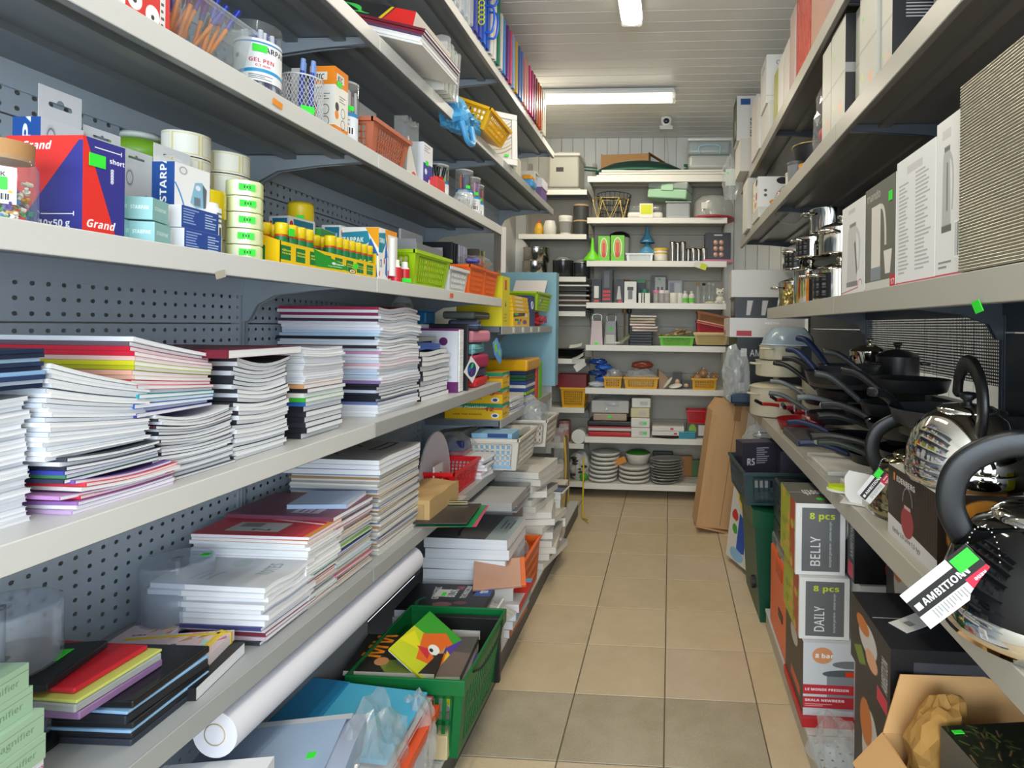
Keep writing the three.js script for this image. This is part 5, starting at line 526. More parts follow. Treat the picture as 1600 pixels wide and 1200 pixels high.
{ // yellow folder box, crayons, lime basket on the eye-level shelf
  const yt = tile(60, 110, (c) => { R(c, '#e0d11c', 0, 0, 60, 110); R(c, '#c8502c', 20, 8, 16, 22); poly(c, '#6a4a5a', [[28, 52], [34, 66], [22, 66]]); fine(c, 16, 82, 30, 3, 7, '#b8a010'); });
  const o = Lt('yellow_folder_box', 'tall bright yellow cardboard folder', 'folder', -0.862, 2.91, 3.08, 0.24, 1.35); part(o, 'cover', pbox(0.13, 0.26, 0.24, { all: flat('#dccc1a'), f: yt }), PRINT); part(o, 'edge', bx(0.004, 0.26, 0.242, 0.065, 0, 0), mat('#c9b818', 0.5));
  const ct = tile(90, 60, (c) => { R(c, '#efc21c', 0, 0, 90, 60); poly(c, '#5a2a3c', [[0, 8], [60, 4], [80, 14], [0, 24]]); R(c, '#3ac83a', 6, 8, 20, 8); disc(c, '#e8e8e8', 70, 14, 8); disc(c, '#7a4a9c', 62, 42, 12, 9); disc(c, '#5a9ad0', 30, 46, 8); R(c, '#d0302c', 34, 30, 10, 10); R(c, '#3a7a4c', 8, 30, 20, 8); }), ct2 = tile(90, 24, (c) => { R(c, '#efc21c', 0, 0, 90, 24); R(c, '#e8e0c8', 18, 6, 40, 10); R(c, '#c8901c', 0, 22, 90, 2); });
  const hs = [0.085, 0.022, 0.022, 0.022, 0.022]; let y = 1.35; hs.forEach((h, i) => { const q = Lt('crayon_box', ['large yellow crayon box at the bottom of the crayon stack', 'lowest thin yellow crayon box of the stack', 'second thin yellow crayon box of the stack', 'third thin yellow crayon box of the stack', 'topmost thin yellow crayon box of the stack'][i], 'crayon box', -0.858 - i * 0.003, 3.12, 3.50, 0.16, y, 'yellow crayon boxes'); part(q, 'carton', pbox(0.36, h - 0.001, 0.16, { all: flat('#e8ba1c'), f: i ? ct2 : ct, l: i ? ct2 : ct }), PRINT); part(q, 'flap', bx(0.001, h - 0.004, 0.156, 0.1805, 0.001, 0), mat('#d0a418', 0.5)); y += h; });
  const n = Lt('navy_box', 'navy carton with white ring between the crayon stack and the lime basket', 'box', -0.86, 3.52, 3.64, 0.12, 1.35); part(n, 'carton', rbx(0.12, 0.19, 0.12, 0.002), mat('#2a3a6c', 0.4)); part(n, 'ring', new THREE.TorusGeometry(0.022, 0.004, 6, 20).translate(-0.02, 0.13, 0.061), mat('#c9d0e0', 0.5));
  const lb = Lt('plastic_basket', 'lime green pierced basket on the farthest stationery bay', 'basket', -0.845, 3.66, 4.06, 0.24, 1.452); basket(lb, 0.40, 0.115, 0.24, LIME, { nu: 12, nv: 4 });
  const rb = T('red_bag', 'shiny red packet under the lime basket', 'packet', -0.955, 1.352, 3.86, LF); part(rb, 'packet', bagGeo(0.28, 0.1, 0.2, 81, 0.25), mat('#c01a34', 0.2)); part(rb, 'seal', rbx(0.06, 0.05, 0.008, 0.003, 0.12, 0.02, 0.09), mat('#b01060', 0.25));
  for (let i = 0; i < 4; i++) S('thin_folder', ['slanted grey folder in the lime basket of the farthest bay', 'slanted blue folder in the lime basket of the farthest bay', 'slanted black folder in the lime basket of the farthest bay', 'white and red striped folder leaning in the lime basket'][i], 'folder', rot(rbx(0.2, 0.006, 0.22, 0.001), 0, 0, 0.45 + i * 0.12), mat(['#7a8490', '#6a94c0', '#2a2c30', '#d8d0cc'][i], 0.35), -0.96, 1.53 + i * 0.02, 3.83 + i * 0.02, LF);
  const bb = T('blue_board', 'tall pale blue cardboard sheet at the end of the stationery shelving', 'cardboard sheet', -1.03, 0.92, 4.155, 0.0); part(bb, 'sheet', bx(0.40, 0.82, 0.006), mat('#8fbccb', 0.55)); part(bb, 'fold', rot(bx(0.006, 0.82, 0.1, 0.2, 0, 0.0), 0, 0, 0).translate(0, 0, -0.05), mat('#86b3c3', 0.55)); part(bb, 'backing', bx(0.36, 0.2, 0.004, 0.02, 0.62, -0.008), mat('#26282c', 0.5));
  S('white_rail_clip', 'row of clear price holders on the eye-level shelf edge', 'price holder', [0, 1, 2, 3].map((i) => bx(0.04, 0.03, 0.003, i * 0.2 - 0.3, 0, 0)), mat('#e0ded8', 0.4), -0.846, 1.315, 3.4, LF); }
S('white_door_panel', 'white panel edge below the blue board', 'panel', rbx(0.26, 0.5, 0.01, 0.002), mat('#d2d0cb', 0.5), -0.99, 0.42, 4.20, 0);
{ // paint and plasticine boxes on the low shelf of the farthest bay
  const pt = (n) => tile(140, 60, (c) => { R(c, '#e8b814', 0, 0, 140, 60); R(c, '#1f8a60', 0, 0, 140, 16); tx(c, 'Color Plasticine', 12, 14, 12, '#f2e8c8', { it: 1 }); poly(c, '#d05a1c', [[50, 22], [140, 16], [140, 24]]); tx(c, n, 96, 22, 22, '#8a2a3c'); tx(c, 'FOR THE PAINTS', 20, 42, 9, '#7a3a10'); disc(c, '#e8e8e8', 122, 46, 10); disc(c, '#3a4a6a', 122, 46, 6); });
  [['12', 0.875, 'lower yellow plasticine box marked 12'], ['10', 0.955, 'yellow plasticine box marked 10'], ['8', 1.035, 'green and yellow plasticine box on top of the box marked 10']].forEach(([n, y, l], i) => { const o = Lt('plasticine_box', l, 'plasticine box', -0.852, 2.915, 3.05, 0.30, y); const t = pt(n); part(o, 'carton', pbox(0.13, 0.078, 0.30, { all: flat('#e0b014'), l: t, f: t }), PRINT); part(o, 'flap', bx(0.128, 0.001, 0.298, 0, 0.078, 0), mat('#c99a12', 0.5)); });
  pile('beside the plasticine boxes', 'pad', 'drawing_pad', 'drawing pads of the farthest bay', -0.855, 3.08, 3.35, 0.26, 0.875, 9, () => 0.01, ['#d8d4cc', '#3a5a9c', '#c87a6a', '#e2ded6'], { spine: 'l', jr: 0.08, jx: 0.01 });
  const sc = ['#4a62b0', '#b8c82a', '#4a62b0', '#a8cc30', '#2a4a9c', '#d8d8d0', '#2c3f8c', '#1f5a3c', '#1f5a3c', '#24306c']; let y = 0.875; sc.forEach((c, i) => { S('paint_set', ['blue', 'lime', 'second blue', 'second lime', 'dark blue', 'white', 'third dark blue', 'green', 'second green', 'navy'][i] + ' flat paint set in the stack under the yellow pack', 'paint set', [rbx(0.24, 0.019, 0.2, 0.003), bx(0.242, 0.002, 0.202, 0, 0.009, 0)], mat(c, 0.4), -0.96, y, 3.55, LF + rr(-0.04, 0.04)); y += 0.0205; });
  S('yellow_pack', 'yellow wrapped pack on top of the paint sets', 'pack', [rbx(0.34, 0.07, 0.26, 0.015)], mat('#e2a818', 0.25), -0.975, y, 3.58, LF);
  S('green_tall_box', 'bright green and red striped tall carton at the end of the low shelf', 'box', [rbx(0.1, 0.24, 0.1, 0.002)], mat('#7ac828', 0.45), -0.905, 0.875, 3.80, LF); S('red_tall_box', 'narrow red and cream tall carton beside the green one', 'box', [rbx(0.05, 0.22, 0.1, 0.002)], mat('#d84a3c', 0.45), -0.905, 0.875, 3.715, LF); }
// ------------------------------------------------------------------ bottom deck, stationery side
{ const o = T('paper_roll', 'long white paper roll lying under the lower shelf edge', 'paper roll', -0.885, 0.501, 1.52, LF); part(o, 'roll', rot(cy(0.046, 0.046, 0.86, 0, -0.43, 0, 28), 0, 0, PI / 2).translate(0, 0.046, 0), mat('#e6e4ea', 0.6)); part(o, 'core', rot(lathe([[0.02, -0.431], [0.022, -0.431], [0.022, 0.431], [0.02, 0.431]], 20), 0, 0, PI / 2).translate(0, 0.046, 0), mat('#c9b48c', 0.8)); }
S('storage_carton', 'grey carton supporting the long paper roll under the lower shelf', 'box', rbx(0.5, 0.4, 0.14, 0.003), mat('#8f8f92', 0.7), -1.06, 0.1, 1.62, LF);
{ const t = tile(140, 60, (c) => { R(c, '#e9e9ec', 0, 0, 140, 60); tx(c, 'DR-103', 40, 24, 24, '#3a3c42', { b: 0 }); tx(c, 'PSDEC', 24, 46, 16, '#3a3c42', { b: 0 }); }), o = T('drum_carton', 'white carton printed DR-103 near the floor', 'box', -0.86, 0.1, 1.0, LF + 0.2); part(o, 'carton', pbox(0.2, 0.39, 0.2, { all: flat('#e4e4e8'), f: t, t }), PRINT); part(o, 'seam', bx(0.196, 0.0008, 0.002, 0, 0.39, -0.09), mat('#c9c9ce', 0.6)); }
{ for (let i = 0; i < 6; i++) { const o = T('document_pocket', i < 5 ? 'clear blue-tinted document pocket in the bagged pile' : 'uppermost clear document pocket with barcode strip and green tag', 'document pocket', -0.86 + i * 0.004, 0.26 + i * 0.028, 1.2, LF + 0.25, i < 5 ? 'bagged document pockets' : undefined); part(o, 'sleeve', field(-0.12, 0.12, -0.16, 0.16, (u, v) => 0.004 * Math.sin(u * 6 + i), (u, v) => 0.026 + 0.004 * Math.sin(u * 6 + i), 8, 8), mat('#c3cfe6', 0.18, 0, { transmission: 0.35, thickness: 0 })); if (i === 5) { part(o, 'strip', bx(0.018, 0.001, 0.26, 0.1, 0.0315, 0), mat('#b9bcc2', 0.5)); tag(o, 0.02, 0.018, -0.02, 0.0325, 0.08, 0, 'price_tag', GREENTAG, -PI / 2); part(o, 'flap', extr([[-0.1, -0.12], [0.09, -0.12], [0.09, 0.1], [-0.06, 0.12]], 0.0008).rotateX(-PI / 2).translate(0, 0.032, 0), mat('#b5cbe6', 0.15, 0, { transmission: 0.3, thickness: 0 })); } }
  S('folder_box', 'pale carton under the bagged document pockets', 'box', rbx(0.26, 0.155, 0.32, 0.004), mat('#c9d2e0', 0.5), -0.86, 0.1, 1.2, LF + 0.25);
  const b = T('plastic_wrap', 'crinkled clear wrapping over the document pockets', 'plastic bag', -0.70, 0.11, 1.33, LF); part(b, 'film', bagGeo(0.24, 0.36, 0.12, 91, 0.35), FILM); part(b, 'fold', bagGeo(0.2, 0.2, 0.1, 95, 0.45).translate(0.02, 0.1, 0.02), FILM); }
{ const o = T('blue_folder', 'light blue plastic envelope folder with red snap', 'folder', -0.84, 0.335, 1.45, LF + 0.05); o.rotation.order = 'YXZ'; o.rotation.x = 0.10; part(o, 'cover', rbx(0.26, 0.012, 0.36, 0.003), mat('#4fb2d8', 0.25)); part(o, 'flap', bx(0.26, 0.001, 0.12, 0, 0.0125, -0.1), mat('#2f8cc0', 0.25)); part(o, 'snap', cy(0.007, 0.007, 0.004, -0.06, 0.013, -0.03, 14), mat('#b01a3c', 0.3));
  const c = T('clear_folder', 'clear plastic folder with red edges under the light blue envelope', 'folder', -0.835, 0.31, 1.455, LF + 0.05); c.rotation.order = 'YXZ'; c.rotation.x = 0.10; part(c, 'sleeve', rbx(0.27, 0.016, 0.37, 0.003), FROST); part(c, 'edge', [bx(0.27, 0.002, 0.002, 0, 0.016, 0.186), bx(0.002, 0.002, 0.37, 0.135, 0.016, 0)], mat('#c83a4a', 0.4));
  const r = T('orange_binder', 'orange binder with brass mechanism under the clear folder', 'binder', -0.825, 0.265, 1.465, LF + 0.05); r.rotation.order = 'YXZ'; r.rotation.x = 0.12; part(r, 'cover', rbx(0.28, 0.036, 0.38, 0.003), mat('#e2511e', 0.35)); part(r, 'mechanism', rbx(0.012, 0.012, 0.16, 0.003, 0.132, 0.036, 0.09), mat('#b8a06a', 0.25, 1));
  const q = T('red_folder', 'red folder with white spine label standing behind the clear film bag', 'folder', -0.80, 0.1, 1.46, LF + 0.05); part(q, 'cover', rbx(0.26, 0.16, 0.26, 0.004), mat('#c8242a', 0.4)); part(q, 'label', bx(0.06, 0.03, 0.001, 0.06, 0.08, 0.1306), mat('#e8e4e0', 0.5));
  const b = T('plastic_wrap', 'grey translucent bag hanging beside the green shopping basket', 'plastic bag', -0.68, 0.1, 1.545, LF); part(b, 'film', bagGeo(0.1, 0.26, 0.1, 101, 0.3), FILM2); part(b, 'contents', rbx(0.04, 0.14, 0.04, 0.01, 0, 0.002, 0), mat('#8d8a84', 0.6)); }
{ // green shopping basket
  const GB = mat('#0c6b34', 0.38), o = Lt('shopping_basket', 'green plastic shopping basket full of colouring books', 'basket', -0.575, 1.615, 2.03, 0.34, 0.1); basket(o, 0.41, 0.225, 0.34, GB, { nu: 14, nv: 2, tp: 0.84, fu: 0.5, fv: 0.2, mu: 0.09, mv2: 0.12, rim: 0.006 });
  part(o, 'rim_band', [rbx(0.425, 0.045, 0.008, 0.003, 0, 0.205, 0.172), rbx(0.425, 0.045, 0.008, 0.003, 0, 0.205, -0.172), rbx(0.008, 0.045, 0.345, 0.003, 0.209, 0.205, 0), rbx(0.008, 0.045, 0.345, 0.003, -0.209, 0.205, 0)], GB); part(o, 'handle', tube([[-0.14, 0.235, 0.176], [-0.1, 0.222, 0.186], [0.1, 0.222, 0.186], [0.16, 0.235, 0.176]], 0.004, 20, 6), mat('#14301f', 0.5));
  const mag = tile(150, 200, (c) => { R(c, '#2a2723', 0, 0, 150, 200); poly(c, '#7a8a3a', [[0, 90], [40, 60], [50, 110], [0, 160]]); poly(c, '#8a8494', [[30, 110], [90, 90], [80, 150], [20, 170]]); poly(c, '#c8996a', [[70, 150], [110, 120], [130, 200], [80, 200]]); tx(c, 'MW', 50, 40, 64, '#ea8a1e', { rot: 0.12 }); disc(c, '#c88a5a', 40, 70, 16); }), skin = tile(110, 150, (c) => { R(c, '#5c5754', 0, 0, 110, 150); poly(c, '#c89878', [[20, 40], [80, 10], [110, 50], [60, 90], [30, 80]]); poly(c, '#7a6a60', [[0, 90], [70, 100], [60, 150], [0, 150]]); });
  const par = tile(170, 190, (c) => { R(c, '#c8d020', 0, 0, 170, 190); poly(c, '#3aa02c', [[100, 0], [170, 0], [170, 120], [110, 100]]); poly(c, '#e8e020', [[40, 0], [90, 10], [60, 60]]); poly(c, '#e86a20', [[30, 60], [100, 30], [150, 70], [120, 140], [60, 130]]); poly(c, '#5a3a9c', [[100, 90], [170, 110], [170, 190], [90, 190]]); poly(c, '#f0c820', [[50, 120], [110, 100], [90, 170], [40, 160]]); poly(c, '#d02c3c', [[60, 40], [80, 70], [50, 80]]); disc(c, '#f2efe8', 84, 76, 15); disc(c, '#1a1a1a', 78, 72, 5); poly(c, '#2a2a2a', [[70, 82], [62, 96], [78, 90]]); tx(c, 'ZESZYT', 82, 150, 26, '#fff', { f: 'serif' }); tx(c, 'LITEROWY', 86, 174, 18, '#fff', { f: 'serif' }); });
  const st = [['#c8c4bc', 0], ['#8a8680', 0], ['#cfcac2', 0], ['#6a6660', 0], ['#d2cdc6', 0], ['#5c5754', skin]];
  st.forEach(([c, t], i) => { const b = T('magazine', ['lowest magazine in the green shopping basket', 'second magazine in the green shopping basket', 'third magazine in the green shopping basket', 'fourth magazine in the green shopping basket', 'fifth magazine in the green shopping basket', 'grey magazine with skin-toned picture on the green basket pile'][i], 'magazine', -0.765, 0.178 + i * 0.0215, 1.80, LF + 0.08); notebook(b, 0.22, 0.28, 0, () => 0.0215, 'f', c, PAGES2, t || undefined); });
  const m1 = T('magazine', 'black magazine with big orange letters leaning on the green basket', 'magazine', -0.83, 0.318, 1.76, LF + 0.15); notebook(m1, 0.20, 0.26, 0, () => 0.016, 'f', '#26231f', PAGES2, mag); m1.rotation.order = 'YXZ'; m1.rotation.x = 0.08;
  const cb = T('colouring_book', 'bright colouring book with a parrot picture in the green basket', 'colouring book', -0.61, 0.245, 1.77, LF - 0.12); part(cb, 'cover', pbox(0.23, 0.25, 0.006, { all: flat('#d8d020'), f: par }), PRINT); part(cb, 'pages', bx(0.226, 0.246, 0.004, 0, 0.002, -0.005), PAGES); cb.rotation.order = 'YXZ'; cb.rotation.x = -0.95;
  const tr = T('black_tray', 'black flat tray standing at the far side of the green basket', 'tray', -0.70, 0.11, 2.0, LF); part(tr, 'tray', rbx(0.02, 0.225, 0.24, 0.004), mat('#1a1a1b', 0.4)); part(tr, 'label', bx(0.002, 0.03, 0.1, -0.011, 0.15, 0), mat('#d8d4cc', 0.5));
  for (let i = 0; i < 5; i++) S('pens_pack', 'pale packet low inside the green shopping basket', 'packet', rbx(0.06, 0.07, 0.24, 0.004), mat(['#c9b88c', '#3a5aa0', '#c9c4bc', '#4a6ab0', '#d2c49a'][i], 0.5), -0.745, 0.106, 1.66 + i * 0.065, LF, 'packets at the bottom of the green basket'); }
{ const bl = tile(170, 120, (c) => { R(c, '#15161a', 0, 0, 170, 120); disc(c, '#8a4a50', 40, 60, 14); disc(c, '#7a3a3c', 52, 84, 10); c.strokeStyle = '#3a7a5c'; c.lineWidth = 5; c.beginPath(); c.moveTo(0, 40); c.quadraticCurveTo(50, 10, 80, 30); c.stroke(); tx(c, 'GEOMETRIC', 70, 44, 14, '#e8e8e8', { rot: -0.1 }); tx(c, 'BLOK', 84, 62, 20, '#e8e8e8'); tx(c, 'TECHNICZNY', 80, 82, 13, '#e8e8e8'); tx(c, 'A4', 136, 70, 16, '#d84a5c'); R(c, '#1f4fa0', 96, 96, 60, 24); tx(c, '10', 114, 108, 16, '#fff'); });
  for (let i = 0; i < 7; i++) { const o = T('drawing_pad', i < 6 ? `drawing pad, ${nth(i)} from the bottom of the pile behind the green basket` : 'black technical drawing pad with white lettering behind the green basket', 'drawing pad', -0.855 + rr(-0.01, 0.01), 0.1 + i * 0.028, 2.215, LF + rr(-0.05, 0.05), i < 6 ? 'drawing pads behind the green basket' : undefined); notebook(o, 0.22, 0.32, 0, () => 0.0275, 'f', i < 6 ? ['#d0ccc6', '#8f9aa8', '#e0dcd6'][i % 3] : '#15161a', PAGES, i < 6 ? undefined : bl); if (i === 6) part(o, 'sticker', [bx(0.06, 0.0008, 0.05, 0.03, 0.028, -0.03)], mat('#d8d4d0', 0.5)), part(o, 'price_tag', bx(0.03, 0.0008, 0.016, 0.02, 0.029, -0.02), GREENTAG); } }
{ const gp = tile(200, 150, (c) => { R(c, '#5d5d5b', 0, 0, 200, 150); c.strokeStyle = '#2c2c2c'; c.lineWidth = 5; c.beginPath(); c.moveTo(20, 60); c.quadraticCurveTo(80, 40, 170, 70); c.stroke(); R(c, '#a8b4b4', 0, 110, 200, 40); fine(c, 90, 120, 90, 3, 8, '#6a7474'); disc(c, '#3ac83a', 110, 60, 12, 7); });
  for (let i = 0; i < 8; i++) { const o = T('cardstock_pack', i < 7 ? `grey cardstock pack, ${nth(i)} from the bottom beside the orange basket` : 'grey printed cardstock pack with green tag on top of the large pile', 'paper pack', -0.86 + rr(-0.012, 0.012), 0.1 + i * 0.044, 2.56, LF + rr(-0.04, 0.04), i < 7 ? 'cardstock packs beside the orange basket' : undefined); notebook(o, 0.30, 0.36, 0, () => 0.0435, 0, ['#a8a5a2', '#cfcbc6', '#8f8c8a', '#b9b6b2'][i % 4], PAGES, i < 7 ? undefined : gp); } }
{ const o = Lt('plastic_basket', 'narrow orange basket with clear sleeves on the bottom deck', 'basket', -0.635, 2.50, 2.86, 0.12, 0.105); basket(o, 0.36, 0.2, 0.12, ORNG, { nu: 10, nv: 3, tp: 0.85, fu: 0.75, fv: 0.6 }); const f = T('clear_sleeves', 'clear plastic sleeves sticking out of the narrow orange basket', 'sleeve pack', -0.695, 0.115, 2.66, LF); part(f, 'film', bagGeo(0.26, 0.26, 0.08, 111, 0.35), FILM2); part(f, 'card', rbx(0.2, 0.19, 0.01, 0.002), mat('#d8d2cc', 0.5));
  const p = T('orange_card_pack', 'clear pack with orange and blue edges leaning on the orange basket', 'card pack', -0.70, 0.11, 2.37, LF + 0.3); part(p, 'sleeve', rot(rbx(0.16, 0.012, 0.2, 0.002, 0, 0, 0), 0, 0, 0.35).translate(0, 0.21, 0), mat('#d8a88c', 0.25, 0, { transmission: 0.3, thickness: 0 })); part(p, 'edge', [rot(rbx(0.16, 0.014, 0.02, 0.002), 0, 0, 0.35).translate(0, 0.21, 0.1)], mat('#e0641e', 0.35)); part(p, 'support', rbx(0.12, 0.18, 0.12, 0.003), mat('#c9c5c0', 0.6)); }
{ const gb = tile(130, 150, (c) => { R(c, '#b5b2ad', 0, 0, 130, 150); c.strokeStyle = '#d8d6d2'; c.lineWidth = 2; for (let i = 0; i < 6; i++) { c.beginPath(); c.arc(20, 130, 30 + i * 14, -1.2, 0.3); c.stroke(); } tx(c, 'BLOK', 40, 30, 26, '#efedea', { rot: 0.2 }); }); const o = T('drawing_pad', 'grey drawing pad slipping off the bottom deck beside the red pad', 'drawing pad', -0.74, 0.245, 2.19, LF - 0.35); notebook(o, 0.2, 0.25, 0, () => 0.01, 0, '#b5b2ad', PAGES, gb); o.rotation.order = 'YXZ'; o.rotation.x = 0.15;
  const rb = tile(120, 150, (c) => { R(c, '#c9c6c2', 0, 0, 120, 150); R(c, '#cf2a2c', 50, 0, 50, 150); R(c, '#5aa8d8', 100, 0, 20, 150); tx(c, 'Canson', 74, 100, 24, '#fff', { rot: -PI / 2 }); disc(c, '#f0ece8', 74, 26, 12); });
  for (let i = 0; i < 4; i++) { const q = T('drawing_pad', ['lowest pad under the red drawing pad on the deck edge', 'second pad under the red drawing pad on the deck edge', 'blue-edged pad under the red drawing pad on the deck edge', 'red and white drawing pad at the deck edge'][i], 'drawing pad', -0.705 + i * 0.01, 0.1 + i * 0.034, 2.42, LF - 0.05 + i * 0.02); notebook(q, 0.24, 0.16, 0, () => 0.0335, 'f', ['#b9623a', '#cfcbc4', '#7ab0d0', '#cf2a2c'][i], PAGES, i === 3 ? rb : undefined); }
  for (let i = 0; i < 3; i++) { const q = T('thin_book', ['blue thin book leaning on the basket side at the deck edge', 'green grey thin book leaning at the deck edge', 'white thin book leaning at the deck edge'][i], 'book', -0.665 + i * 0.008, 0.1, 2.12 + i * 0.045, LF); part(q, 'cover', rbx(0.12, 0.13 + i * 0.02, 0.008, 0.001), mat(['#2f6ab0', '#8fa8a4', '#d2d0c8'][i], 0.4)); part(q, 'edge', bx(0.118, 0.002, 0.006, 0, 0.13 + i * 0.02, 0), PAGES); } }
{ // papers heaped at the far end of the deck
  for (let i = 0; i < 14; i++) { const o = T('paper_ream', `${i % 3 ? 'pale' : 'grey wrapped'} paper ream, ${nth(i)} from the bottom of the slumped heap`, 'paper', -0.80 + rr(-0.03, 0.03) + (i < 7 ? 0.05 : 0), 0.1 + i * 0.034, 3.15 + i * 0.006, LF + rr(-0.25, 0.25), i % 3 ? 'pale slumped reams' : 'grey slumped reams'); notebook(o, 0.36, 0.26, 0, (u, v) => 0.0335, 0, ['#a9a6a4', '#d9d5cc', '#cfc9bd'][i % 3], PAGES2); }
  const o = T('black_bag', 'black round bag tucked between the paper heaps', 'bag', -0.99, 0.455, 2.72, LF); part(o, 'bag', bagGeo(0.24, 0.18, 0.2, 121, 0.12), mat('#1b1b1d', 0.5)); part(o, 'strap', tube([[-0.08, 0.1, 0.1], [0, 0.15, 0.11], [0.08, 0.1, 0.1]], 0.006, 14, 5), mat('#26262a', 0.5));
  const g = T('grey_sleeve_pack', 'ribbed grey plastic sleeve pack above the cardstock pile', 'sleeve pack', -0.84, 0.46, 2.86, LF); for (let i = 0; i < 6; i++) part(g, 'sleeve', rbx(0.26, 0.012, 0.24, 0.004, i * 0.003, i * 0.0125, 0), mat(i % 2 ? '#7f7f82' : '#a9a9ac', 0.2));
  S('carton', 'plain carton supporting the grey sleeve pack', 'box', rbx(0.2, 0.358, 0.3, 0.003), mat('#8a8580', 0.7), -0.9, 0.1, 2.86, LF);
  const m = T('comic', 'colourful magazine jutting over the deck edge', 'magazine', -0.66, 0.40, 3.36, LF - 0.1); const t = tile(80, 60, (c) => { R(c, '#6a6260', 0, 0, 80, 60); disc(c, '#b03a58', 44, 22, 16, 10); disc(c, '#5a70b0', 30, 40, 12); disc(c, '#2a2a30', 62, 44, 12); R(c, '#e0dcd8', 0, 56, 80, 4); }); notebook(m, 0.15, 0.14, 0, () => 0.006, 0, '#6a6260', PAGES, t);
  for (let i = 0; i < 6; i++) { const q = T('paper_bundle', 'cream paper bundle fanned out at the deck edge', 'paper', -0.70 + rr(-0.02, 0.02), 0.1 + i * 0.05, 3.40 + i * 0.01, LF + 0.2 + rr(-0.2, 0.2), 'cream paper bundles at the deck edge'); notebook(q, 0.26, 0.14, 0, (u, v) => 0.049, 0, '#d8d2c4', PAGES2); }
  const h = T('hanging_bag', 'clear bag with yellow straps hanging at the end of the shelving', 'plastic bag', -0.72, 0.12, 3.86, LF); part(h, 'film', field(-0.1, 0.1, -0.03, 0.03, (u) => 0.02 * Math.sin(u * 5), (u) => 0.54 + 0.02 * Math.sin(u * 8), 10, 4), FILM); part(h, 'strap', [tube([[-0.06, 0.5, 0.03], [-0.05, 0.3, 0.04], [-0.07, 0.02, 0.03]], 0.008, 16, 5), tube([[0.04, 0.5, 0.03], [0.06, 0.25, 0.04], [0.09, 0.02, 0.03]], 0.008, 16, 5)], mat('#c9a23c', 0.5)); part(h, 'grey_strap', tube([[0, 0.5, 0.03], [0.01, 0.3, 0.045], [0.0, 0.02, 0.03]], 0.01, 16, 5), mat('#5a5a58', 0.6));
  S('yellow_broom_frame', 'thin yellow frame edge standing near the hanging bag', 'frame', [rod([0, 0, 0], [0.02, 0.42, 0], 0.006), rod([0, 0, 0], [-0.1, 0.02, 0.06], 0.006)], mat('#d0b41c', 0.4), -0.60, 0.006, 4.05, LF); }
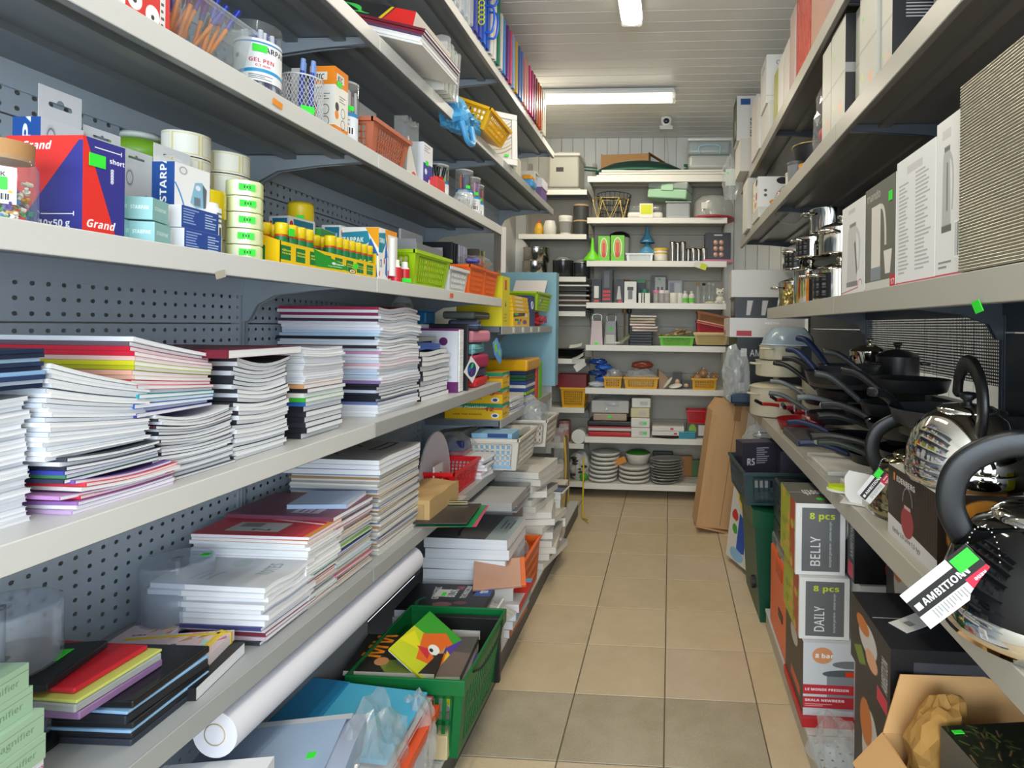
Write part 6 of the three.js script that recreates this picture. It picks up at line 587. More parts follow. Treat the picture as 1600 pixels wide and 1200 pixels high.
// ------------------------------------------------------------------ cookware side: kettle boxes
const carton = (name, label, xf, d0, d1, dp, y, h, faces, { m = PRINT, turn = 0, group, cat = 'box' } = {}) => { const o = Rt(name, label, cat, xf, d0, d1, dp, y, group, turn), w = d1 - d0; part(o, 'carton', pbox(w, h, dp, faces), m); part(o, 'flap', bx(w - 0.004, 0.0008, dp - 0.004, 0, h, 0), mat('#b9b6b0', 0.7)); return o; };
{ const kt = (bg, fn) => tile(150, 200, (c) => { R(c, bg, 0, 0, 150, 200); fn(c); });
  const jug = (c, x, y, s, col, dk) => { poly(c, col, [[x, y + 10 * s], [x + 8 * s, y], [x + 46 * s, y], [x + 54 * s, y + 110 * s], [x - 6 * s, y + 110 * s]]); c.strokeStyle = col; c.lineWidth = 9 * s; c.beginPath(); c.moveTo(x + 44 * s, y + 8 * s); c.quadraticCurveTo(x + 80 * s, y + 20 * s, x + 62 * s, y + 90 * s); c.stroke(); R(c, dk, x - 8 * s, y + 110 * s, 66 * s, 10 * s); R(c, dk, x + 8 * s, y - 5 * s, 38 * s, 7 * s); };
  const k1 = kt('#eceae8', (c) => { R(c, '#d2d0ce', 44, 12, 44, 10); jug(c, 44, 50, 1.1, '#cfcecc', '#8d8a88'); poly(c, '#75706c', [[84, 90], [92, 84], [106, 150], [100, 160]]); c.strokeStyle = '#c85060'; c.lineWidth = 2; c.beginPath(); c.moveTo(0, 194); c.lineTo(110, 186); c.arc(124, 182, 12, PI, 0); c.stroke(); });
  const k2 = kt('#6d6c62', (c) => { R(c, '#d8d4cc', 0, 182, 150, 18); tx(c, 'mando', 8, 20, 22, '#c9c6bc', { b: 0 }); R(c, '#e6e0d6', 34, 40, 46, 116); c.strokeStyle = '#ded8cc'; c.lineWidth = 9; c.beginPath(); c.moveTo(80, 46); c.quadraticCurveTo(104, 44, 104, 120); c.stroke(); R(c, '#8d949a', 32, 156, 50, 24); poly(c, '#e8e2d8', [[96, 130], [134, 130], [126, 172], [104, 172]]); R(c, '#cf2a38', 126, 176, 22, 24); tx(c, '17', 129, 188, 14, '#fff'); });
  const k3 = kt('#efedeb', (c) => { R(c, '#d5d2d0', 44, 16, 60, 12); fine(c, 10, 40, 46, 24, 6, '#b5b2b0', 3); fine(c, 78, 32, 58, 25, 6, '#b5b2b0', 8); R(c, '#d05060', 0, 194, 150, 2); });
  const k4 = kt('#eceae6', (c) => { R(c, '#d5d2d0', 34, 14, 50, 12); jug(c, 40, 40, 0.85, '#bfbeba', '#6d6a66'); R(c, '#8a8884', 60, 56, 9, 60); bars(c, 110, 134, 24, 40, '#444'); fine(c, 16, 178, 90, 2, 6, '#8a8884'); R(c, '#d05060', 0, 194, 150, 2); });
  const g = 'kettle cartons on the upper cookware shelf';
  carton('kettle_carton', 'white carton showing a white jug kettle beside the steel pots', 0.53, 1.63, 1.84, 0.2, 1.46, 0.268, { all: flat('#e6e4e2'), f: k1, r: k3 }, { group: g });
  const o = carton('kettle_carton', 'grey carton showing a cream kettle and cup', 0.53, 1.41, 1.625, 0.2, 1.46, 0.275, { all: flat('#e2e0dc'), f: k2, r: k3 }, { group: g }); tag(o, 0.022, 0.024, 0.075, 0.225, 0.101);
  carton('kettle_carton', 'white carton with two columns of small print', 0.53, 1.205, 1.405, 0.2, 1.46, 0.29, { all: flat('#e9e7e5'), f: k3, r: k4 }, { group: g });
  carton('kettle_carton', 'white carton showing a silver kettle with barcode', 0.53, 1.095, 1.20, 0.2, 1.46, 0.31, { all: flat('#e9e7e5'), f: k4, r: k4 }, { group: g }); }
{ const o = Rt('bubble_wrapped_box', 'large box in silver ribbed insulating wrap', 'box', 0.515, 0.62, 1.085, 0.34, 1.462); part(o, 'box', rbx(0.45, 0.34, 0.33, 0.006), mat('#5c5a48', 0.35, 0.6)); const g = []; for (let i = 0; i < 62; i++) g.push(rot(new THREE.CylinderGeometry(0.003, 0.003, 0.456, 6), 0, 0, PI / 2).translate(0, 0.005 + i * 0.0054, 0.1655)); part(o, 'ribs', g, mat('#c2c0b2', 0.22, 0.8)); part(o, 'tape', bx(0.452, 0.34, 0.02, 0.0, 0.002, 0.12), mat('#4a4438', 0.5)); }
{ const t = tile(80, 100, (c) => { R(c, '#9a6f50', 0, 0, 80, 100); for (let i = 0; i < 2; i++) R(c, '#b08565', 6, 24 + i * 8, 68, 2); tx(c, 'PORTO MARINE', 6, 42, 9, '#d8b89a'); }), t2 = tile(50, 60, (c) => { R(c, '#b0854a', 0, 0, 50, 60); c.strokeStyle = '#7a5a30'; c.lineWidth = 1.5; c.strokeRect(16, 20, 14, 24); });
  carton('brown_carton', 'reddish brown carton with stamped lettering behind the kettle cartons', 0.79, 1.48, 1.66, 0.2, 1.46, 0.44, { all: flat('#9a6f50'), f: t, r: t2 }); carton('brown_carton', 'tan carton with a hand hole behind the kettle cartons', 0.78, 1.22, 1.46, 0.2, 1.46, 0.45, { all: flat('#b0854a'), r: t2, f: t2 });
  S('red_white_strip_box', 'thin red and white carton behind the printed kettle carton', 'box', [rbx(0.24, 0.30, 0.02, 0.002)], mat('#c8303a', 0.4), 0.745, 1.46, 1.33, RF); }
// pots
function pot(label, x, y, d, r, h, { lid = 0, m = CHROME, band, group, handles = 1, cat = 'pot', name = 'cooking_pot', ry = 0, glass = 0 } = {}) {
  const o = T(name, label, cat, x, y, d, ry, group); part(o, 'body', lathe([[0, 0.001], [r * 0.94, 0.001], [r, 0.008], [r, h - 0.004], [r * 1.04, h], [r * 1.0, h - 0.001], [r * 0.97, h - 0.008], [r * 0.96, 0.008], [0, 0.006]], 32), m);
  if (handles) for (const s of [-1, 1]) part(o, 'handle', tube([[s * r * 0.98, h * 0.78, -0.035], [s * (r + 0.032), h * 0.8, -0.028], [s * (r + 0.032), h * 0.8, 0.028], [s * r * 0.98, h * 0.78, 0.035]], 0.0055, 16, 8), m);
  if (lid) { const l = part(o, 'lid', lathe([[r * 1.02, h + 0.001], [r * 0.9, h + 0.01], [r * 0.4, h + 0.026], [0, h + 0.029]], 32), glass ? clear('#e8ecec', 0.05, 0.8) : m); part(l, 'knob', lathe([[0, h + 0.055], [0.016, h + 0.053], [0.018, h + 0.045], [0.008, h + 0.038], [0.009, h + 0.028]], 16), m); }
  if (band) { const b = part(o, 'label', new THREE.CylinderGeometry(r + 0.001, r + 0.001, h * 0.8, 16, 1, true, -PI / 2 - 0.55, 1.1).translate(0, h * 0.5, 0), PRINT); uvTo(b.geometry, band); }
  return o;
}
const potT = tile(70, 80, (c) => { R(c, '#17181b', 0, 0, 70, 80); for (let i = 0; i < 6; i++) for (let j = 0; j < 3; j++) { R(c, '#6a6b70', 8 + (i % 3) * 20, 8 + j * 24, 10, 8); fine(c, 8 + (i % 3) * 20, 19 + j * 24, 12, 2, 3, '#8a8b90', i); } });
pot('large steel pot with black label nearest the kettle cartons on the upper shelf', 0.80, 1.46, 2.02, 0.13, 0.26, { band: potT });
pot('low steel pot with lid and black label at the shelf front', 0.635, 1.46, 2.22, 0.10, 0.115, { lid: 1, band: potT, ry: 0.4 });
pot('steel pot standing on the low lidded pot', 0.645, 1.635, 2.24, 0.085, 0.10, { lid: 1, ry: 0.8 });
pot('tall narrow steel pot at the shelf front beside the low lidded pot', 0.62, 1.46, 2.62, 0.075, 0.15, { ry: 1.2, lid: 1 });
pot('steel pot with black label stacked on the tall narrow pot', 0.63, 1.668, 2.63, 0.075, 0.09, { band: potT, ry: 0.6 });
pot('lidded steel pot in the second row of pots', 0.77, 1.46, 2.45, 0.095, 0.13, { lid: 1, ry: 0.3 });
pot('steel saucepan stacked on the second row pot', 0.77, 1.65, 2.45, 0.09, 0.10, { lid: 1, ry: 1.0 });
pot('top steel pot under the upper cookware shelf edge', 0.70, 1.775, 2.63, 0.085, 0.11, { ry: 0.2 });
pot('steel pot at the end of the upper pot shelf', 0.62, 1.46, 2.93, 0.085, 0.12, { lid: 1, ry: 0.2 });
pot('glass-lidded steel pot on top of the end pot', 0.63, 1.645, 2.93, 0.075, 0.10, { lid: 1, glass: 1, ry: 0.9, band: potT });
for (let i = 0; i < 3; i++) S('wrapped_card', ['black card wrapped in film leaning on the steel pots', 'crumpled gold film roll hanging at the end of the pot shelf', 'orange fruit printed card behind the tall narrow pot'][i], ['card', 'film', 'card'][i], i === 1 ? bagGeo(0.06, 0.1, 0.06, 131, 0.5) : rbx(0.002, 0.14, 0.08, 0.0008), [mat('#1a1b1e', 0.35), mat('#a8955c', 0.25, 0.7), mat('#d8802c', 0.5)][i], [0.59, 0.56, 0.60][i], 1.46, [2.42, 2.78, 2.52][i], 0.4);
// ------------------------------------------------------------------ upper cookware shelf
{ const pale = (a, b) => tile(90, 160, (c) => { R(c, a, 0, 0, 90, 160); R(c, b, 0, 80, 90, 4); disc(c, '#7ed860', 18, 40, 4); disc(c, '#e8b090', 60, 130, 9); disc(c, '#c8d878', 16, 118, 5); }), pt = pale('#c5c3b8', '#b0aea2'), bk = tile(90, 200, (c) => { R(c, '#1b1b1d', 0, 0, 90, 200); fine(c, 12, 8, 60, 5, 5, '#a8a8a8', 3); fine(c, 12, 44, 60, 5, 5, '#a8a8a8', 5); fine(c, 12, 80, 60, 6, 5, '#a8a8a8', 7); tx(c, '28000', 46, 134, 9, '#ccc'); bars(c, 14, 144, 60, 26); R(c, '#8d8c88', 0, 186, 90, 14); }), b2 = tile(60, 200, (c) => { R(c, '#2b2b2e', 0, 0, 60, 200); R(c, '#9a9894', 0, 90, 60, 18); tx(c, 'R5', 30, 122, 16, '#ddd'); tx(c, 'R5', 30, 12, 16, '#ddd'); });
  const L = ['tall pale grey carton nearest the wrapped toys on the upper shelf', 'pale carton with black end panel lettered R5', 'pale carton with green dots beside the R5 carton', 'pale carton with orange dots in the upper shelf row', 'black carton end with white small print and barcode', 'dark glossy carton beside the barcode carton'];
  [[1.99, 2.10, 0.33, pt, flat('#b9b7ac'), 0.53], [1.83, 1.985, 0.43, pt, b2, 0.53], [1.745, 1.825, 0.43, pt, flat('#c5c3b8'), 0.56], [1.60, 1.74, 0.43, pt, flat('#bdbbb0'), 0.545], [1.515, 1.595, 0.42, pt, bk, 0.555], [1.22, 1.5, 0.40, flat('#a8a49c'), flat('#2a2a2c'), 0.65]].forEach(([a, b, h, f, r, xf], i) => carton('tall_carton', L[i], xf, a, b, 0.26, 2.0, Math.min(h, 0.335), { all: flat('#b5b3a8'), f, r }, { group: 'tall cartons on the upper cookware shelf' })); }
{ const o = Rt('wrapped_toy', 'red and black toys in crinkled clear wrap', 'toy', 0.55, 2.20, 2.40, 0.16, 2.0); part(o, 'wrap', bagGeo(0.18, 0.34, 0.16, 141, 0.35), FILM); part(o, 'red_figure', [sph(0.04, -0.03, 0.06, 0.02), sph(0.035, 0.02, 0.22, 0.0), sph(0.03, -0.01, 0.12, 0.03)], mat('#d0302c', 0.35)); part(o, 'pink_figure', [sph(0.03, 0.05, 0.08, 0.02), sph(0.025, 0.04, 0.02, 0.04)], mat('#d82a7c', 0.35)); part(o, 'dark_figure', [sph(0.04, 0.02, 0.16, 0.0), sph(0.03, -0.04, 0.17, 0.02)], mat('#2c2c30', 0.4)); part(o, 'top_knot', bagGeo(0.06, 0.07, 0.05, 143, 0.4).translate(0.01, 0.31, 0), FILM2);
  const y = T('orange_bowl', 'small orange bowl beside the wrapped toys', 'bowl', 0.58, 2.0, 2.50, 0); part(y, 'bowl', lathe([[0, 0.002], [0.02, 0.002], [0.042, 0.03], [0.045, 0.05], [0.042, 0.05], [0.038, 0.03], [0, 0.008]], 24), mat('#e09a1c', 0.35)); part(y, 'rim', new THREE.TorusGeometry(0.044, 0.002, 6, 24).rotateX(PI / 2).translate(0, 0.05, 0), mat('#d88f18', 0.35));
  const b = T('black_bucket', 'black tapered bucket with gold rim', 'bucket', 0.66, 2.0, 2.75); part(b, 'bucket', lathe([[0, 0.001], [0.07, 0.001], [0.10, 0.2], [0.096, 0.2], [0.066, 0.006], [0, 0.006]], 32), mat('#1c1d1f', 0.4)); part(b, 'rim', new THREE.TorusGeometry(0.1, 0.004, 8, 32).rotateX(PI / 2).translate(0, 0.2, 0), mat('#a89a68', 0.3, 0.8));
  const g = T('grey_canister', 'grey ribbed canister in front of the black bucket', 'canister', 0.57, 2.0, 2.72); part(g, 'body', cy(0.035, 0.038, 0.11, 0, 0, 0, 24), mat('#7a7b7d', 0.4)); part(g, 'lid', cy(0.041, 0.041, 0.012, 0, 0.11, 0, 24), mat('#5c5d60', 0.4));
  const w = T('white_canister', 'white canister beside the black bucket', 'canister', 0.62, 2.0, 2.96); part(w, 'body', cy(0.05, 0.05, 0.12, 0, 0, 0, 24), mat('#d8d6d0', 0.4)); part(w, 'lid', cy(0.052, 0.052, 0.016, 0, 0.12, 0, 24), mat('#c2c0ba', 0.4));
  const d = T('cake_dome', 'clear dome with white base at the middle of the upper shelf', 'dome', 0.64, 2.0, 3.2); part(d, 'dome', sph(0.09, 0, 0.03, 0, 1, 1.2, 1, 20), CLEAR); part(d, 'base', cy(0.1, 0.1, 0.02, 0, 0, 0, 28), mat('#d0cec8', 0.4));
  const mt = tile(90, 90, (c) => { R(c, '#e6e4e0', 0, 0, 90, 90); disc(c, '#2a2a2c', 64, 12, 16, 10); disc(c, '#c8402c', 62, 52, 12); disc(c, '#e08a2c', 46, 74, 16, 8); disc(c, '#555', 20, 40, 4); disc(c, '#555', 20, 54, 4); }); carton('slicer_carton', 'white carton with tomato and carrot pictures', 0.50, 3.42, 3.62, 0.2, 2.06, 0.18, { all: flat('#dcdad6'), f: mt, r: mt }); carton('pale_carton', 'flat pale carton under the tomato picture carton', 0.50, 3.40, 3.66, 0.22, 2.0, 0.06, { all: flat('#cfcdc6') });
  carton('pale_carton', 'tall pale carton with yellow stripe at the end of the upper shelf', 0.49, 3.8, 4.05, 0.2, 2.0, 0.33, { all: flat('#d8d5cc'), r: tile(50, 90, (c) => { R(c, '#dad7ce', 0, 0, 50, 90); R(c, '#e0c63c', 8, 10, 12, 70); R(c, '#c85a3c', 10, 20, 8, 20); }) }); }
// ------------------------------------------------------------------ top cookware shelf
{ const rt = tile(90, 150, (c) => { R(c, '#c8402f', 0, 0, 90, 150); const q = mulberry(9); for (let i = 0; i < 60; i++) { c.fillStyle = i % 3 ? '#d86a5a' : '#b8301f'; c.fillRect(q() * 90, q() * 150, 3, 8 + q() * 18); } });
  const L = ['pinkish wrapped carton on the top cookware shelf nearest the camera', 'red foil wrapped carton on the top cookware shelf', 'white and red streaked wrapped carton beside the red foil carton', 'pale streaked wrapped carton on the top shelf', 'white carton with red corner on the top shelf', 'olive and yellow narrow carton on the top shelf'];
  [[2.05, 2.26, 0.4, flat('#c99a88')], [2.27, 2.52, 0.4, rt], [2.53, 2.66, 0.36, tile(60, 100, (c) => { R(c, '#d8cfc8', 0, 0, 60, 100); for (let i = 0; i < 9; i++) poly(c, i % 2 ? '#c84a3a' : '#b9aca4', [[i * 7, 0], [i * 7 + 3, 0], [i * 5 + 2, 100], [i * 5, 100]]); })], [2.67, 2.80, 0.28, flat('#cfc6bf')], [2.81, 2.95, 0.28, flat('#dcd8d2')], [2.96, 3.06, 0.27, flat('#a8a83c')]].forEach(([a, b, h, f], i) => carton('wrapped_carton', L[i], 0.525, a, b, 0.22, 2.4, h, { all: f }, { m: i < 3 ? GLOSS : PRINT }));
  const ot = tile(80, 110, (c) => { R(c, '#e4e2de', 0, 0, 80, 110); tx(c, 'optic', 20, 16, 18, '#8a8884', { b: 0 }); R(c, '#c8c6c2', 0, 92, 80, 2); });
  carton('optic_carton', 'white carton lettered optic on top of another white carton', 0.50, 3.16, 3.36, 0.2, 2.57, 0.26, { all: ot }); carton('white_carton', 'white carton under the optic carton', 0.51, 3.12, 3.38, 0.2, 2.4, 0.168, { all: flat('#d8d5d0') });
  carton('pale_pink_carton', 'tall pale pink carton near the end of the top shelf', 0.50, 3.52, 3.72, 0.2, 2.4, 0.36, { all: flat('#d6cdc8') }); carton('white_carton', 'small white carton with red dot beside the tall pale pink carton', 0.50, 3.40, 3.51, 0.16, 2.4, 0.3, { all: flat('#dad7d3') });
  const st = tile(60, 120, (c) => { R(c, '#d8d6d2', 0, 0, 60, 120); R(c, '#1f4f8c', 10, 8, 24, 16); tx(c, 'SILVER', 40, 110, 16, '#555', { rot: -PI / 2 }); }); const sl = tile(60, 120, (c) => { R(c, '#2a2a24', 0, 0, 60, 120); disc(c, '#6a7a3c', 30, 50, 14, 40); disc(c, '#c8c4b0', 34, 80, 8, 26); });
  carton('dark_carton', 'dark carton with blue badge standing on the end box of the top shelf', 0.43, 3.95, 4.15, 0.16, 2.62, 0.3, { all: flat('#d8d6d2'), f: sl, r: st }); carton('pale_carton', 'pale carton under the dark carton at the end of the top shelf', 0.45, 3.9, 4.2, 0.25, 2.4, 0.218, { all: flat('#cfccc4') });
  const o = T('blister_bag', 'clear bag hanging at the end of the top cookware shelf', 'plastic bag', 0.42, 2.28, 4.22); part(o, 'film', bagGeo(0.12, 0.32, 0.06, 151, 0.35), FILM); part(o, 'card', bx(0.07, 0.12, 0.002, 0, 0.1, 0), mat('#d4d8cc', 0.5)); tag(o, 0.015, 0.015, -0.02, 0.19, 0.004); }
// ------------------------------------------------------------------ pans with their handles
{ const HC = { navy: '#1c2a4c', black: '#16171a', dark: '#23262a', slate: '#34383b', lgrey: '#737a7e', grey: '#5a6264', green: '#3b4239' };
  const H = [['navy', .54, 1.318, 2.482, .62, 1.217, 2.349], ['navy', .5, 1.268, 2.492, .58, 1.194, 2.348], ['black', .48, 1.199, 2.723, .66, 1.087, 2.66], ['dark', .5, 1.226, 2.572, .6, 1.172, 2.428], ['slate', .5, 1.205, 2.041, .64, 1.115, 1.988], ['dark', .54, 1.278, 2.09, .68, 1.193, 2.029], ['black', .52, 1.234, 1.78, .63, 1.15, 1.66], ['black', .53, 1.195, 1.56, .66, 1.10, 1.63], ['lgrey', .54, 1.072, 3.15, .7, 1.012, 3.07], ['grey', .5, 1.031, 2.953, .68, .952, 2.88], ['lgrey', .54, 1.066, 2.493, .72, 1.034, 2.436], ['dark', .52, 1.10, 2.004, .64, 1.075, 1.9], ['black', .52, 1.052, 2.079, .7, 1.017, 2.038], ['navy', .5, .962, 2.473, .64, .945, 2.36], ['black', .47, 1.0, 1.961, .66, .985, 1.891], ['green', .5, .978, 1.995, .68, .935, 1.935], ['navy', .49, .925, 2.228, .66, .9, 2.171]];
  const names = ['highest navy-handled frying pan', 'navy-handled pan beside the highest one', 'long black-handled pan pointing at the enamel pots', 'dark-handled pan above the long black handle', 'slate grey handled pan curving over the pile', 'dark-handled pan under the pierced back panel', 'thick black-handled pan near the kettles', 'black-handled pan closest to the kettles', 'light grey handled pan farthest along the shelf', 'grey-handled pan above the red-handled ladles', 'light grey handled pan in the middle of the pile', 'dark-handled pan with round grey handle end', 'black-handled pan low in the pile with a broad tip', 'short navy handled pan at the shelf front', 'black-handled pan just above the green-grey handle', 'green-grey handled pan with round handle end', 'lowest navy-handled pan on the shelf front'];
  H.forEach(([c, x0, y0, d0, x1, y1, d1], i) => {
    const dx = x1 - x0, dz = -(d1 - d0), L = Math.hypot(dx, dz), ux = dx / L, uz = dz / L, r = 0.115 + (i % 4) * 0.012, h = 0.045, cx2 = x1 + ux * (r - 0.005), cz = -d1 + uz * (r - 0.005), yb = Math.max(0.869 + (i > 12 ? 0.002 : 0), y1 - 0.04);
    const px = Math.min(cx2, 0.985 - r), o = T('frying_pan', names[i], 'frying pan', px, yb, -cz, 0); const ox = x0 - px, oz = -d0 - cz, rx = x1 - px, rz = -d1 - cz, m = mat(HC[c], 0.42);
    part(o, 'bowl', lathe([[0, 0.001], [r * 0.8, 0.001], [r * 0.9, 0.006], [r, h], [r * 0.985, h], [r * 0.88, 0.01], [0, 0.006]], 32), mat(i % 3 ? '#2b2d2f' : '#3c3e42', 0.3, 0.3));
    const ya = y0 - yb, yr = y1 - yb, k = Math.hypot(rx, rz) || 1;
    part(o, 'handle', sweep([[ox, ya, oz], [ox + (rx - ox) * 0.3, ya + 0.012 + (yr - ya) * 0.22, oz + (rz - oz) * 0.3], [ox + (rx - ox) * 0.7, ya + (yr - ya) * 0.66 + 0.01, oz + (rz - oz) * 0.7], [rx, yr, rz]], 0.0165, 0.0115, [0, 1, 0], 22, 12, (t) => 1.05 - 0.3 * t), m);
    part(o, 'handle_mount', [rod([rx, yr, rz], [rx / k * r * 0.96, Math.min(h * 0.8, yr), rz / k * r * 0.96], 0.009, 8)], BRUSHED);
    if (i === 15 || i === 11) part(o, 'handle_cap', sph(0.0125, ox, ya, oz, 1, 0.9, 1, 12), mat('#8d958f', 0.4)); }); }
for (let i = 0; i < 5; i++) S('carton_pan_box', ['flat pale carton under the pile of pans at its near end', 'flat pale carton under the pile of pans in the middle', 'flat dark carton under the pans near the enamel pots', 'dark carton supporting the pans at the back', 'dark carton supporting the highest pans at the back'][i], 'box', rbx([0.3, 0.3, 0.3, 0.5, 0.4][i], [0.02, 0.015, 0.03, 0.25, 0.25][i], [0.28, 0.26, 0.26, 0.05, 0.05][i], 0.003), mat(['#cfccc4', '#c9c6be', '#4a4b4e', '#33353a', '#2b2d31'][i], 0.5), [0.68, 0.66, 0.66, 0.985, 0.985][i], 0.868, [1.72, 2.12, 2.6, 1.95, 2.45][i], RF);
{ const g = 'red ladles among the pan handles'; for (let i = 0; i < 5; i++) { const o = T('red_ladle', ['red-handled ladle with black tip farthest along the pan shelf', 'red spatula handle above the short navy pan handle', 'red-banded ladle lying among the pans', 'dark red ladle handle near the light grey handles', 'round red knob handle near the light grey handles'][i], 'ladle', 0.56 + (i % 3) * 0.04, 0.93 + (i % 2) * 0.04, 3.12 - i * 0.13, 0.5 + i * 0.2, g); part(o, 'handle', sweep([[-0.09, 0.03, 0], [0, 0.02, 0], [0.08, 0, 0]], 0.012, 0.009), mat(['#b3202a', '#c21c24', '#c8242c', '#a8203c', '#d01c24'][i], 0.35)); part(o, 'tip', rod([-0.13, 0.05, 0], [-0.088, 0.03, 0], 0.009, 8), mat('#1b1b1d', 0.4)); part(o, 'label', bx(0.02, 0.03, 0.002, 0.03, 0.0, 0.012), mat('#e0dedb', 0.5)); }
  S('red_tray', 'grey rimmed pan with red inside at the end of the pan shelf', 'pan', [lathe([[0, 0.004], [0.1, 0.004], [0.12, 0.05], [0.117, 0.05], [0.097, 0.009], [0, 0.009]], 28)], mat('#a81e26', 0.3), 0.64, 0.869, 2.86); }
// enamel pots and boxes beyond
{ const EN = mat('#c9c1a8', 0.25), g = 'cream enamel pots'; pot('large cream enamel pot at the bottom of the enamel stack', 0.60, 0.869, 3.32, 0.145, 0.16, { m: EN, lid: 1, group: g, ry: 0.5 }); pot('cream enamel pot in the middle of the enamel stack', 0.61, 1.088, 3.32, 0.125, 0.09, { m: EN, group: g, ry: 0.3 }); pot('cream enamel pot on top of the enamel stack', 0.62, 1.18, 3.32, 0.115, 0.08, { m: EN, group: g, ry: 0.8 }); pot('cream enamel pot beside the enamel stack', 0.80, 0.869, 3.12, 0.1, 0.22, { m: EN, group: g });
  const o = T('plastic_tub', 'pale blue translucent tub upside down on the enamel pots', 'tub', 0.66, 1.262, 3.30); part(o, 'tub', lathe([[0.15, 0], [0.135, 0.05], [0.09, 0.1], [0, 0.105]], 8), mat('#b9cbd8', 0.2, 0, { transmission: 0.35, thickness: 0, side: THREE.DoubleSide })); part(o, 'rim', new THREE.TorusGeometry(0.15, 0.004, 6, 8).rotateX(PI / 2).translate(0, 0.004, 0), mat('#c4d2dc', 0.25));
  const b = T('blister_bag', 'clear bag standing against the enamel pots above the tall carton', 'plastic bag', 0.40, 0.90, 3.56); part(b, 'film', bagGeo(0.16, 0.34, 0.1, 161, 0.3), FILM2); part(b, 'blue_end', rbx(0.12, 0.06, 0.08, 0.01, 0.03, 0.002, 0), mat('#16304c', 0.4)); 
  const am = tile(150, 60, (c) => { R(c, '#26292b', 0, 0, 150, 60); R(c, '#c8c8c8', 8, 20, 12, 14); tx(c, 'AMBITION', 26, 28, 16, '#d0d0d0', { b: 0 }); }), wt = tile(150, 60, (c) => { R(c, '#d5d1cc', 0, 0, 150, 60); tx(c, 'VECTIS', 70, 16, 9, '#fff'); R(c, '#b01c34', 14, 40, 30, 16); });
  const L = ['lower black carton lettered in white beside the enamel pots', 'upper black carton lettered in white beside the enamel pots', 'white flat carton with red label on the black cartons', 'black and white patterned carton on the white flat carton', 'pale carton on top of the stack beside the pot shelf']; let y = 0.869; [[0.22, am], [0.21, am], [0.12, wt], [0.13, tile(150, 60, (c) => { R(c, '#26262a', 0, 0, 150, 60); for (let i = 0; i < 3; i++) poly(c, '#bdb9b4', [[i * 30 + 24, 10], [i * 30 + 36, 10], [i * 30 + 30, 52], [i * 30 + 22, 52]]); })], [0.17, flat('#cfccc5')]].forEach(([h, t], i) => { const q = T('cookware_carton', L[i], 'box', 0.62 + (i % 2) * 0.02 - (i === 2 ? 0.02 : 0), y, 3.85, 0.06 - i * 0.03, 'cartons stacked beside the enamel pots'); part(q, 'carton', pbox(0.46, h - 0.001, 0.4, { all: flat(i < 2 ? '#26292b' : '#d0ccc6'), f: t, l: t }), PRINT); part(q, 'flap', bx(0.45, 0.0008, 0.39, 0, h - 0.001, 0), mat('#8a8884', 0.6)); y += h; });
  pot('chrome pressure pot in the shadow behind the pans', 0.88, 1.122, 2.62, 0.085, 0.14, { lid: 1 }); pot('dark pot in the shadow beside the chrome pressure pot', 0.90, 1.122, 2.36, 0.08, 0.13, { m: mat('#2a2b2d', 0.3), lid: 1 }); }
// ------------------------------------------------------------------ whistling kettles
function kettle(label, x, y, d, s, body, base, ry) {
  const o = T('whistling_kettle', label, 'kettle', x, y, d, ry); part(o, 'body', lathe([[0, 0.001], [0.105, 0.001], [0.122, 0.012], [0.128, 0.035], [0.126, 0.07], [0.112, 0.115], [0.085, 0.148], [0.06, 0.16]].map(([a, b]) => [a * s, b * s]), 48), body);
  part(o, 'base_band', lathe([[0.1, 0], [0.126, 0.004], [0.131, 0.02], [0.13, 0.04], [0.127, 0.045]].map(([a, b]) => [a * s, b * s]), 48), base); const l = part(o, 'lid', lathe([[0.062, 0.158], [0.063, 0.166], [0.05, 0.174], [0, 0.18]].map(([a, b]) => [a * s, b * s]), 36), base); part(l, 'knob', lathe([[0, 0.205], [0.016, 0.203], [0.018, 0.192], [0.009, 0.184], [0.009, 0.178]].map(([a, b]) => [a * s, b * s]), 18), BLACK);
  part(o, 'spout', rot(lathe([[0.024, 0], [0.019, 0.05], [0.022, 0.062], [0.017, 0.062], [0.014, 0.05], [0.016, 0]].map(([a, b]) => [a * s, b * s]), 20), 0, 0, -0.9).translate(0.095 * s, 0.095 * s, 0), base);
  part(o, 'handle', sweep([[-0.098, 0.12, 0], [-0.118, 0.17, 0], [-0.105, 0.225, 0], [-0.05, 0.262, 0], [0.02, 0.265, 0], [0.075, 0.235, 0], [0.092, 0.19, 0]].map((p) => p.map((q) => q * s)), 0.02 * s, 0.0095 * s, [0, 0, 1], 36, 12), BLACK); part(o, 'handle_bracket', [rod([-0.098 * s, 0.125 * s, 0], [-0.09 * s, 0.1 * s, 0], 0.01 * s, 8)], base); return o;
}
const EDEN = tile(180, 130, (c) => { R(c, '#241a16', 0, 0, 180, 130); c.fillStyle = '#3c2c24'; for (let i = 0; i < 24; i++) c.fillRect(i * 8, 0, 3, 100); poly(c, '#d8d4d2', [[0, 92], [180, 104], [180, 130], [0, 130]]); R(c, '#d87a2a', 22, 10, 7, 14); tx(c, 'EDENBERG', 34, 18, 14, '#e0dcd8'); c.strokeStyle = '#8a8088'; c.lineWidth = 3; c.beginPath(); c.ellipse(78, 52, 18, 28, 0, PI, 0); c.stroke(); disc(c, '#9c3c40', 78, 84, 24, 27); R(c, '#c8a0a0', 66, 56, 24, 6); tx(c, 'Kettle 2,0 Litre 1,5 typ', 20, 116, 10, '#444'); });
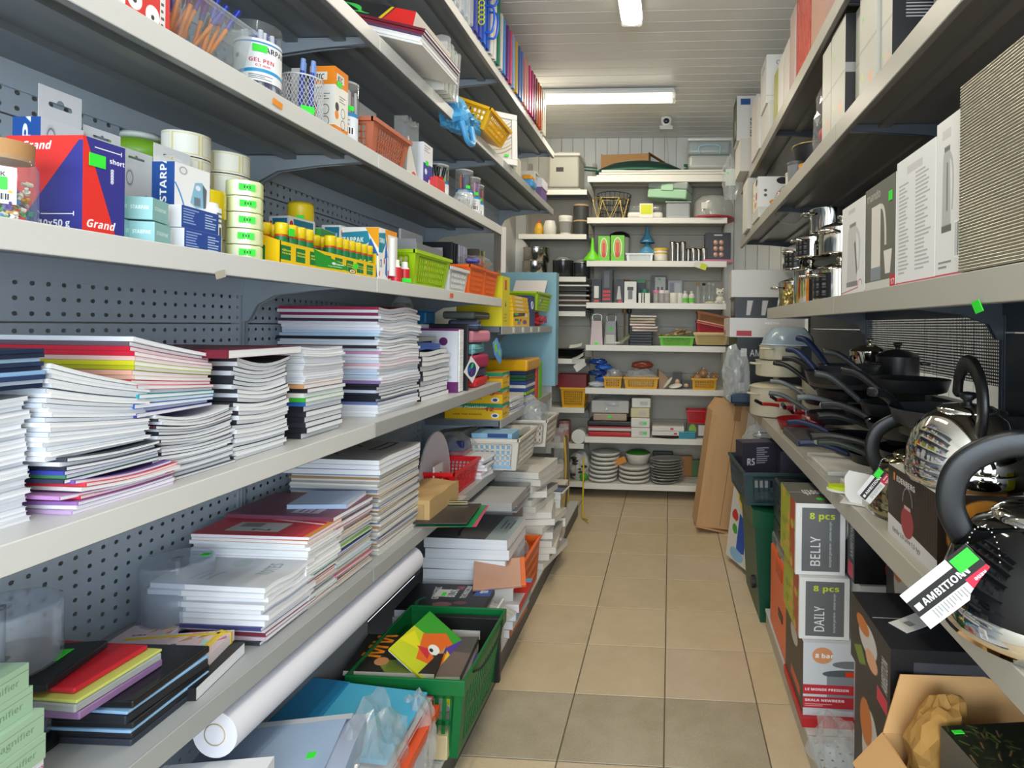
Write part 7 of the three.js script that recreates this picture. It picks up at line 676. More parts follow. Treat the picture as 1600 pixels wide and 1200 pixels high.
{ const o = carton('kettle_box', 'black striped carton showing a red kettle', 0.535, 1.19, 1.45, 0.22, 0.868, 0.165, { all: flat('#241a16'), f: EDEN, r: tile(70, 60, (c) => { R(c, '#2a1e18', 0, 0, 70, 60); disc(c, '#c8822c', 30, 30, 24, 26); disc(c, '#2a1a10', 34, 44, 8); }), t: flat('#cfc8bf') });
  kettle('chrome kettle with black strap handle standing on the striped carton', 0.64, 1.034, 1.29, 0.95, CHROME, CHROME, 1.35); kettle('large glossy black kettle with chrome base nearest the camera', 0.61, 0.869, 0.985, 1.15, mat('#08090a', 0.06), CHROME, -0.25); kettle('brass-toned steel kettle half hidden behind the striped carton', 0.66, 0.869, 1.59, 0.95, mat('#a89f7c', 0.12, 1), mat('#b5ad8c', 0.12, 1), -0.2); kettle('dark kettle in the shadow at the back of the kettle shelf', 0.85, 1.12, 0.98, 0.95, mat('#1a1b1d', 0.15), BLACK, 0.5); S('dark_box', 'dark carton under the shadowed kettle', 'box', rbx(0.4, 0.25, 0.2, 0.003), mat('#2c2620', 0.5), 0.89, 0.868, 1.0, RF);
  const tg = tile(110, 220, (c) => { R(c, '#e6e4e2', 0, 0, 110, 220); R(c, '#232325', 0, 0, 72, 220); R(c, '#e6e4e2', 72, 0, 38, 220); R(c, '#cf2a48', 66, 0, 44, 66); tx(c, '2,2L', 104, 8, 24, '#fff', { rot: PI / 2 }); tx(c, 'Rene', 80, 12, 15, '#fff', { rot: PI / 2 }); R(c, '#e8e8e8', 40, 190, 22, 20); tx(c, 'AMBITION', 50, 182, 28, '#fff', { rot: -PI / 2 }); fine(c, 6, 90, 20, 10, 10, '#777', 3); R(c, '#e6e4e2', 0, 66, 40, 154); R(c, '#232325', 26, 66, 46, 154); tx(c, 'AMBITION', 50, 186, 26, '#fff', { rot: -PI / 2 }); R(c, '#eee', 42, 192, 18, 18); fine(c, 76, 80, 28, 12, 9, '#999', 5); });
  const swing = (label, x, y, d, s, rz) => { const t = T('swing_tag', label, 'swing tag', x, y, d, -0.55); part(t, 'card', uvTo(bx(0.05 * s, 0.115 * s, 0.0012, 0, -0.115 * s, 0), tg).rotateZ(rz), PRINT); const q = part(t, 'price_tag', bx(0.018 * s, 0.03 * s, 0.001, -0.012 * s, -0.032 * s, 0.0012).rotateZ(rz), GREENTAG); part(t, 'chain', Array.from({ length: 16 }, (_, i) => { const a = i / 15 * PI; return sph(0.0016, Math.cos(a) * 0.018 * s, Math.sin(a) * 0.04 * s + 0.002, 0, 1, 1, 1, 6); }), CHROME); return t; };
  swing('large hanging swing tag on the black kettle handle', 0.487, 1.005, 0.93, 1.25, -0.72); swing('small hanging swing tag on the brass-toned kettle', 0.545, 1.0, 1.50, 0.8, -0.6); }
{ const o = T('white_card', 'blank white cut-corner card on the shelf edge before the kettles', 'card', 0.535, 0.87, 1.66, -0.5); part(o, 'card', extr([[-0.04, 0.02], [-0.025, 0], [0.02, 0], [0.04, 0.05], [0.035, 0.085], [-0.03, 0.09], [-0.042, 0.07]], 0.001), mat('#e2e0dc', 0.5)); part(o, 'stand', bx(0.1, 0.001, 0.08, 0, 0, -0.02), mat('#d4d2ce', 0.5)); const p = T('pan_sleeve', 'yellow-green oval paper sleeve on the pan shelf edge', 'card', 0.53, 0.875, 1.78, -0.4); part(p, 'sleeve', cy(0.05, 0.05, 0.012, 0, 0, 0, 24).scale(1, 1, 0.5), mat('#b9cc1c', 0.5)); part(p, 'rim', cy(0.054, 0.054, 0.006, 0, -0.004, 0, 24).scale(1, 1, 0.52), mat('#e0deda', 0.5));
  const s = T('yellow_price_card', 'yellow price card with green sticker behind the black kettle handle', 'card', 0.77, 0.87, 1.1, 0.1); part(s, 'card', bx(0.09, 0.2, 0.002), mat('#ccd422', 0.5)); tag(s, 0.03, 0.045, 0, 0.13, 0.002); part(s, 'frame', [bx(0.004, 0.2, 0.004, 0.047, 0, 0)], mat('#e8e8e4', 0.4)); }
// ------------------------------------------------------------------ bottom deck, cookware side
{ const lab = (a, b) => tile(110, 190, (c) => { R(c, '#e6e4e0', 0, 0, 110, 190); R(c, '#6a6b6c', 14, 12, 84, 168); tx(c, '8 pcs', 30, 34, 24, '#c8d838'); tx(c, a, 44, 168, 30, '#f0f0ee', { rot: -PI / 2, b: 0 }); fine(c, 0, 0, 0, 0, 1, '#fff'); tx(c, 'komplet garnkow - zestaw naczyn', 76, 168, 8, '#d0d0d0', { rot: -PI / 2, b: 0 }); }), grn = tile(60, 120, (c) => { R(c, '#a8b02a', 0, 0, 60, 120); R(c, '#b8482c', 38, 0, 22, 120); const q = mulberry(4); for (let i = 0; i < 16; i++) disc(c, i % 2 ? '#d8a83c' : '#8a9a20', q() * 60, q() * 120, 5, 8); R(c, '#e6e4e0', 56, 0, 4, 120); }), top = tile(120, 60, (c) => { R(c, '#5c5a54', 0, 0, 120, 60); tx(c, 'smooth', 110, 30, 20, '#d8d8d4', { rot: PI }); R(c, '#3ac83a', 60, 44, 20, 6); });
  const bb = (label, x, y, d, w, h, dp, f, l, t, ry = 0, tl) => { const o = T('cookware_box', label, 'box', x + w / 2, y, d + dp / 2, ry); part(o, 'carton', pbox(w, h - 0.001, dp, { all: flat(t), f, l, t: tl || flat(t) }), PRINT); part(o, 'flap', bx(w * 0.96, 0.0008, 0.002, 0, h - 0.001, 0), mat('#8d8a84', 0.7)); return o; };
  const bar = tile(140, 170, (c) => { R(c, '#d6d8dc', 0, 0, 140, 170); disc(c, '#e0986a', 36, 30, 19); tx(c, '8 bar', 22, 31, 14, '#fff'); disc(c, '#7a7d82', 90, 50, 36, 9); disc(c, '#5c5f64', 86, 72, 50, 10); R(c, '#8d9096', 44, 78, 88, 70); disc(c, '#a8abb0', 88, 148, 44, 9); R(c, '#c8303c', 0, 98, 110, 22); tx(c, 'LE MONDE PRESSION', 4, 109, 8, '#fff'); R(c, '#c8303c', 0, 126, 110, 26); tx(c, 'SKALA NEWBERG', 4, 134, 9, '#fff'); fine(c, 4, 142, 60, 2, 4, '#f0c8c8'); R(c, '#e2401c', 78, 66, 26, 12); });
  const dk = tile(60, 150, (c) => { R(c, '#3c362e', 0, 0, 60, 150); disc(c, '#c9c2b8', 30, 30, 12, 20); R(c, '#d0543c', 20, 110, 30, 20); });
  bb('red flat carton at the bottom of the pressure cooker stack', 0.435, 0.085, 1.885, 0.22, 0.03, 0.3, flat('#c2242a'), flat('#c2242a'), '#c2242a'); bb('pressure cooker carton marked 8 bar', 0.44, 0.115, 1.9, 0.24, 0.235, 0.28, bar, dk, '#d0d0d2'); bb('grey labelled carton lettered DAILY', 0.43, 0.35, 1.92, 0.16, 0.2, 0.26, lab('DAILY'), grn, '#dcdad6'); bb('grey labelled carton lettered BELLY', 0.42, 0.55, 1.94, 0.16, 0.235, 0.26, lab('BELLY'), grn, '#6a675f', 0, top);
  const ab = (s) => tile(150, 120, (c) => { R(c, '#141416', 0, 0, 150, 120); R(c, '#e0e0e0', 24, 24, 7, 18); R(c, '#e0e0e0', 34, 24, 9, 18); R(c, '#e0e0e0', 46, 24, 6, 18); tx(c, 'AMBITION', 62, 33, 22, '#e8e8e8', { b: 0 }); if (s) tx(c, s, 24, 70, 13, '#e0e0e0', { b: 0 }); c.strokeStyle = '#cf2a48'; c.lineWidth = 2; c.beginPath(); c.arc(80, 94, 20, 0, 7); c.stroke(); tx(c, '2', 74, 95, 22, '#fff'); }), pl = (k) => tile(60, 120, (c) => { R(c, '#26262a', 0, 0, 60, 120); disc(c, '#c9c4bf', 28, 44, 14, 26); poly(c, '#6f8a2c', [[6, 90], [18, 70], [26, 92], [16, 108]]); R(c, '#cf2a48', 42, 92, 14, 24); tx(c, 'AMBITION', 52, 84, 11, '#ddd', { rot: -PI / 2, b: 0 }); if (k) { disc(c, '#c8702c', 20, 30, 10, 14); disc(c, '#d8a07c', 34, 70, 9, 16); } });
  bb('black pan carton with round red seal beside the lettered BELLY carton', 0.585, 0.56, 1.86, 0.24, 0.235, 0.22, ab(), pl(0), '#1a1a1c'); bb('white tray carton beneath the black pan carton with red seal', 0.60, 0.085, 1.85, 0.3, 0.474, 0.22, tile(60, 60, (c) => { R(c, '#d8d6d4', 0, 0, 60, 60); R(c, '#cf2a48', 20, 10, 16, 30); }), flat('#cfcdca'), '#d0ceca');
  bb('black carton printed Gris 24 cm under the pan shelf', 0.65, 0.40, 1.52, 0.3, 0.39, 0.25, ab('Gris 24 CM /'), pl(1), '#1a1a1c'); bb('black roasting pan carton with peeling white sticker', 0.47, 0.53, 1.25, 0.36, 0.16, 0.265, tile(150, 70, (c) => { R(c, '#121214', 0, 0, 150, 70); disc(c, '#55555a', 76, 34, 66, 20); disc(c, '#1c1c1f', 76, 44, 62, 16); R(c, '#3c3c40', 20, 12, 112, 18); }), pl(1), '#222226'); bb('black carton under the roasting pan carton', 0.48, 0.085, 1.26, 0.36, 0.443, 0.25, ab(), pl(1), '#1a1a1c');
  { const o = T('label_sticker', 'peeling white barcode sticker on the roasting pan carton', 'sticker', 0.56, 0.6905, 1.36, 0.5); part(o, 'sticker', field(-0.05, 0.05, -0.025, 0.025, (u) => 0.006 * u * u, (u) => 0.0008 + 0.006 * u * u, 8, 2), mat('#dcdad6', 0.5)); part(o, 'barcode', Array.from({ length: 9 }, (_, i) => bx(0.0016, 0.0006, 0.02, -0.02 + i * 0.004, 0.0016, 0)), mat('#3c3c3e', 0.6)); }
  { const q = T('plastic_wrap', 'crumpled clear wrapping film over a white pierced tray', 'plastic bag', 0.50, 0.088, 1.66); part(q, 'film', bagGeo(0.16, 0.13, 0.3, 171, 0.4, 5), FILM); const w = T('pierced_tray', 'white tray with round holes near the floor', 'tray', 0.50, 0.086, 1.66); part(w, 'tray', holed(0.12, 0.26, 0.03, 0.004).rotateX(-PI / 2).translate(0, 0.02, 0.13), mat('#b9c0c4', 0.4)); part(w, 'edge', [bx(0.002, 0.02, 0.26, -0.06), bx(0.002, 0.02, 0.26, 0.06)], mat('#b0b8bc', 0.4)); } }
{ const K = mat('#c79a64', 0.85), o = T('open_carton', 'open brown cardboard box with raised flaps', 'carton', 0.62, 0.087, 1.075, 0.1), w = 0.34, d = 0.28, h = 0.46; part(o, 'wall', [bx(w, h, 0.004, 0, 0, d / 2), bx(w, h, 0.004, 0, 0, -d / 2), bx(0.004, h, d, -w / 2, 0, 0), bx(0.004, h, d, w / 2, 0, 0), bx(w, 0.004, d)], K); part(o, 'flap', slab([-w / 2, h, -d / 2], [-w / 2, h, d / 2], [-w / 2 - 0.06, h - 0.06, d / 2], [-w / 2 - 0.06, h - 0.06, -d / 2], 0.003), K); part(o, 'flap', slab([-w / 2, h, -d / 2], [w / 2, h, -d / 2], [w / 2 - 0.05, h + 0.09, -d / 2 - 0.03], [-w / 2 + 0.05, h + 0.1, -d / 2 - 0.03], 0.003), K); part(o, 'flap', slab([w / 2, h, d / 2], [w / 2, h, -d / 2], [w / 2 + 0.02, h + 0.12, -d / 2], [w / 2 + 0.02, h + 0.12, d / 2], 0.003), K);
  const st = tile(130, 130, (c) => { R(c, '#c79a64', 0, 0, 130, 130); tx(c, 'Solar Flame', 30, 30, 15, '#4a3520'); tx(c, 'Light sensor solar', 22, 48, 13, '#4a3520'); fine(c, 14, 62, 80, 7, 6, '#8a6a44', 3); }); part(o, 'print', uvTo(slab([-w / 2 - 0.061, h - 0.06, d / 2 - 0.02], [-w / 2 - 0.061, h - 0.06, -d / 2 + 0.02], [-w / 2 - 0.003, h + 0.001, -d / 2 + 0.02], [-w / 2 - 0.003, h + 0.001, d / 2 - 0.02], 0.0005), st), MATTE);
  const fl = tile(150, 130, (c) => { R(c, '#1c2014', 0, 0, 150, 130); const q = mulberry(12); for (let i = 0; i < 90; i++) { c.fillStyle = ['#3c4a20', '#57602c', '#7a5a3c', '#2a3018'][i % 4]; c.save(); c.translate(q() * 150, q() * 110); c.rotate(q() * 3); c.fillRect(0, 0, 14, 2.5); c.restore(); } c.strokeStyle = '#d858b8'; c.lineWidth = 12; c.beginPath(); c.moveTo(20, 112); c.quadraticCurveTo(46, 92, 66, 128); c.stroke(); c.beginPath(); c.moveTo(140, 104); c.quadraticCurveTo(112, 92, 108, 128); c.stroke(); });
  const b = T('solar_light_carton', 'carton with dark foliage and pink flamingo picture in the open box', 'box', 0.62, 0.096, 1.045, 0.15); part(b, 'carton', pbox(0.2, 0.53, 0.16, { all: flat('#2a2a24'), t: fl, f: fl, l: flat('#5a564c') }), PRINT); tag(b, 0.02, 0.01, -0.08, 0.532, -0.06, 0, 'price_tag', GREENTAG, -PI / 2);
  const c = T('brown_paper_tube', 'crumpled brown paper cone sticking out of the open box', 'paper', 0.535, 0.10, 1.165, 0.3); part(c, 'paper', [cy(0.03, 0.04, 0.36, 0, 0, 0, 7), bagGeo(0.13, 0.2, 0.1, 301, 0.35).translate(0, 0.35, 0)], mat('#a87c3c', 0.8)); part(c, 'fold', rbx(0.06, 0.02, 0.08, 0.006, 0, 0.4, 0.02), mat('#b88a48', 0.8)); }
// toolboxes, orange case, bin, crates, tall carton
{ for (let i = 0; i < 4; i++) { const o = T('toolbox_lid', ['bottom', 'second', 'third', 'topmost'][i] + ' dark ribbed organiser case of the stack beside the green bin', 'organiser case', 0.60, 0.37 + i * 0.085, 2.40, RF, 'dark organiser cases'); part(o, 'case', rbx(0.36, 0.082, 0.28, 0.012), mat('#1d2b2c', 0.3)); part(o, 'ribs', Array.from({ length: 7 }, (_, k) => bx(0.012, 0.006, 0.24, -0.15 + k * 0.05, 0.08, 0)), mat('#162224', 0.35)); part(o, 'latch', rbx(0.05, 0.02, 0.012, 0.004, 0, 0.05, 0.142), mat('#101618', 0.4)); }
  S('storage_carton', 'carton carrying the dark organiser cases', 'box', rbx(0.34, 0.285, 0.26, 0.004), mat('#3c4448', 0.5), 0.62, 0.085, 2.40, RF); const c = T('orange_case', 'flat orange plastic case in clear film beside the deck edge', 'case', 0.462, 0.09, 2.36, RF); part(c, 'case', rbx(0.40, 0.34, 0.03, 0.012), mat('#ea5a12', 0.3)); part(c, 'handle_recess', rbx(0.12, 0.05, 0.004, 0.002, 0, 0.27, 0.016), mat('#c84a0c', 0.4)); part(c, 'badge', bx(0.08, 0.03, 0.002, 0.04, 0.12, 0.0165), mat('#26262a', 0.4)); part(c, 'film', rbx(0.41, 0.05, 0.02, 0.008, 0, 0.335, 0.0), FILM);
  const g = T('green_bin', 'dark green plastic bin standing on the floor', 'bin', 0.56, 0.001, 2.92, 0.02); part(g, 'body', extr([[-0.135, 0], [0.15, 0], [0.17, 0.44], [-0.165, 0.44]], 0.42).translate(0, 0.0, -0.21), mat('#0a4c34', 0.4)); part(g, 'lid', extr([[-0.175, 0.44], [0.18, 0.44], [0.18, 0.455], [-0.175, 0.52]], 0.43).translate(0, 0, -0.215), mat('#0b5238', 0.35)); part(g, 'wheel', rot(cy(0.03, 0.03, 0.02, 0, -0.01, 0, 16), 0, 0, PI / 2).translate(-0.15, 0.14, 0.1), RUBBER);
  const cr = T('blue_grey_crate', 'blue-grey slotted crate on the green bin', 'crate', 0.55, 0.525, 2.97, 0.06); basket(cr, 0.42, 0.15, 0.44, mat('#34494e', 0.4), { nu: 14, nv: 2, tp: 0.94, fu: 0.4, fv: 0.35 });
  const t1 = tile(90, 90, (k) => { R(k, '#34303c', 0, 0, 90, 90); fine(k, 34, 10, 34, 8, 4, '#b8b4c0', 3); tx(k, 'RS', 10, 36, 18, '#d8d4dc'); R(k, '#d8d6dc', 26, 60, 40, 30); }), q1 = T('dark_violet_carton', 'dark violet carton with white print standing in the crate', 'box', 0.46, 0.53, 3.06, 0.25); part(q1, 'carton', pbox(0.2, 0.24, 0.1, { all: flat('#34303c'), f: t1 }), PRINT); part(q1, 'flap', bx(0.19, 0.0008, 0.09, 0, 0.24, 0), mat('#4a4654', 0.6)); const q2 = T('dark_violet_carton', 'dark violet carton with folded cross seam in the crate', 'box', 0.66, 0.53, 2.94, -0.1); part(q2, 'carton', rbx(0.22, 0.23, 0.18, 0.003), mat('#2e2a38', 0.5)); part(q2, 'seam', [rod([-0.11, 0.01, 0.091], [0.11, 0.22, 0.091], 0.0012, 4), rod([0.11, 0.01, 0.091], [-0.11, 0.22, 0.091], 0.0012, 4)], mat('#45404f', 0.5));
  const wb = T('wire_basket_bag', 'clear crinkled bag over a dark wire basket behind the crate', 'plastic bag', 0.52, 0.525, 3.45, 0); part(wb, 'film', bagGeo(0.2, 0.28, 0.18, 181, 0.35), FILM2); part(wb, 'wire', Array.from({ length: 5 }, (_, i) => new THREE.TorusGeometry(0.09, 0.003, 5, 20).rotateX(PI / 2).translate(0.06, 0.02 + i * 0.045, 0)), mat('#202224', 0.4)); S('storage_carton', 'carton under the wire basket beside the tall leaning carton', 'box', rbx(0.3, 0.52, 0.4, 0.004), mat('#4a4640', 0.7), 0.62, 0.002, 3.42);
  const bg = T('colourful_bag', 'white bag with blue, yellow and red print leaning behind the green bin', 'bag', 0.40, 0.02, 3.32, -1.2); const bt = tile(80, 120, (k) => { R(k, '#d8d4cc', 0, 0, 80, 120); R(k, '#1f4fae', 36, 40, 30, 60); disc(k, '#e8c820', 40, 18, 20, 12); disc(k, '#c8302c', 20, 52, 12, 8); disc(k, '#3a9a3c', 24, 72, 10, 7); disc(k, '#8ab8d8', 40, 108, 26, 10); }); const bgm = part(bg, 'bag', field(-0.12, 0.12, -0.02, 0.02, (u) => 0.01, (u) => 0.42 + 0.03 * Math.sin(u * 7), 8, 2), PRINT); uvTo(bgm.geometry, bt); part(bg, 'seam', bx(0.24, 0.006, 0.044, 0, 0.43, 0), mat('#e0ddd5', 0.5)); bg.rotation.order = 'YXZ'; bg.rotation.x = -0.12;
  const KB = new THREE.MeshStandardMaterial({ map: speckle([205, 160, 112], 8, 128, 77), roughness: 0.8 }), K2 = mat('#b98a58', 0.8), t = T('tall_carton', 'tall brown cardboard box leaning at the end of the aisle', 'carton', 0.30, 0.022, 3.98, 0.1); part(t, 'body', extr([[-0.125, 0], [0.115, 0], [0.115, 0.845], [-0.085, 0.845], [-0.125, 0.77]], 0.2).translate(0, 0, -0.1), mat('#cda273', 0.8)); part(t, 'side_panel', bx(0.07, 0.73, 0.002, -0.088, 0.02, 0.1), KB); part(t, 'tape', bx(0.045, 0.12, 0.001, 0.045, 0.725, 0.1025), mat('#b07c4c', 0.35)); part(t, 'seam', rod([0.03, 0.02, 0.102], [0.035, 0.84, 0.102], 0.0012, 4), mat('#8a6238', 0.8)); part(t, 'flap', slab([-0.13, 0.0, 0.1], [0.1, -0.012, 0.1], [0.1, -0.015, 0.14], [-0.14, 0.004, 0.13], 0.003), mat('#cda273', 0.8)); part(t, 'flap', slab([0.11, 0.0, 0.05], [0.11, 0, -0.08], [0.2, 0.01, -0.08], [0.2, 0.01, 0.05], 0.003), K2); t.rotation.order = 'YXZ'; t.rotation.z = -0.13; }
// ------------------------------------------------------------------ end of the aisle: ceiling camera and wall shelving
{ const o = T('security_camera', 'white dome security camera under the ceiling at the end', 'camera', -0.05, 2.875, 4.5); part(o, 'mount', rbx(0.1, 0.03, 0.07, 0.004), mat('#c9c9c4', 0.4)); part(o, 'dome', lathe([[0.028, 0.03], [0.04, 0.05], [0.045, 0.09], [0.04, 0.105], [0, 0.106]], 24), mat('#e2e2de', 0.35)); part(o, 'lens', sph(0.024, 0, 0.065, 0.032, 1, 1, 0.7), mat('#1c2430', 0.1)); part(o, 'cable', tube([[0, 0, -0.03], [0.01, -0.05, -0.2], [0.02, -0.2, -0.42]], 0.0025, 14, 5), mat('#cfcfca', 0.5)); }
const B = (name, label, cat, x, y, d = 4.68, ry = 0, group) => T(name, label, cat, x, y + 0.0005, d, ry, group);
const ctn = (name, label, x, y, w, h, dp, faces, d = 4.68, ry = 0, group) => { const o = B(name, label, 'box', x, y, d, ry, group); part(o, 'carton', pbox(w, h, dp, faces), PRINT); part(o, 'flap', bx(w * 0.96, 0.0008, dp * 0.96, 0, h, 0), mat('#b5b2aa', 0.7)); return o; };
const jar = (name, label, cat, x, y, pts, m, lidPts, lm, d = 4.68) => { const o = B(name, label, cat, x, y, d); part(o, 'body', lathe(pts, 24), m); if (lidPts) part(o, 'lid', lathe(lidPts, 24), lm); return o; };
const S7 = 2.536, S6 = 2.21, S5 = 1.87, S4 = 1.54, S3 = 1.206, S2 = 0.865, S1 = 0.48, S0 = 0.115, CREAM = mat('#dcd8cc', 0.4);
// top row
for (let i = 0; i < 3; i++) S('white_tray', ['lower', 'middle', 'upper'][i] + ' long white tray stacked on the top wall shelf', 'tray', [rbx(1.04 - i * 0.04, 0.018, 0.34, 0.006)], mat('#e0ddd2', 0.4), -0.08, S7 + i * 0.0195, 4.74, 0, 'white trays on the top wall shelf');
{ const o = B('green_tub_lid', 'large dark green oval lid with handles on the white trays', 'lid', -0.26, S7 + 0.06, 4.72); part(o, 'dome', lathe([[0.36, 0], [0.34, 0.03], [0.24, 0.075], [0.1, 0.1], [0, 0.105]], 40).scale(1, 1, 0.45), mat('#13332c', 0.4)); part(o, 'rim', new THREE.TorusGeometry(0.36, 0.009, 8, 44).rotateX(PI / 2).scale(1, 1, 0.45).translate(0, 0.004, 0), mat('#1d5a44', 0.4)); part(o, 'handle', [rod([-0.35, 0.045, 0.02], [-0.46, 0.055, 0.02], 0.007), rod([-0.35, 0.03, -0.02], [-0.46, 0.04, -0.02], 0.007)], mat('#1d5a44', 0.4)); part(o, 'handle', tube([[0.34, 0.01, 0.03], [0.40, 0.05, 0.03], [0.36, 0.07, 0]], 0.012, 14, 6), mat('#1d5a44', 0.4)); }
{ const o = B('open_brown_carton', 'open brown carton behind the green lid', 'carton', -0.39, S7 + 0.06, 4.87, -0.1), K = mat('#b58a58', 0.85); part(o, 'wall', [bx(0.40, 0.19, 0.004, 0, 0, 0.06), bx(0.4, 0.2, 0.004, 0, 0, -0.05), bx(0.004, 0.2, 0.11, -0.2, 0, 0), bx(0.004, 0.2, 0.11, 0.2, 0, 0)], K); part(o, 'flap', slab([0.2, 0.2, 0.06], [0.2, 0.2, -0.05], [0.34, 0.11, -0.05], [0.34, 0.11, 0.06], 0.003), K); part(o, 'wrap', bagGeo(0.3, 0.13, 0.04, 191, 0.3).translate(0.02, 0, 0.09), FILM2); }
{ const o = B('food_container', 'clear stacked food container with pale blue handle', 'container', 0.29, S7 + 0.06, 4.70); part(o, 'box', rbx(0.33, 0.115, 0.25, 0.03, 0, 0, 0, 3), mat('#d5d6d0', 0.2, 0, { transmission: 0.4, thickness: 0 })); part(o, 'upper_box', rbx(0.34, 0.11, 0.26, 0.03, 0, 0.115, 0, 3), mat('#c9d4d6', 0.15, 0, { transmission: 0.5, thickness: 0 })); part(o, 'lid', rbx(0.345, 0.02, 0.265, 0.008, 0, 0.222, 0), mat('#dfe0da', 0.35)); part(o, 'handle', tube([[-0.08, 0.12, 0.135], [-0.08, 0.17, 0.138], [0, 0.185, 0.138], [0.08, 0.17, 0.138], [0.08, 0.12, 0.135]], 0.006, 20, 6), mat('#9fc0cc', 0.35)); }
{ const o = B('storage_box', 'large translucent lidded storage box on the corner shelf', 'storage box', -0.87, 2.44, 4.76); part(o, 'box', rbx(0.25, 0.26, 0.3, 0.02, 0, 0.02, 0), mat('#d2d0c2', 0.3, 0, { transmission: 0.4, thickness: 0 })); part(o, 'lid', rbx(0.27, 0.025, 0.32, 0.008, 0, 0.275, 0), mat('#dedbd0', 0.4)); part(o, 'sticker', bx(0.06, 0.035, 0.001, -0.03, 0.15, 0.151), mat('#2a2220', 0.5)); part(o, 'tray', rbx(0.28, 0.018, 0.31, 0.004), mat('#8f8d84', 0.4)); S('translucent_box_cover', 'flat translucent cover on the storage box', 'cover', [rbx(0.16, 0.03, 0.16, 0.008)], mat('#d8d6ca', 0.3), -0.86, 2.7405, 4.76); }
// second row
{ const o = B('wire_basket', 'round black wire basket behind the gold wire bowl', 'basket', -0.48, S6, 4.80), g = []; for (let i = 0; i < 5; i++) g.push(new THREE.TorusGeometry(0.11 + i * 0.008, 0.003, 5, 32).rotateX(PI / 2).translate(0, 0.01 + i * 0.055, 0)); for (let i = 0; i < 22; i++) { const a = i / 22 * 2 * PI; g.push(rod([0.11 * Math.cos(a), 0.01, 0.11 * Math.sin(a)], [0.142 * Math.cos(a), 0.23, 0.142 * Math.sin(a)], 0.002, 4)); } part(o, 'wire', g, mat('#1c1d1c', 0.4)); part(o, 'bottom', cy(0.11, 0.11, 0.004, 0, 0, 0, 24), mat('#1c1d1c', 0.4)); }
{ const o = B('gold_wire_bowl', 'geometric gold wire bowl', 'bowl', -0.49, S6, 4.625), g = [], n = 6, a = (i) => i / n * 2 * PI, t = (i) => [0.145 * Math.cos(a(i)), 0.165, 0.06 * Math.sin(a(i))], b = (i) => [0.12 * Math.cos(a(i + 0.5)), 0.004, 0.05 * Math.sin(a(i + 0.5))]; for (let i = 0; i < n; i++) g.push(rod(t(i), t(i + 1), 0.003), rod(b(i), b(i + 1), 0.003), rod(t(i), b(i), 0.003), rod(t(i + 1), b(i), 0.003)); part(o, 'wire', g, mat('#c9ae68', 0.3, 0.8)); }
{ const o = B('white_bowl_box', 'cream lidded bowl with yellow note card', 'bowl', -0.21, S6, 4.68); part(o, 'bowl', rbx(0.28, 0.05, 0.22, 0.02, 0, 0, 0, 3), CREAM); part(o, 'lid', rbx(0.26, 0.06, 0.2, 0.025, 0, 0.05, 0, 3), CLEAR); part(o, 'note', rbx(0.105, 0.11, 0.004, 0.001, 0.01, 0.005, 0.114), mat('#e8e4d4', 0.5)); part(o, 'yellow_square', bx(0.088, 0.075, 0.001, 0.01, 0.03, 0.1165), mat('#d2d81a', 0.5)); }
{ const c = B('clear_food_box', 'clear plastic box under the mint box', 'container', 0.05, S6, 4.68); part(c, 'box', rbx(0.19, 0.125, 0.2, 0.015), clear('#d8dcda', 0.12, 0.55)); part(c, 'rim', bx(0.2, 0.008, 0.21, 0, 0.125, 0), clear('#d0d4d2', 0.2, 0.4)); const o = B('mint_food_box', 'mint green lunch box with clear lid, tilted', 'container', -0.02, S6 + 0.16, 4.68, -0.25); part(o, 'box', rbx(0.32, 0.075, 0.2, 0.012), mat('#9fc9a4', 0.4)); part(o, 'lid', rbx(0.325, 0.06, 0.205, 0.015, 0, 0.075, 0), clear('#d8e4da', 0.12, 0.5)); part(o, 'clip', rbx(0.1, 0.05, 0.012, 0.005, 0, 0.06, 0.104), mat('#a8d0ac', 0.4)); o.rotation.order = 'YXZ'; o.rotation.z = -0.1; }
{ const o = B('cake_carrier', 'clear cake dome on a red base', 'cake dome', 0.33, S6, 4.70); part(o, 'dome', lathe([[0.165, 0.02], [0.16, 0.13], [0.13, 0.18], [0.04, 0.195], [0, 0.196]], 36), clear('#e2e4de', 0.1, 0.62)); part(o, 'base', lathe([[0, 0], [0.17, 0], [0.175, 0.012], [0.168, 0.022], [0, 0.022]], 36), mat('#a8323c', 0.4)); part(o, 'sticker', bx(0.08, 0.05, 0.001, -0.06, 0.07, 0.152), mat('#e0ddd2', 0.5)); }
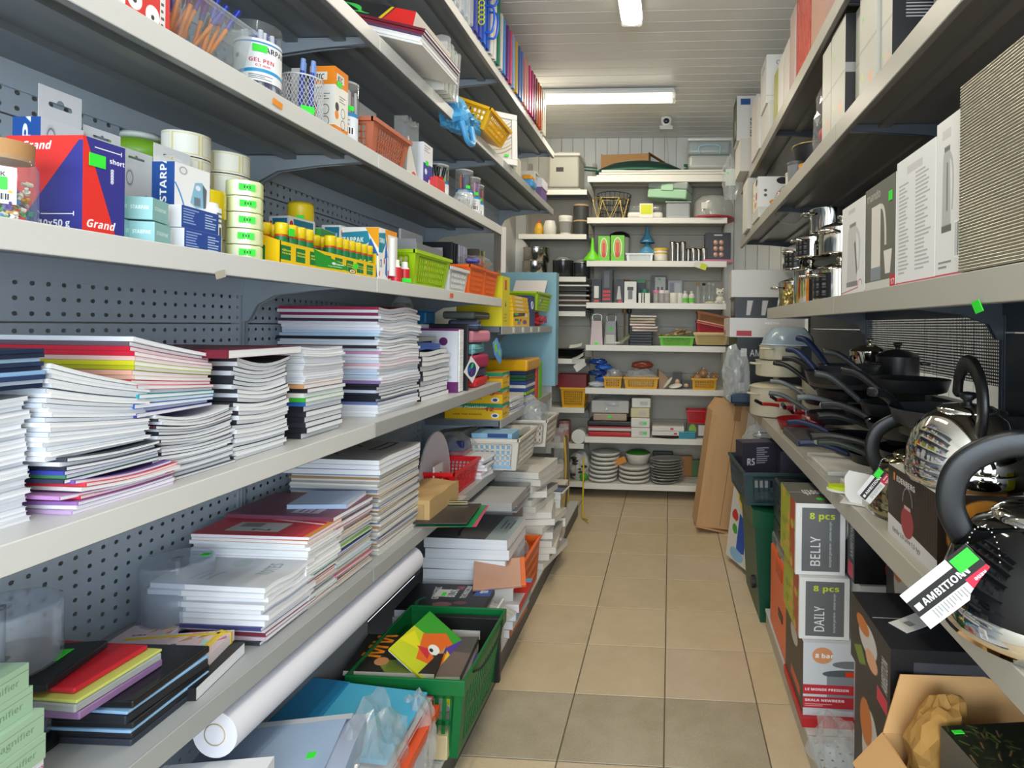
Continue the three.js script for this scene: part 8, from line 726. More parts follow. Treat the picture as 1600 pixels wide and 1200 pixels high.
// corner shelf, second and third
jar('travel_mug', 'white travel mug with grey sleeve on the corner shelf', 'mug', -0.86, 2.085, [[0, 0], [0.045, 0], [0.058, 0.14], [0.056, 0.16], [0, 0.16]], mat('#e0dcd0', 0.4)); { const o = scene.children.at(-1); part(o, 'sleeve', lathe([[0.047, 0.02], [0.0565, 0.11]], 24), mat('#8a8880', 0.6)); }
for (let i = 0; i < 2; i++) { const o = B('black_canister', (i ? 'upper' : 'lower') + ' black canister with wooden rim on the corner shelf', 'canister', -0.735, 2.085 + i * 0.127, 4.68); part(o, 'body', cy(0.062, 0.062, 0.11, 0, 0, 0, 28), mat('#3a3a38', 0.5)); part(o, 'rim', cy(0.063, 0.063, 0.012, 0, 0.11, 0, 28), mat('#b99a6c', 0.6)); }
jar('yellow_bottle', 'yellow and red dish soap bottle on the corner shelf', 'bottle', -1.08, 2.085, [[0, 0], [0.035, 0], [0.038, 0.06], [0.02, 0.1], [0, 0.11]], mat('#d8a82c', 0.35), [[0.012, 0.1], [0.014, 0.12], [0, 0.122]], mat('#c83a2c', 0.4)); jar('cream_jug', 'cream jug beside the yellow bottle on the corner shelf', 'jug', -0.99, 2.085, [[0, 0], [0.05, 0], [0.055, 0.07], [0.04, 0.12], [0.037, 0.12], [0, 0.01]], CREAM);
for (const [x, y, r, h, l, m] of [[-1.12, 1.745, 0.10, 0.13, 'stainless pot at the bottom of the corner shelf stack', STEEL], [-1.11, 1.876, 0.105, 0.11, 'stainless pot on top of the corner shelf stack', STEEL], [-0.885, 1.745, 0.085, 0.14, 'black glass-lidded pot on the corner shelf', mat('#26282a', 0.2)], [-0.728, 1.745, 0.068, 0.12, 'wrapped black pot beside the glass-lidded pot', mat('#34363a', 0.2)]]) { const o = B('corner_pot', l, 'pot', x, y, 4.72, 0, 'pots on the corner shelf'); part(o, 'body', lathe([[0, 0], [r, 0], [r, h], [r * 0.96, h], [0, 0.01]], 28), m); part(o, 'rim', new THREE.TorusGeometry(r, 0.004, 6, 28).rotateX(PI / 2).translate(0, h, 0), STEEL); if (m !== STEEL) part(o, 'lid', lathe([[r * 0.98, h], [r * 0.6, h + 0.03], [0, h + 0.04]], 28), clear('#c8ccca', 0.08, 0.6)); }
for (let i = 0; i < 6; i++) S('baking_tray', ['lowest', 'second', 'third', 'fourth', 'fifth', 'topmost'][i] + ' flat tray in the corner shelf stack, counted upwards', 'tray', [rbx(0.36, 0.014, 0.28, 0.004)], mat(['#2a2a2a', '#d0ccc0', '#c2a498', '#b9b4a8', '#33332f', '#d8d4c8'][i], 0.4), -0.83, 1.4705 + i * 0.04, 4.74, 0, 'trays of the corner shelf');
for (let i = 0; i < 5; i++) S('tray_spacer', `grey box, ${nth(i)} from the bottom between the corner shelf trays`, 'box', rbx(0.3, 0.0255, 0.22, 0.002), mat('#55524c', 0.6), -0.83, 1.4848 + i * 0.04, 4.75, 0, 'grey boxes between trays');
// third row
{ const o = B('funnel', 'lime green funnel upside down', 'funnel', -0.63, S5, 4.62); part(o, 'cone', lathe([[0.072, 0], [0.07, 0.02], [0.018, 0.09], [0.008, 0.19], [0.006, 0.19], [0.014, 0.09], [0.066, 0.018]], 24), mat('#6ad01c', 0.4)); part(o, 'ring', new THREE.TorusGeometry(0.072, 0.004, 6, 24).rotateX(PI / 2).translate(0, 0.004, 0), mat('#5ec018', 0.4)); }
{ const f = tile(60, 110, (c) => { R(c, '#6ec42c', 0, 0, 60, 110); c.save(); c.strokeStyle = '#e8e4d8'; c.lineWidth = 4; c.beginPath(); c.ellipse(30, 52, 18, 42, 0, 0, 7); c.stroke(); disc(c, '#d88a5c', 30, 52, 13, 36); disc(c, '#c84a2c', 30, 82, 11, 13); R(c, '#c85a3c', 24, 30, 12, 50); c.restore(); }); ctn('spatula_box', 'green box with an orange spatula picture beside the funnel', -0.535, S5, 0.09, 0.2, 0.06, { all: flat('#e0ddd2'), f, l: flat('#62b428') }, 4.62); ctn('spatula_box', 'green box with an orange spatula picture beside the silver tray', -0.425, S5, 0.105, 0.205, 0.06, { all: flat('#e0ddd2'), f, l: flat('#e0ddd2') }, 4.61); }
jar('white_pot', 'white pot with black lid behind the green boxes', 'pot', -0.43, S5, [[0, 0], [0.08, 0], [0.085, 0.22], [0, 0.22]], CREAM, [[0.088, 0.22], [0.08, 0.25], [0.04, 0.27], [0, 0.272]], mat('#232322', 0.3), 4.82);
{ const o = B('silver_basket', 'silver tray holding blue packets', 'tray', -0.25, S5, 4.66); basket(o, 0.21, 0.06, 0.14, mat('#b5b2a6', 0.35, 0.5), { nu: 14, nv: 3, tp: 0.95, fu: 0.6 }); for (let i = 0; i < 3; i++) S('blue_packet', ['small blue packet in the silver tray, first from the boxes', 'small blue packet in the silver tray, middle one', 'small blue packet in the silver tray beneath the funnel'][i], 'packet', rbx(0.055, 0.03, 0.08, 0.008), mat('#5a8ab0', 0.35), -0.31 + i * 0.06, S5 + 0.045, 4.66, 0.3 * i); }
for (let i = 0; i < 2; i++) { const o = B('blue_funnel', (i ? 'small' : 'large') + ' blue funnel in the stack above the silver tray', 'funnel', -0.195, S5 + 0.075 + i * 0.09, 4.70); part(o, 'cone', lathe([[0.07 - i * 0.012, 0], [0.068 - i * 0.012, 0.015], [0.02, 0.065], [0.01, 0.13], [0.007, 0.13], [0.015, 0.065], [0.062 - i * 0.012, 0.012]], 24), mat('#4f93b4', 0.35)); part(o, 'ring', new THREE.TorusGeometry(0.07 - i * 0.012, 0.004, 6, 24).rotateX(PI / 2), mat('#4a8aa8', 0.35)); }
{ const l = tile(60, 40, (c) => { R(c, '#e6e0d0', 0, 0, 60, 40); R(c, '#d8a82c', 0, 0, 60, 8); disc(c, '#3a8ab0', 30, 24, 10, 8); }); const o = jar('small_tub', 'small jar with yellow lid on the third wall shelf', 'jar', -0.085, S5, [[0, 0], [0.055, 0], [0.056, 0.095], [0, 0.095]], CREAM, [[0.058, 0.095], [0.058, 0.115], [0, 0.116]], mat('#d8b43c', 0.4)); part(o, 'label', uvTo(new THREE.CylinderGeometry(0.0565, 0.0565, 0.06, 20, 1, true).translate(0, 0.048, 0), l), PRINT); }
for (let i = 0; i < 7; i++) jar('steel_tin', i < 3 ? 'tall steel tin in the group beside the yellow-lidded jar' : 'short steel tin in front of the copper mug carton', 'tin', 0.01 + i * 0.042, S5, [[0, 0], [0.022, 0], [0.022, i < 3 ? 0.15 : 0.1], [0, i < 3 ? 0.15 : 0.1]], BRUSHED, [[0.023, i < 3 ? 0.15 : 0.1], [0.023, i < 3 ? 0.162 : 0.112], [0, i < 3 ? 0.163 : 0.113]], STEEL, 4.63 + (i % 2) * 0.04).userData.group = i < 3 ? 'tall steel tins' : 'short steel tins';
{ const f = tile(90, 90, (c) => { R(c, '#2c2a30', 0, 0, 90, 90); R(c, '#d8d4d0', 30, 6, 30, 5); for (let i = 0; i < 3; i++) for (let j = 0; j < 2; j++) { disc(c, '#b87a58', 36 + j * 20, 32 + i * 20, 8); disc(c, '#e0c8b0', 34 + j * 20, 30 + i * 20, 4); } }); ctn('mug_carton', 'dark carton with copper mug pictures', 0.37, S5 + 0.021, 0.2, 0.215, 0.18, { all: flat('#26242a'), f, l: f }, 4.72); ctn('flat_pink_carton', 'flat white and pink carton under the copper mug carton', 0.37, S5, 0.24, 0.02, 0.2, { all: flat('#d8ccd0'), f: flat('#c86a88') }, 4.70); }
{ const o = B('shelf_note', 'white and yellow note hanging on the third shelf edge', 'note', 0.215, S5 - 0.055, 4.545, 0); part(o, 'card', rot(bx(0.09, 0.05, 0.001), 0, 0, -0.35), mat('#dcd8c8', 0.5)); part(o, 'yellow_square', rot(bx(0.05, 0.045, 0.001, 0.03, 0.002, 0.001), 0, 0, -0.35), mat('#cdd41c', 0.5)); }
// fourth row: flasks, grinders, bottles
{ const bx4 = (label, x, w, h, bg, fn, dp = 0.07, d = 4.62) => { const f = tile(Math.round(w * 500), Math.round(h * 500), (c, a, b) => { R(c, bg, 0, 0, a, b); fn(c, a, b); }); return ctn('gift_box', label, x, S4, w, h, dp, { all: flat(bg), f, l: f }, d); };
  bx4('black box with a white flask picture at the left end of the fourth shelf', -0.59, 0.075, 0.19, '#26262a', (c, a, b) => { R(c, '#d8d4cc', a * 0.25, b * 0.3, a * 0.5, b * 0.5); R(c, '#c8502c', a * 0.25, b * 0.86, a * 0.5, b * 0.1); }); bx4('tall black box with three red bands', -0.505, 0.085, 0.265, '#2b2d30', (c, a, b) => { R(c, '#5a5c60', a * 0.2, b * 0.05, a * 0.5, b * 0.5); for (let i = 0; i < 3; i++) R(c, '#c83038', a * 0.1, b * (0.62 + i * 0.11), a * 0.7, b * 0.08); }); bx4('black box with a silver bottle picture', -0.41, 0.075, 0.19, '#2a2a2c', (c, a, b) => { poly(c, '#b9b7b2', [[a * 0.4, b * 0.3], [a * 0.6, b * 0.3], [a * 0.75, b * 0.85], [a * 0.25, b * 0.85]]); R(c, '#c83a48', a * 0.4, b * 0.88, a * 0.4, b * 0.1); }); bx4('white box with a black grinder picture', -0.32, 0.095, 0.17, '#d8d5ce', (c, a, b) => { R(c, '#3a3a3c', a * 0.25, b * 0.25, a * 0.5, b * 0.16); R(c, '#6a6a6c', a * 0.32, b * 0.42, a * 0.36, b * 0.4); }); bx4('dark box with peppermill picture standing at the back', -0.10, 0.125, 0.24, '#4a4a46', (c, a, b) => { R(c, '#c9c6bc', a * 0.25, b * 0.06, a * 0.68, b * 0.9); R(c, '#5a3a28', a * 0.4, b * 0.4, a * 0.12, b * 0.5); R(c, '#5a3a28', a * 0.66, b * 0.4, a * 0.12, b * 0.5); R(c, '#3ac83a', a * 0.42, b * 0.1, a * 0.2, b * 0.06); }, 0.06, 4.85); bx4('pale grey window box standing at the back beside the peppermill box', 0.035, 0.115, 0.2, '#b9b8b4', (c, a, b) => { R(c, '#8a8f9c', a * 0.12, b * 0.1, a * 0.3, b * 0.8); R(c, '#d0cec8', a * 0.5, b * 0.1, a * 0.4, b * 0.8); }, 0.06, 4.85); bx4('black box with green top behind the white grinder box', -0.245, 0.07, 0.2, '#242426', (c, a) => { R(c, '#2a9a3c', 0, 0, a, 12); }, 0.06, 4.82);
  jar('green_cup', 'small green cup behind the white boxes', 'cup', -0.215, S4, [[0, 0], [0.028, 0], [0.034, 0.12], [0.03, 0.12], [0, 0.01]], mat('#4a9a7c', 0.4), 0, 0, 4.74); jar('wooden_mill', 'wooden lidded jar behind the silver bottle box', 'jar', -0.37, S4, [[0, 0], [0.03, 0], [0.03, 0.18], [0, 0.18]], CLEAR, [[0.031, 0.18], [0.031, 0.2], [0, 0.201]], mat('#b08050', 0.6), 4.80);
  [[-0.235, 'white block with black stripe on the fourth shelf'], [-0.185, 'plain white block on the fourth shelf']].forEach(([x, l], i) => { const o = B('white_block', l, 'box', x, S4, 4.62); part(o, 'block', rbx(0.042, 0.082, 0.04, 0.003), CREAM); if (!i) part(o, 'stripe', bx(0.008, 0.08, 0.001, 0.006, 0.001, 0.0205), mat('#222', 0.5)); });
  [[-0.115, '#c87a9c', 'pink topped clear jar'], [-0.07, '#d8d4d0', 'clear jar with pale lid'], [-0.03, '#b9b8b4', 'clear jar with grey lid']].forEach(([x, c, l]) => jar('spice_jar', l + ' on the fourth shelf', 'jar', x, S4, [[0, 0], [0.024, 0], [0.024, 0.08], [0, 0.08]], clear('#e0dcd8', 0.1, 0.6), [[0.025, 0.08], [0.025, 0.105], [0, 0.106]], mat(c, 0.4), 4.62));
  [[0.005, 0.032], [0.055, 0.022]].forEach(([x, r], i) => jar('candle', ['thick white candle on the fourth shelf', 'slim white candle on the fourth shelf'][i], 'candle', x + 0.02, S4, [[0, 0], [r, 0], [r, 0.085], [0, 0.085]], CREAM, [[0.002, 0.085], [0.002, 0.095], [0, 0.095]], mat('#444', 0.6), 4.61)); [[0.115, 0], [0.165, 1]].forEach(([x, i]) => { const o = jar('white_bottle', ['white bottle with green label beside the candles', 'white bottle with green label beside the oil bottles'][i], 'bottle', x, S4, [[0, 0], [0.023, 0], [0.024, 0.065], [0.014, 0.08], [0, 0.08]], CREAM, [[0.014, 0.08], [0.014, 0.1], [0, 0.101]], mat('#b9b8b0', 0.4), 4.61); part(o, 'label', lathe([[0.0243, 0.01], [0.0245, 0.045]], 20), mat('#6cc84a', 0.5)); });
  [[0.215, 'b'], [0.265, 'c'], [0.305, 'd'], [0.335, 'e']].forEach(([x], i) => jar('oil_bottle', ['clear oil bottle with wooden stopper', 'tall clear oil bottle with dark top', 'clear oil bottle with steel spout', 'clear conical oil bottle beside the white figurine'][i], 'bottle', x, S4, [[0, 0], [0.026, 0], [0.028, 0.07], [0.01, 0.12], [0.01, 0.15], [0, 0.15]], CLEAR, [[0.013, 0.15], [0.013, 0.17], [0, 0.171]], mat(['#b08858', '#2a2a2c', '#b9b6ae', '#c9c6be'][i], 0.5), 4.64 + (i % 2) * 0.05));
  const o = B('figurine', 'white bear figurine at the end of the fourth shelf', 'figurine', 0.39, S4, 4.62); part(o, 'body', [sph(0.035, 0, 0.034, 0, 1, 1, 0.9), sph(0.032, 0, 0.088, 0.004, 1.1, 0.95, 0.95), sph(0.011, -0.022, 0.115, 0), sph(0.011, 0.022, 0.115, 0), sph(0.014, -0.03, 0.012, 0.02), sph(0.014, 0.03, 0.012, 0.02)], CREAM); part(o, 'eyes', [sph(0.005, -0.012, 0.09, 0.033), sph(0.005, 0.012, 0.09, 0.033)], mat('#2a2a2a', 0.4)); S('crumpled_tissue', 'crumpled cream paper on the fourth shelf edge', 'paper', bagGeo(0.09, 0.02, 0.06, 201, 0.3), mat('#d6cfae', 0.7), 0.31, S4, 4.60); }
// fifth row: graters, boards, baskets
for (let i = 0; i < 2; i++) { const o = B('box_grater', ['box grater with pink-brown face at the shelf end', 'shiny box grater with green tag beside the first grater'][i], 'grater', -0.59 + i * 0.115, S3, 4.65, i ? -0.1 : 0.05), m = i ? BRUSHED : mat('#a08c84', 0.35, 0.7); part(o, 'body', [grid([-0.05, 0, 0.04], [0.05, 0, 0.04], [0.04, 0.19, 0.025], [-0.04, 0.19, 0.025], 9, 14, 0.62, 0.62, 0.002), slab([0.05, 0, 0.04], [0.05, 0, -0.04], [0.04, 0.19, -0.025], [0.04, 0.19, 0.025], 0.001), slab([-0.05, 0, -0.04], [-0.05, 0, 0.04], [-0.04, 0.19, 0.025], [-0.04, 0.19, -0.025], 0.001), slab([0.05, 0, -0.04], [-0.05, 0, -0.04], [-0.04, 0.19, -0.025], [0.04, 0.19, -0.025], 0.001)], m); part(o, 'handle', tube([[-0.034, 0.19, 0], [-0.034, 0.235, 0], [0, 0.245, 0], [0.034, 0.235, 0], [0.034, 0.19, 0]], 0.005, 18, 6), STEEL); tag(o, 0.03, 0.016, 0, i ? 0.13 : 0.012, i ? 0.032 : 0.043); if (i) part(o, 'card', bx(0.07, 0.07, 0.001, 0, 0.01, 0.04), mat('#c9c6bc', 0.5)); }
for (let i = 0; i < 5; i++) { const o = B('kitchen_utensil', ['wooden spoon standing behind the graters', 'dark ladle standing behind the graters', 'slanted green whisk in clear wrap', 'slanted steel tongs in clear wrap', 'slanted grey spatula in clear wrap'][i], 'utensil', -0.385 + (i > 1 ? (i - 2) * 0.02 : i * 0.04), S3, i < 2 ? 4.85 : 4.64); part(o, 'handle', i < 2 ? rod([0, 0, 0], [0, 0.26, 0], 0.006) : rod([-0.04, 0.008, 0.02], [0.1, 0.12, -0.03], 0.006), mat(['#8a5a30', '#26262a', '#7a8a3c', '#a8a69c', '#6a6862'][i], 0.4)); part(o, 'head', i < 2 ? sph(0.02, 0, 0.28, 0, 1, 1.4, 0.4) : sph(0.018, -0.045, 0.016, 0.022, 1.4, 0.6, 1), mat(['#9a6a3c', '#202024', '#c9c8c0', '#b5b2a8', '#8a8880'][i], 0.4)); }
for (let i = 0; i < 5; i++) S('black_tray', `black plastic tray, ${nth(i)} from the bottom under the wooden boards`, 'tray', [rbx(0.175, 0.018, 0.16, 0.004), bx(0.185, 0.003, 0.17, 0, 0.017, 0)], mat('#1e1e1f', 0.4), -0.23, S3 + 0.001 + i * 0.0215, 4.65, rr(-0.04, 0.04), 'black trays under the wooden boards');
for (let i = 0; i < 6; i++) { const o = B('wooden_board', ['lowest', 'second', 'third', 'fourth', 'fifth', 'topmost'][i] + ' wrapped wooden board on the black trays, counted upwards', 'wooden board', -0.215 + rr(-0.01, 0.01), S3 + 0.109 + i * 0.0225, 4.66, rr(-0.15, 0.15), 'wooden boards on the black trays'); part(o, 'board', rbx(0.2, 0.017, 0.14, 0.005), mat(['#b98c64', '#c49a70', '#c8a078', '#d2b490', '#d8c09c', '#cdb488'][i], 0.6)); part(o, 'wrap', rbx(0.212, 0.02, 0.15, 0.006), FILM); }
{ const o = B('plastic_basket', 'lime green basket of wooden utensils on the fifth wall shelf', 'basket', 0.05, S3, 4.65); basket(o, 0.27, 0.07, 0.16, mat('#6cc41c', 0.38), { nu: 14, nv: 4, tp: 0.92 }); for (let i = 0; i < 16; i++) { const p = S('wooden_utensil', 'wooden utensil lying in the lime basket of the wall shelf', 'utensil', [rod([-0.05, 0, 0], [0.05, 0.02, 0.02], 0.008), sph(0.016, 0.055, 0.02, 0.02, 1.3, 0.6, 1, 10)], mat(['#b08a5c', '#c8a878', '#9a7448', '#cdb48c'][i % 4], 0.7), 0.05 + rr(-0.08, 0.08), S3 + 0.035 + i * 0.005, 4.65 + rr(-0.03, 0.03), rr(0, 6), 'wooden utensils in the lime basket'); } }
for (let i = 0; i < 3; i++) { const o = B('wicker_basket', ['cream woven basket at the bottom of the tilted basket stack', 'red woven basket in the tilted basket stack', 'orange-brown woven basket on top of the tilted stack'][i], 'basket', 0.32, S3 + 0.012 + i * 0.075, 4.68, 0); basket(o, 0.27 - i * 0.01, 0.085, 0.2, mat(['#d8bc7c', '#b8242c', '#a86a3c'][i], 0.6), { nu: 13, nv: 5, tp: 0.85, fu: 0.6, fv: 0.6 }); part(o, 'band', bx(0.272 - i * 0.01, 0.022, 0.204, 0, 0.075, 0), mat(['#e0cfa0', '#d8c8a8', '#9a5c30'][i], 0.6)); o.rotation.order = 'YXZ'; if (i) o.rotation.z = -0.2; }
S('black_rack', 'flat black rack under the woven baskets', 'rack', [rbx(0.3, 0.01, 0.2, 0.003)], mat('#262624', 0.5), 0.33, S3, 4.68);
// sixth row: packets and yellow baskets
for (let i = 0; i < 5; i++) { const o = B('blue_pack', ['blue plastic packet lowest in the heap on the sixth shelf', 'blue and white packet in the heap on the sixth shelf', 'dark blue packet in the heap on the sixth shelf', 'bright blue packet in the heap on the sixth shelf', 'blue packet on top of the heap on the sixth shelf'][i], 'packet', -0.58 + (i % 2) * 0.05, S2 + 0.001 + i * 0.045, 4.66, rr(-0.4, 0.4)); part(o, 'packet', bagGeo(0.15, 0.05, 0.12, 211 + i, 0.2, 3), mat(['#c9ccd0', '#2a5ab0', '#20407c', '#2f6ac8', '#1f4c98'][i], 0.2)); part(o, 'label', bx(0.04, 0.002, 0.03, 0, 0.046, 0.01), mat('#d8dce0', 0.4)); }
[[-0.45, 0.14, 'small yellow basket beside the blue packets'], [-0.225, 0.27, 'wide yellow basket of clear bags'], [0.27, 0.19, 'yellow basket of round glass balls']].forEach(([x, w, l], i) => { const o = B('plastic_basket', l, 'basket', x, S2, 4.64, 0, 'yellow baskets of the wall shelf'); basket(o, w, 0.085, 0.15, mat('#e0a414', 0.38), { nu: Math.round(w * 40), nv: 3, tp: 0.92, mv2: 0.2 }); if (i < 2) { const b = B('blister_bag', ['clear bag in the small yellow basket', 'clear bags heaped in the wide yellow basket'][i], 'plastic bag', x, S2 + 0.01, 4.64); part(b, 'film', bagGeo(w * 0.9, 0.15, 0.14, 221 + i, 0.35), FILM2); part(b, 'contents', rbx(w * 0.6, 0.06, 0.08, 0.01, 0, 0.004, 0), mat(i ? '#c9c4b8' : '#c8702c', 0.5)); } });
for (let i = 0; i < 4; i++) { const o = B('glass_ball', ['brown glass ball in the yellow basket, left one', 'brown glass ball on top of the yellow basket', 'clear glass ball in the yellow basket, right one', 'amber glass ball behind the others in the yellow basket'][i], 'ball', 0.22 + i * 0.045, S2 + 0.05 + (i === 1 ? 0.035 : 0), 4.64 + (i === 3 ? 0.06 : 0)); part(o, 'ball', sph(0.038, 0, 0.038, 0), i === 2 ? CLEAR : mat('#a8805c', 0.15)); part(o, 'cap', cy(0.01, 0.01, 0.01, 0, 0.072, 0, 10), STEEL); }
S('red_net_pack', 'red and white packet on top of the clear bags', 'packet', bagGeo(0.17, 0.06, 0.12, 231, 0.25), mat('#9a4a38', 0.3), -0.22, S2 + 0.155, 4.66, 0.2); for (let i = 0; i < 2; i++) S('leaf_dish', ['white leaf-shaped dish leaning at the shelf edge', 'white leaf-shaped dish lying flat at the shelf edge'][i], 'dish', rot(sph(0.055, 0, 0, 0, 1, 0.16, 0.5), i ? 0.6 : 0.3, 0, i ? 0.15 : 0.9), CREAM, -0.015 + i * 0.06, S2 + (i ? 0.025 : 0.05), 4.60); S('brown_cloth', 'folded brown napkin beside the leaf dishes', 'napkin', [field(-0.035, 0.035, -0.04, 0.04, () => 0, (u) => 0.15 - 0.06 * u), bx(0.06, 0.02, 0.09)], mat('#a88c74', 0.8), -0.06, S2, 4.66, 0.2);
for (let i = 0; i < 2; i++) ctn('candle_carton', ['dark carton with a glowing candle picture behind the leaf dishes', 'low dark carton with a candle picture beside the glass balls'][i], 0.06 + i * 0.07, S2, 0.075, i ? 0.07 : 0.13, 0.06, { all: flat('#2a2622'), f: tile(36, 50, (c) => { R(c, '#2a2622', 0, 0, 36, 50); disc(c, '#c8905c', 18, 30, 9, 10); disc(c, '#e8c890', 18, 26, 4); }) }, 4.66);
// seventh row: tins, boxes
for (let i = 0; i < 5; i++) { const o = B('baking_tin', ['red enamel tray at the bottom of the tin stack', 'white and red tray on the red enamel tray', 'black oval tin in the tin stack', 'pale wooden box in the tin stack', 'wrapped silver tins on top of the tin stack'][i], 'baking tin', -0.47, S1 + [0, 0.042, 0.082, 0.125, 0.185][i], 4.70, 0); part(o, 'tin', [rbx([0.34, 0.35, 0.36, 0.27, 0.3][i], [0.036, 0.036, 0.04, 0.056, 0.1][i], 0.24, 0.01)], mat(['#b81c22', '#cfc4bc', '#1c1c1e', '#a8937c', '#b9b6b0'][i], 0.35)); if (i === 1) part(o, 'rim', rbx(0.355, 0.012, 0.245, 0.004, 0, 0.026, 0), mat('#a82a2c', 0.35)); if (i === 4) part(o, 'wrap', bagGeo(0.34, 0.15, 0.26, 241, 0.22), FILM); if (i === 3) tag(o, 0.03, 0.018, 0, 0.03, 0.121); }
for (let i = 0; i < 4; i++) { const o = B('wrapped_white_box', ['bottom', 'second', 'third', 'top'][i] + ' white wrapped box of the white tower, counted upwards', 'box', -0.225 + rr(-0.008, 0.008), S1 + i * 0.078, 4.64, rr(-0.05, 0.05), 'white wrapped boxes'); part(o, 'box', rbx(0.15, 0.076, 0.14, 0.008), mat(i === 2 ? '#d2c89c' : '#dcd9cf', 0.4)); part(o, 'label', bx(0.06, 0.03, 0.001, 0.02, 0.02, 0.0705), mat('#c2bfb5', 0.5)); if (i < 2) tag(o, 0.03, 0.018, 0.035, 0.035, 0.0715); }
for (let i = 0; i < 2; i++) { const o = B('flat_white_carton', (i ? 'upper' : 'lower') + ' flat white carton with red tag on the dark round tray', 'box', -0.01, S1 + 0.022 + i * 0.037, 4.66, i * 0.02); part(o, 'carton', rbx(0.25, 0.035, 0.2, 0.002), CREAM); tag(o, 0.025, 0.014, 0.06 - i * 0.03, 0.016, 0.1005, 0, 'price_tag', mat('#d02a48', 0.5)); } S('round_tray', 'dark round tray under the flat white cartons', 'tray', lathe([[0, 0.004], [0.12, 0.004], [0.13, 0.02], [0.127, 0.02], [0.118, 0.008], [0, 0.008]], 32), mat('#3c3830', 0.4), 0.0, S1, 4.67);
{ const o = B('plastic_basket', 'red pierced basket on the seventh wall shelf', 'basket', 0.215, S1 + 0.115, 4.66); basket(o, 0.15, 0.1, 0.13, REDP, { nu: 9, nv: 4 }); ctn('green_carton', 'dark carton with green print under the red basket', 0.22, S1, 0.16, 0.113, 0.14, { all: flat('#4a4a44'), f: tile(50, 36, (c) => { R(c, '#4a4a44', 0, 0, 50, 36); disc(c, '#8ab030', 14, 16, 9, 14); R(c, '#d8d4cc', 28, 4, 16, 26); }) }, 4.68); S('rainbow_sponge', 'rainbow striped sponge at the shelf edge', 'sponge', [0, 1, 2, 3].map((i) => rbx(0.13, 0.014, 0.06, 0.006, 0, i * 0.014, 0)), mat('#4a9ab0', 0.8), 0.14, S1, 4.585); }
// bottom row: disposable plates
const plates = (label, x, n, r, c, tilt, d, wrapLab) => { for (let i = 0; i < n; i++) { const o = B('plate_pack', label.replace('pack of', nth(i) + ' lowest pack of'), 'plate pack', x + i * tilt, S0 + i * 0.034, d, 0, label.split(' of ')[0]); part(o, 'plates', lathe([[0, 0], [r * 0.75, 0], [r, 0.014], [r, 0.03], [r * 0.78, 0.024], [0, 0.022]], 32), mat(c, 0.4)); if (i === n - 1) part(o, 'wrap', bagGeo(r * 2.05, 0.05, r * 2.05, 251 + n, 0.1), FILM); } };
plates('pack of white plates in the leaning wrapped stack', -0.53, 7, 0.115, '#e0ddd2', 0.004, 4.66); plates('pack of white plates with red rims in the middle stack', -0.275, 4, 0.125, '#dcd6c8', 0, 4.66);
for (let i = 0; i < 9; i++) S('foil_dish', `silver foil dish, ${nth(i)} from the bottom of the foil stack`, 'foil dish', [lathe([[0, 0.001], [0.10, 0.001], [0.12, 0.018], [0.135, 0.019], [0.118, 0.02], [0.098, 0.004], [0, 0.004]], 18).scale(1, 1, 0.75)], mat('#d2d0c9', 0.3, 0.35), -0.015 + rr(-0.006, 0.006), S0 + i * 0.0215, 4.66, rr(0, 1), 'foil dishes');
jar('bowl_pack', 'wrapped stack of white bowls behind the red-rimmed plates', 'bowl pack', -0.25, S0 + 0.14, [[0, 0], [0.08, 0], [0.105, 0.07], [0.1, 0.08], [0, 0.06]], CREAM, [[0.1, 0.08], [0.07, 0.095], [0, 0.1]], mat('#3a8a2c', 0.5), 4.7); for (let i = 0; i < 3; i++) S('napkin_pack', ['dark packet with green print behind the foil dishes', 'orange and brown packet behind the foil dishes', 'colourful packet beside the tall leaning carton'][i], 'packet', rbx(0.17, 0.2 - i * 0.03, 0.05, 0.008), mat(['#2f3a2a', '#a8702c', '#5a7a4c'][i], 0.35), -0.05 + i * 0.16, S0, 4.86); S('orange_label', 'orange and white cardboard label between the plate stacks', 'label', rot(bx(0.1, 0.05, 0.002), 0, 0, 0.4), mat('#d88a2c', 0.5), -0.38, S0 + 0.14, 4.62);
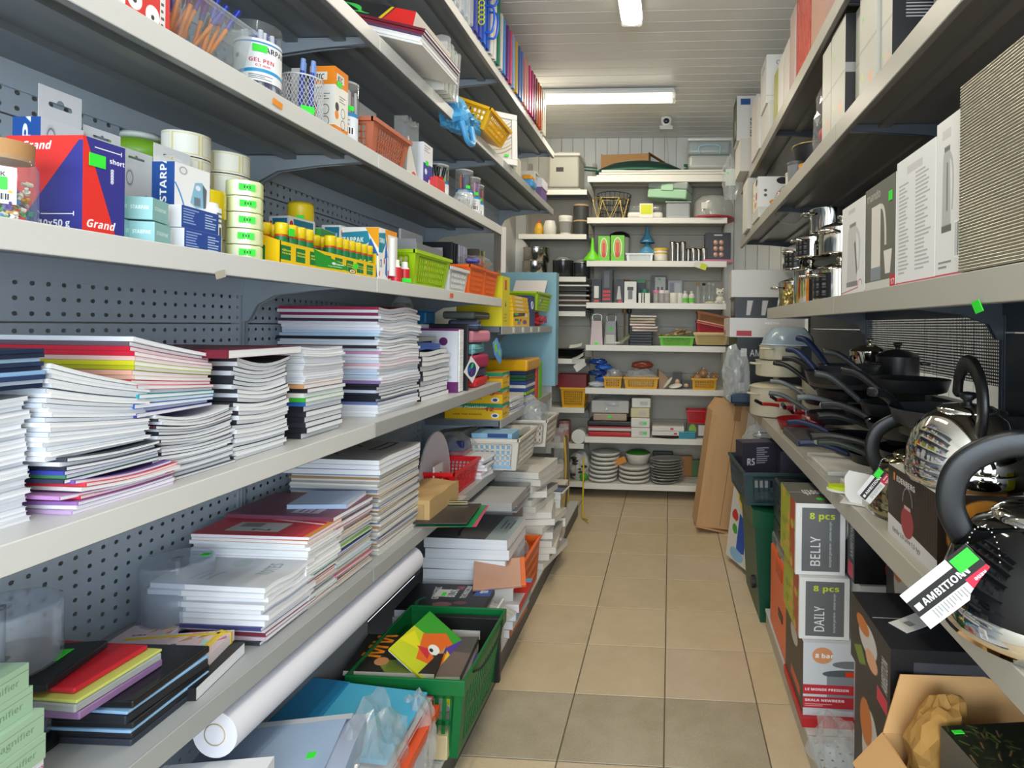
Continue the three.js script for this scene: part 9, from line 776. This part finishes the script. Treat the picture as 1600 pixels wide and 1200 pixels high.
// low corner shelves
S('red_crate', 'dark red crate on the corner shelf below the trays', 'crate', [bx(0.24, 0.1, 0.003, 0, 0, 0.1), bx(0.24, 0.1, 0.003, 0, 0, -0.1), bx(0.003, 0.1, 0.2, -0.12, 0, 0), bx(0.003, 0.1, 0.2, 0.12, 0, 0), bx(0.24, 0.003, 0.2), bx(0.25, 0.01, 0.012, 0, 0.095, 0.104)], mat('#7a1218', 0.4), -0.79, 0.86, 4.72); { const o = B('plastic_basket', 'yellow pierced basket under the dark red crate', 'basket', -0.77, 0.70, 4.70); basket(o, 0.2, 0.155, 0.2, mat('#e0a414', 0.38), { nu: 9, nv: 6 }); } jar('pink_can', 'dusty pink can on the low corner shelf', 'can', -0.85, 0.415, [[0, 0], [0.05, 0], [0.05, 0.17], [0, 0.17]], mat('#9c6a60', 0.5)); { const o = B('white_roll', 'white round tub lying on its side on the low corner shelf', 'tub', -0.72, 0.415, 4.66); part(o, 'tub', rot(cy(0.055, 0.055, 0.12, 0, -0.06, 0, 28), PI / 2, 0, 0).translate(0, 0.0555, 0), CREAM); part(o, 'lid', rot(cy(0.057, 0.057, 0.012, 0, 0, 0, 28), PI / 2, 0, 0).translate(0, 0.057, 0.06), mat('#e8e5da', 0.4)); }
{ const o = B('patterned_bag', 'black and white patterned bag with green corner on the lowest corner shelf', 'bag', -0.72, 0.11, 4.68); part(o, 'bag', bagGeo(0.17, 0.24, 0.12, 261, 0.2), mat('#b9b6ac', 0.4)); part(o, 'print', Array.from({ length: 7 }, (_, i) => sph(0.02, rr(-0.05, 0.05), 0.05 + i * 0.022, 0.055, 1.3, 0.6, 0.5, 8)), mat('#1e1e1e', 0.5)); part(o, 'corner', sph(0.03, 0.04, 0.03, 0.05, 1.2, 1, 0.5, 10), mat('#3a9a2c', 0.4)); S('white_bag', 'white plastic bag beside the patterned bag', 'bag', bagGeo(0.11, 0.16, 0.12, 271, 0.2), mat('#d2d0c4', 0.4), -0.87, 0.11, 4.66); }
for (let i = 0; i < 3; i++) S('paper_note', ['crumpled white price note on the corner shelf', 'white curled paper on the corner shelf edge', 'white receipt hanging over the corner shelf edge'][i], 'note', rot(field(-0.05, 0.05, -0.03, 0.03, (u) => 0.02 * u * u, (u) => 0.001 + 0.02 * u * u), i === 2 ? 1.3 : 0.4, 0, i * 0.3), mat('#d8d6cc', 0.6), -0.75 + i * 0.02, [1.19, 1.10, 1.04][i], 4.585 + (i === 2 ? -0.02 : 0)); for (let i = 0; i < 4; i++) S('black_plate', `black plate, ${nth(i)} from the bottom on the corner shelf`, 'plate', [cy(0.1, 0.12, 0.018, 0, 0, 0, 28)], mat('#232322', 0.4), -0.82, 1.0905 + i * 0.0195, 4.75, 0, 'black plates of the corner shelf');
renderer.render(scene, camera);
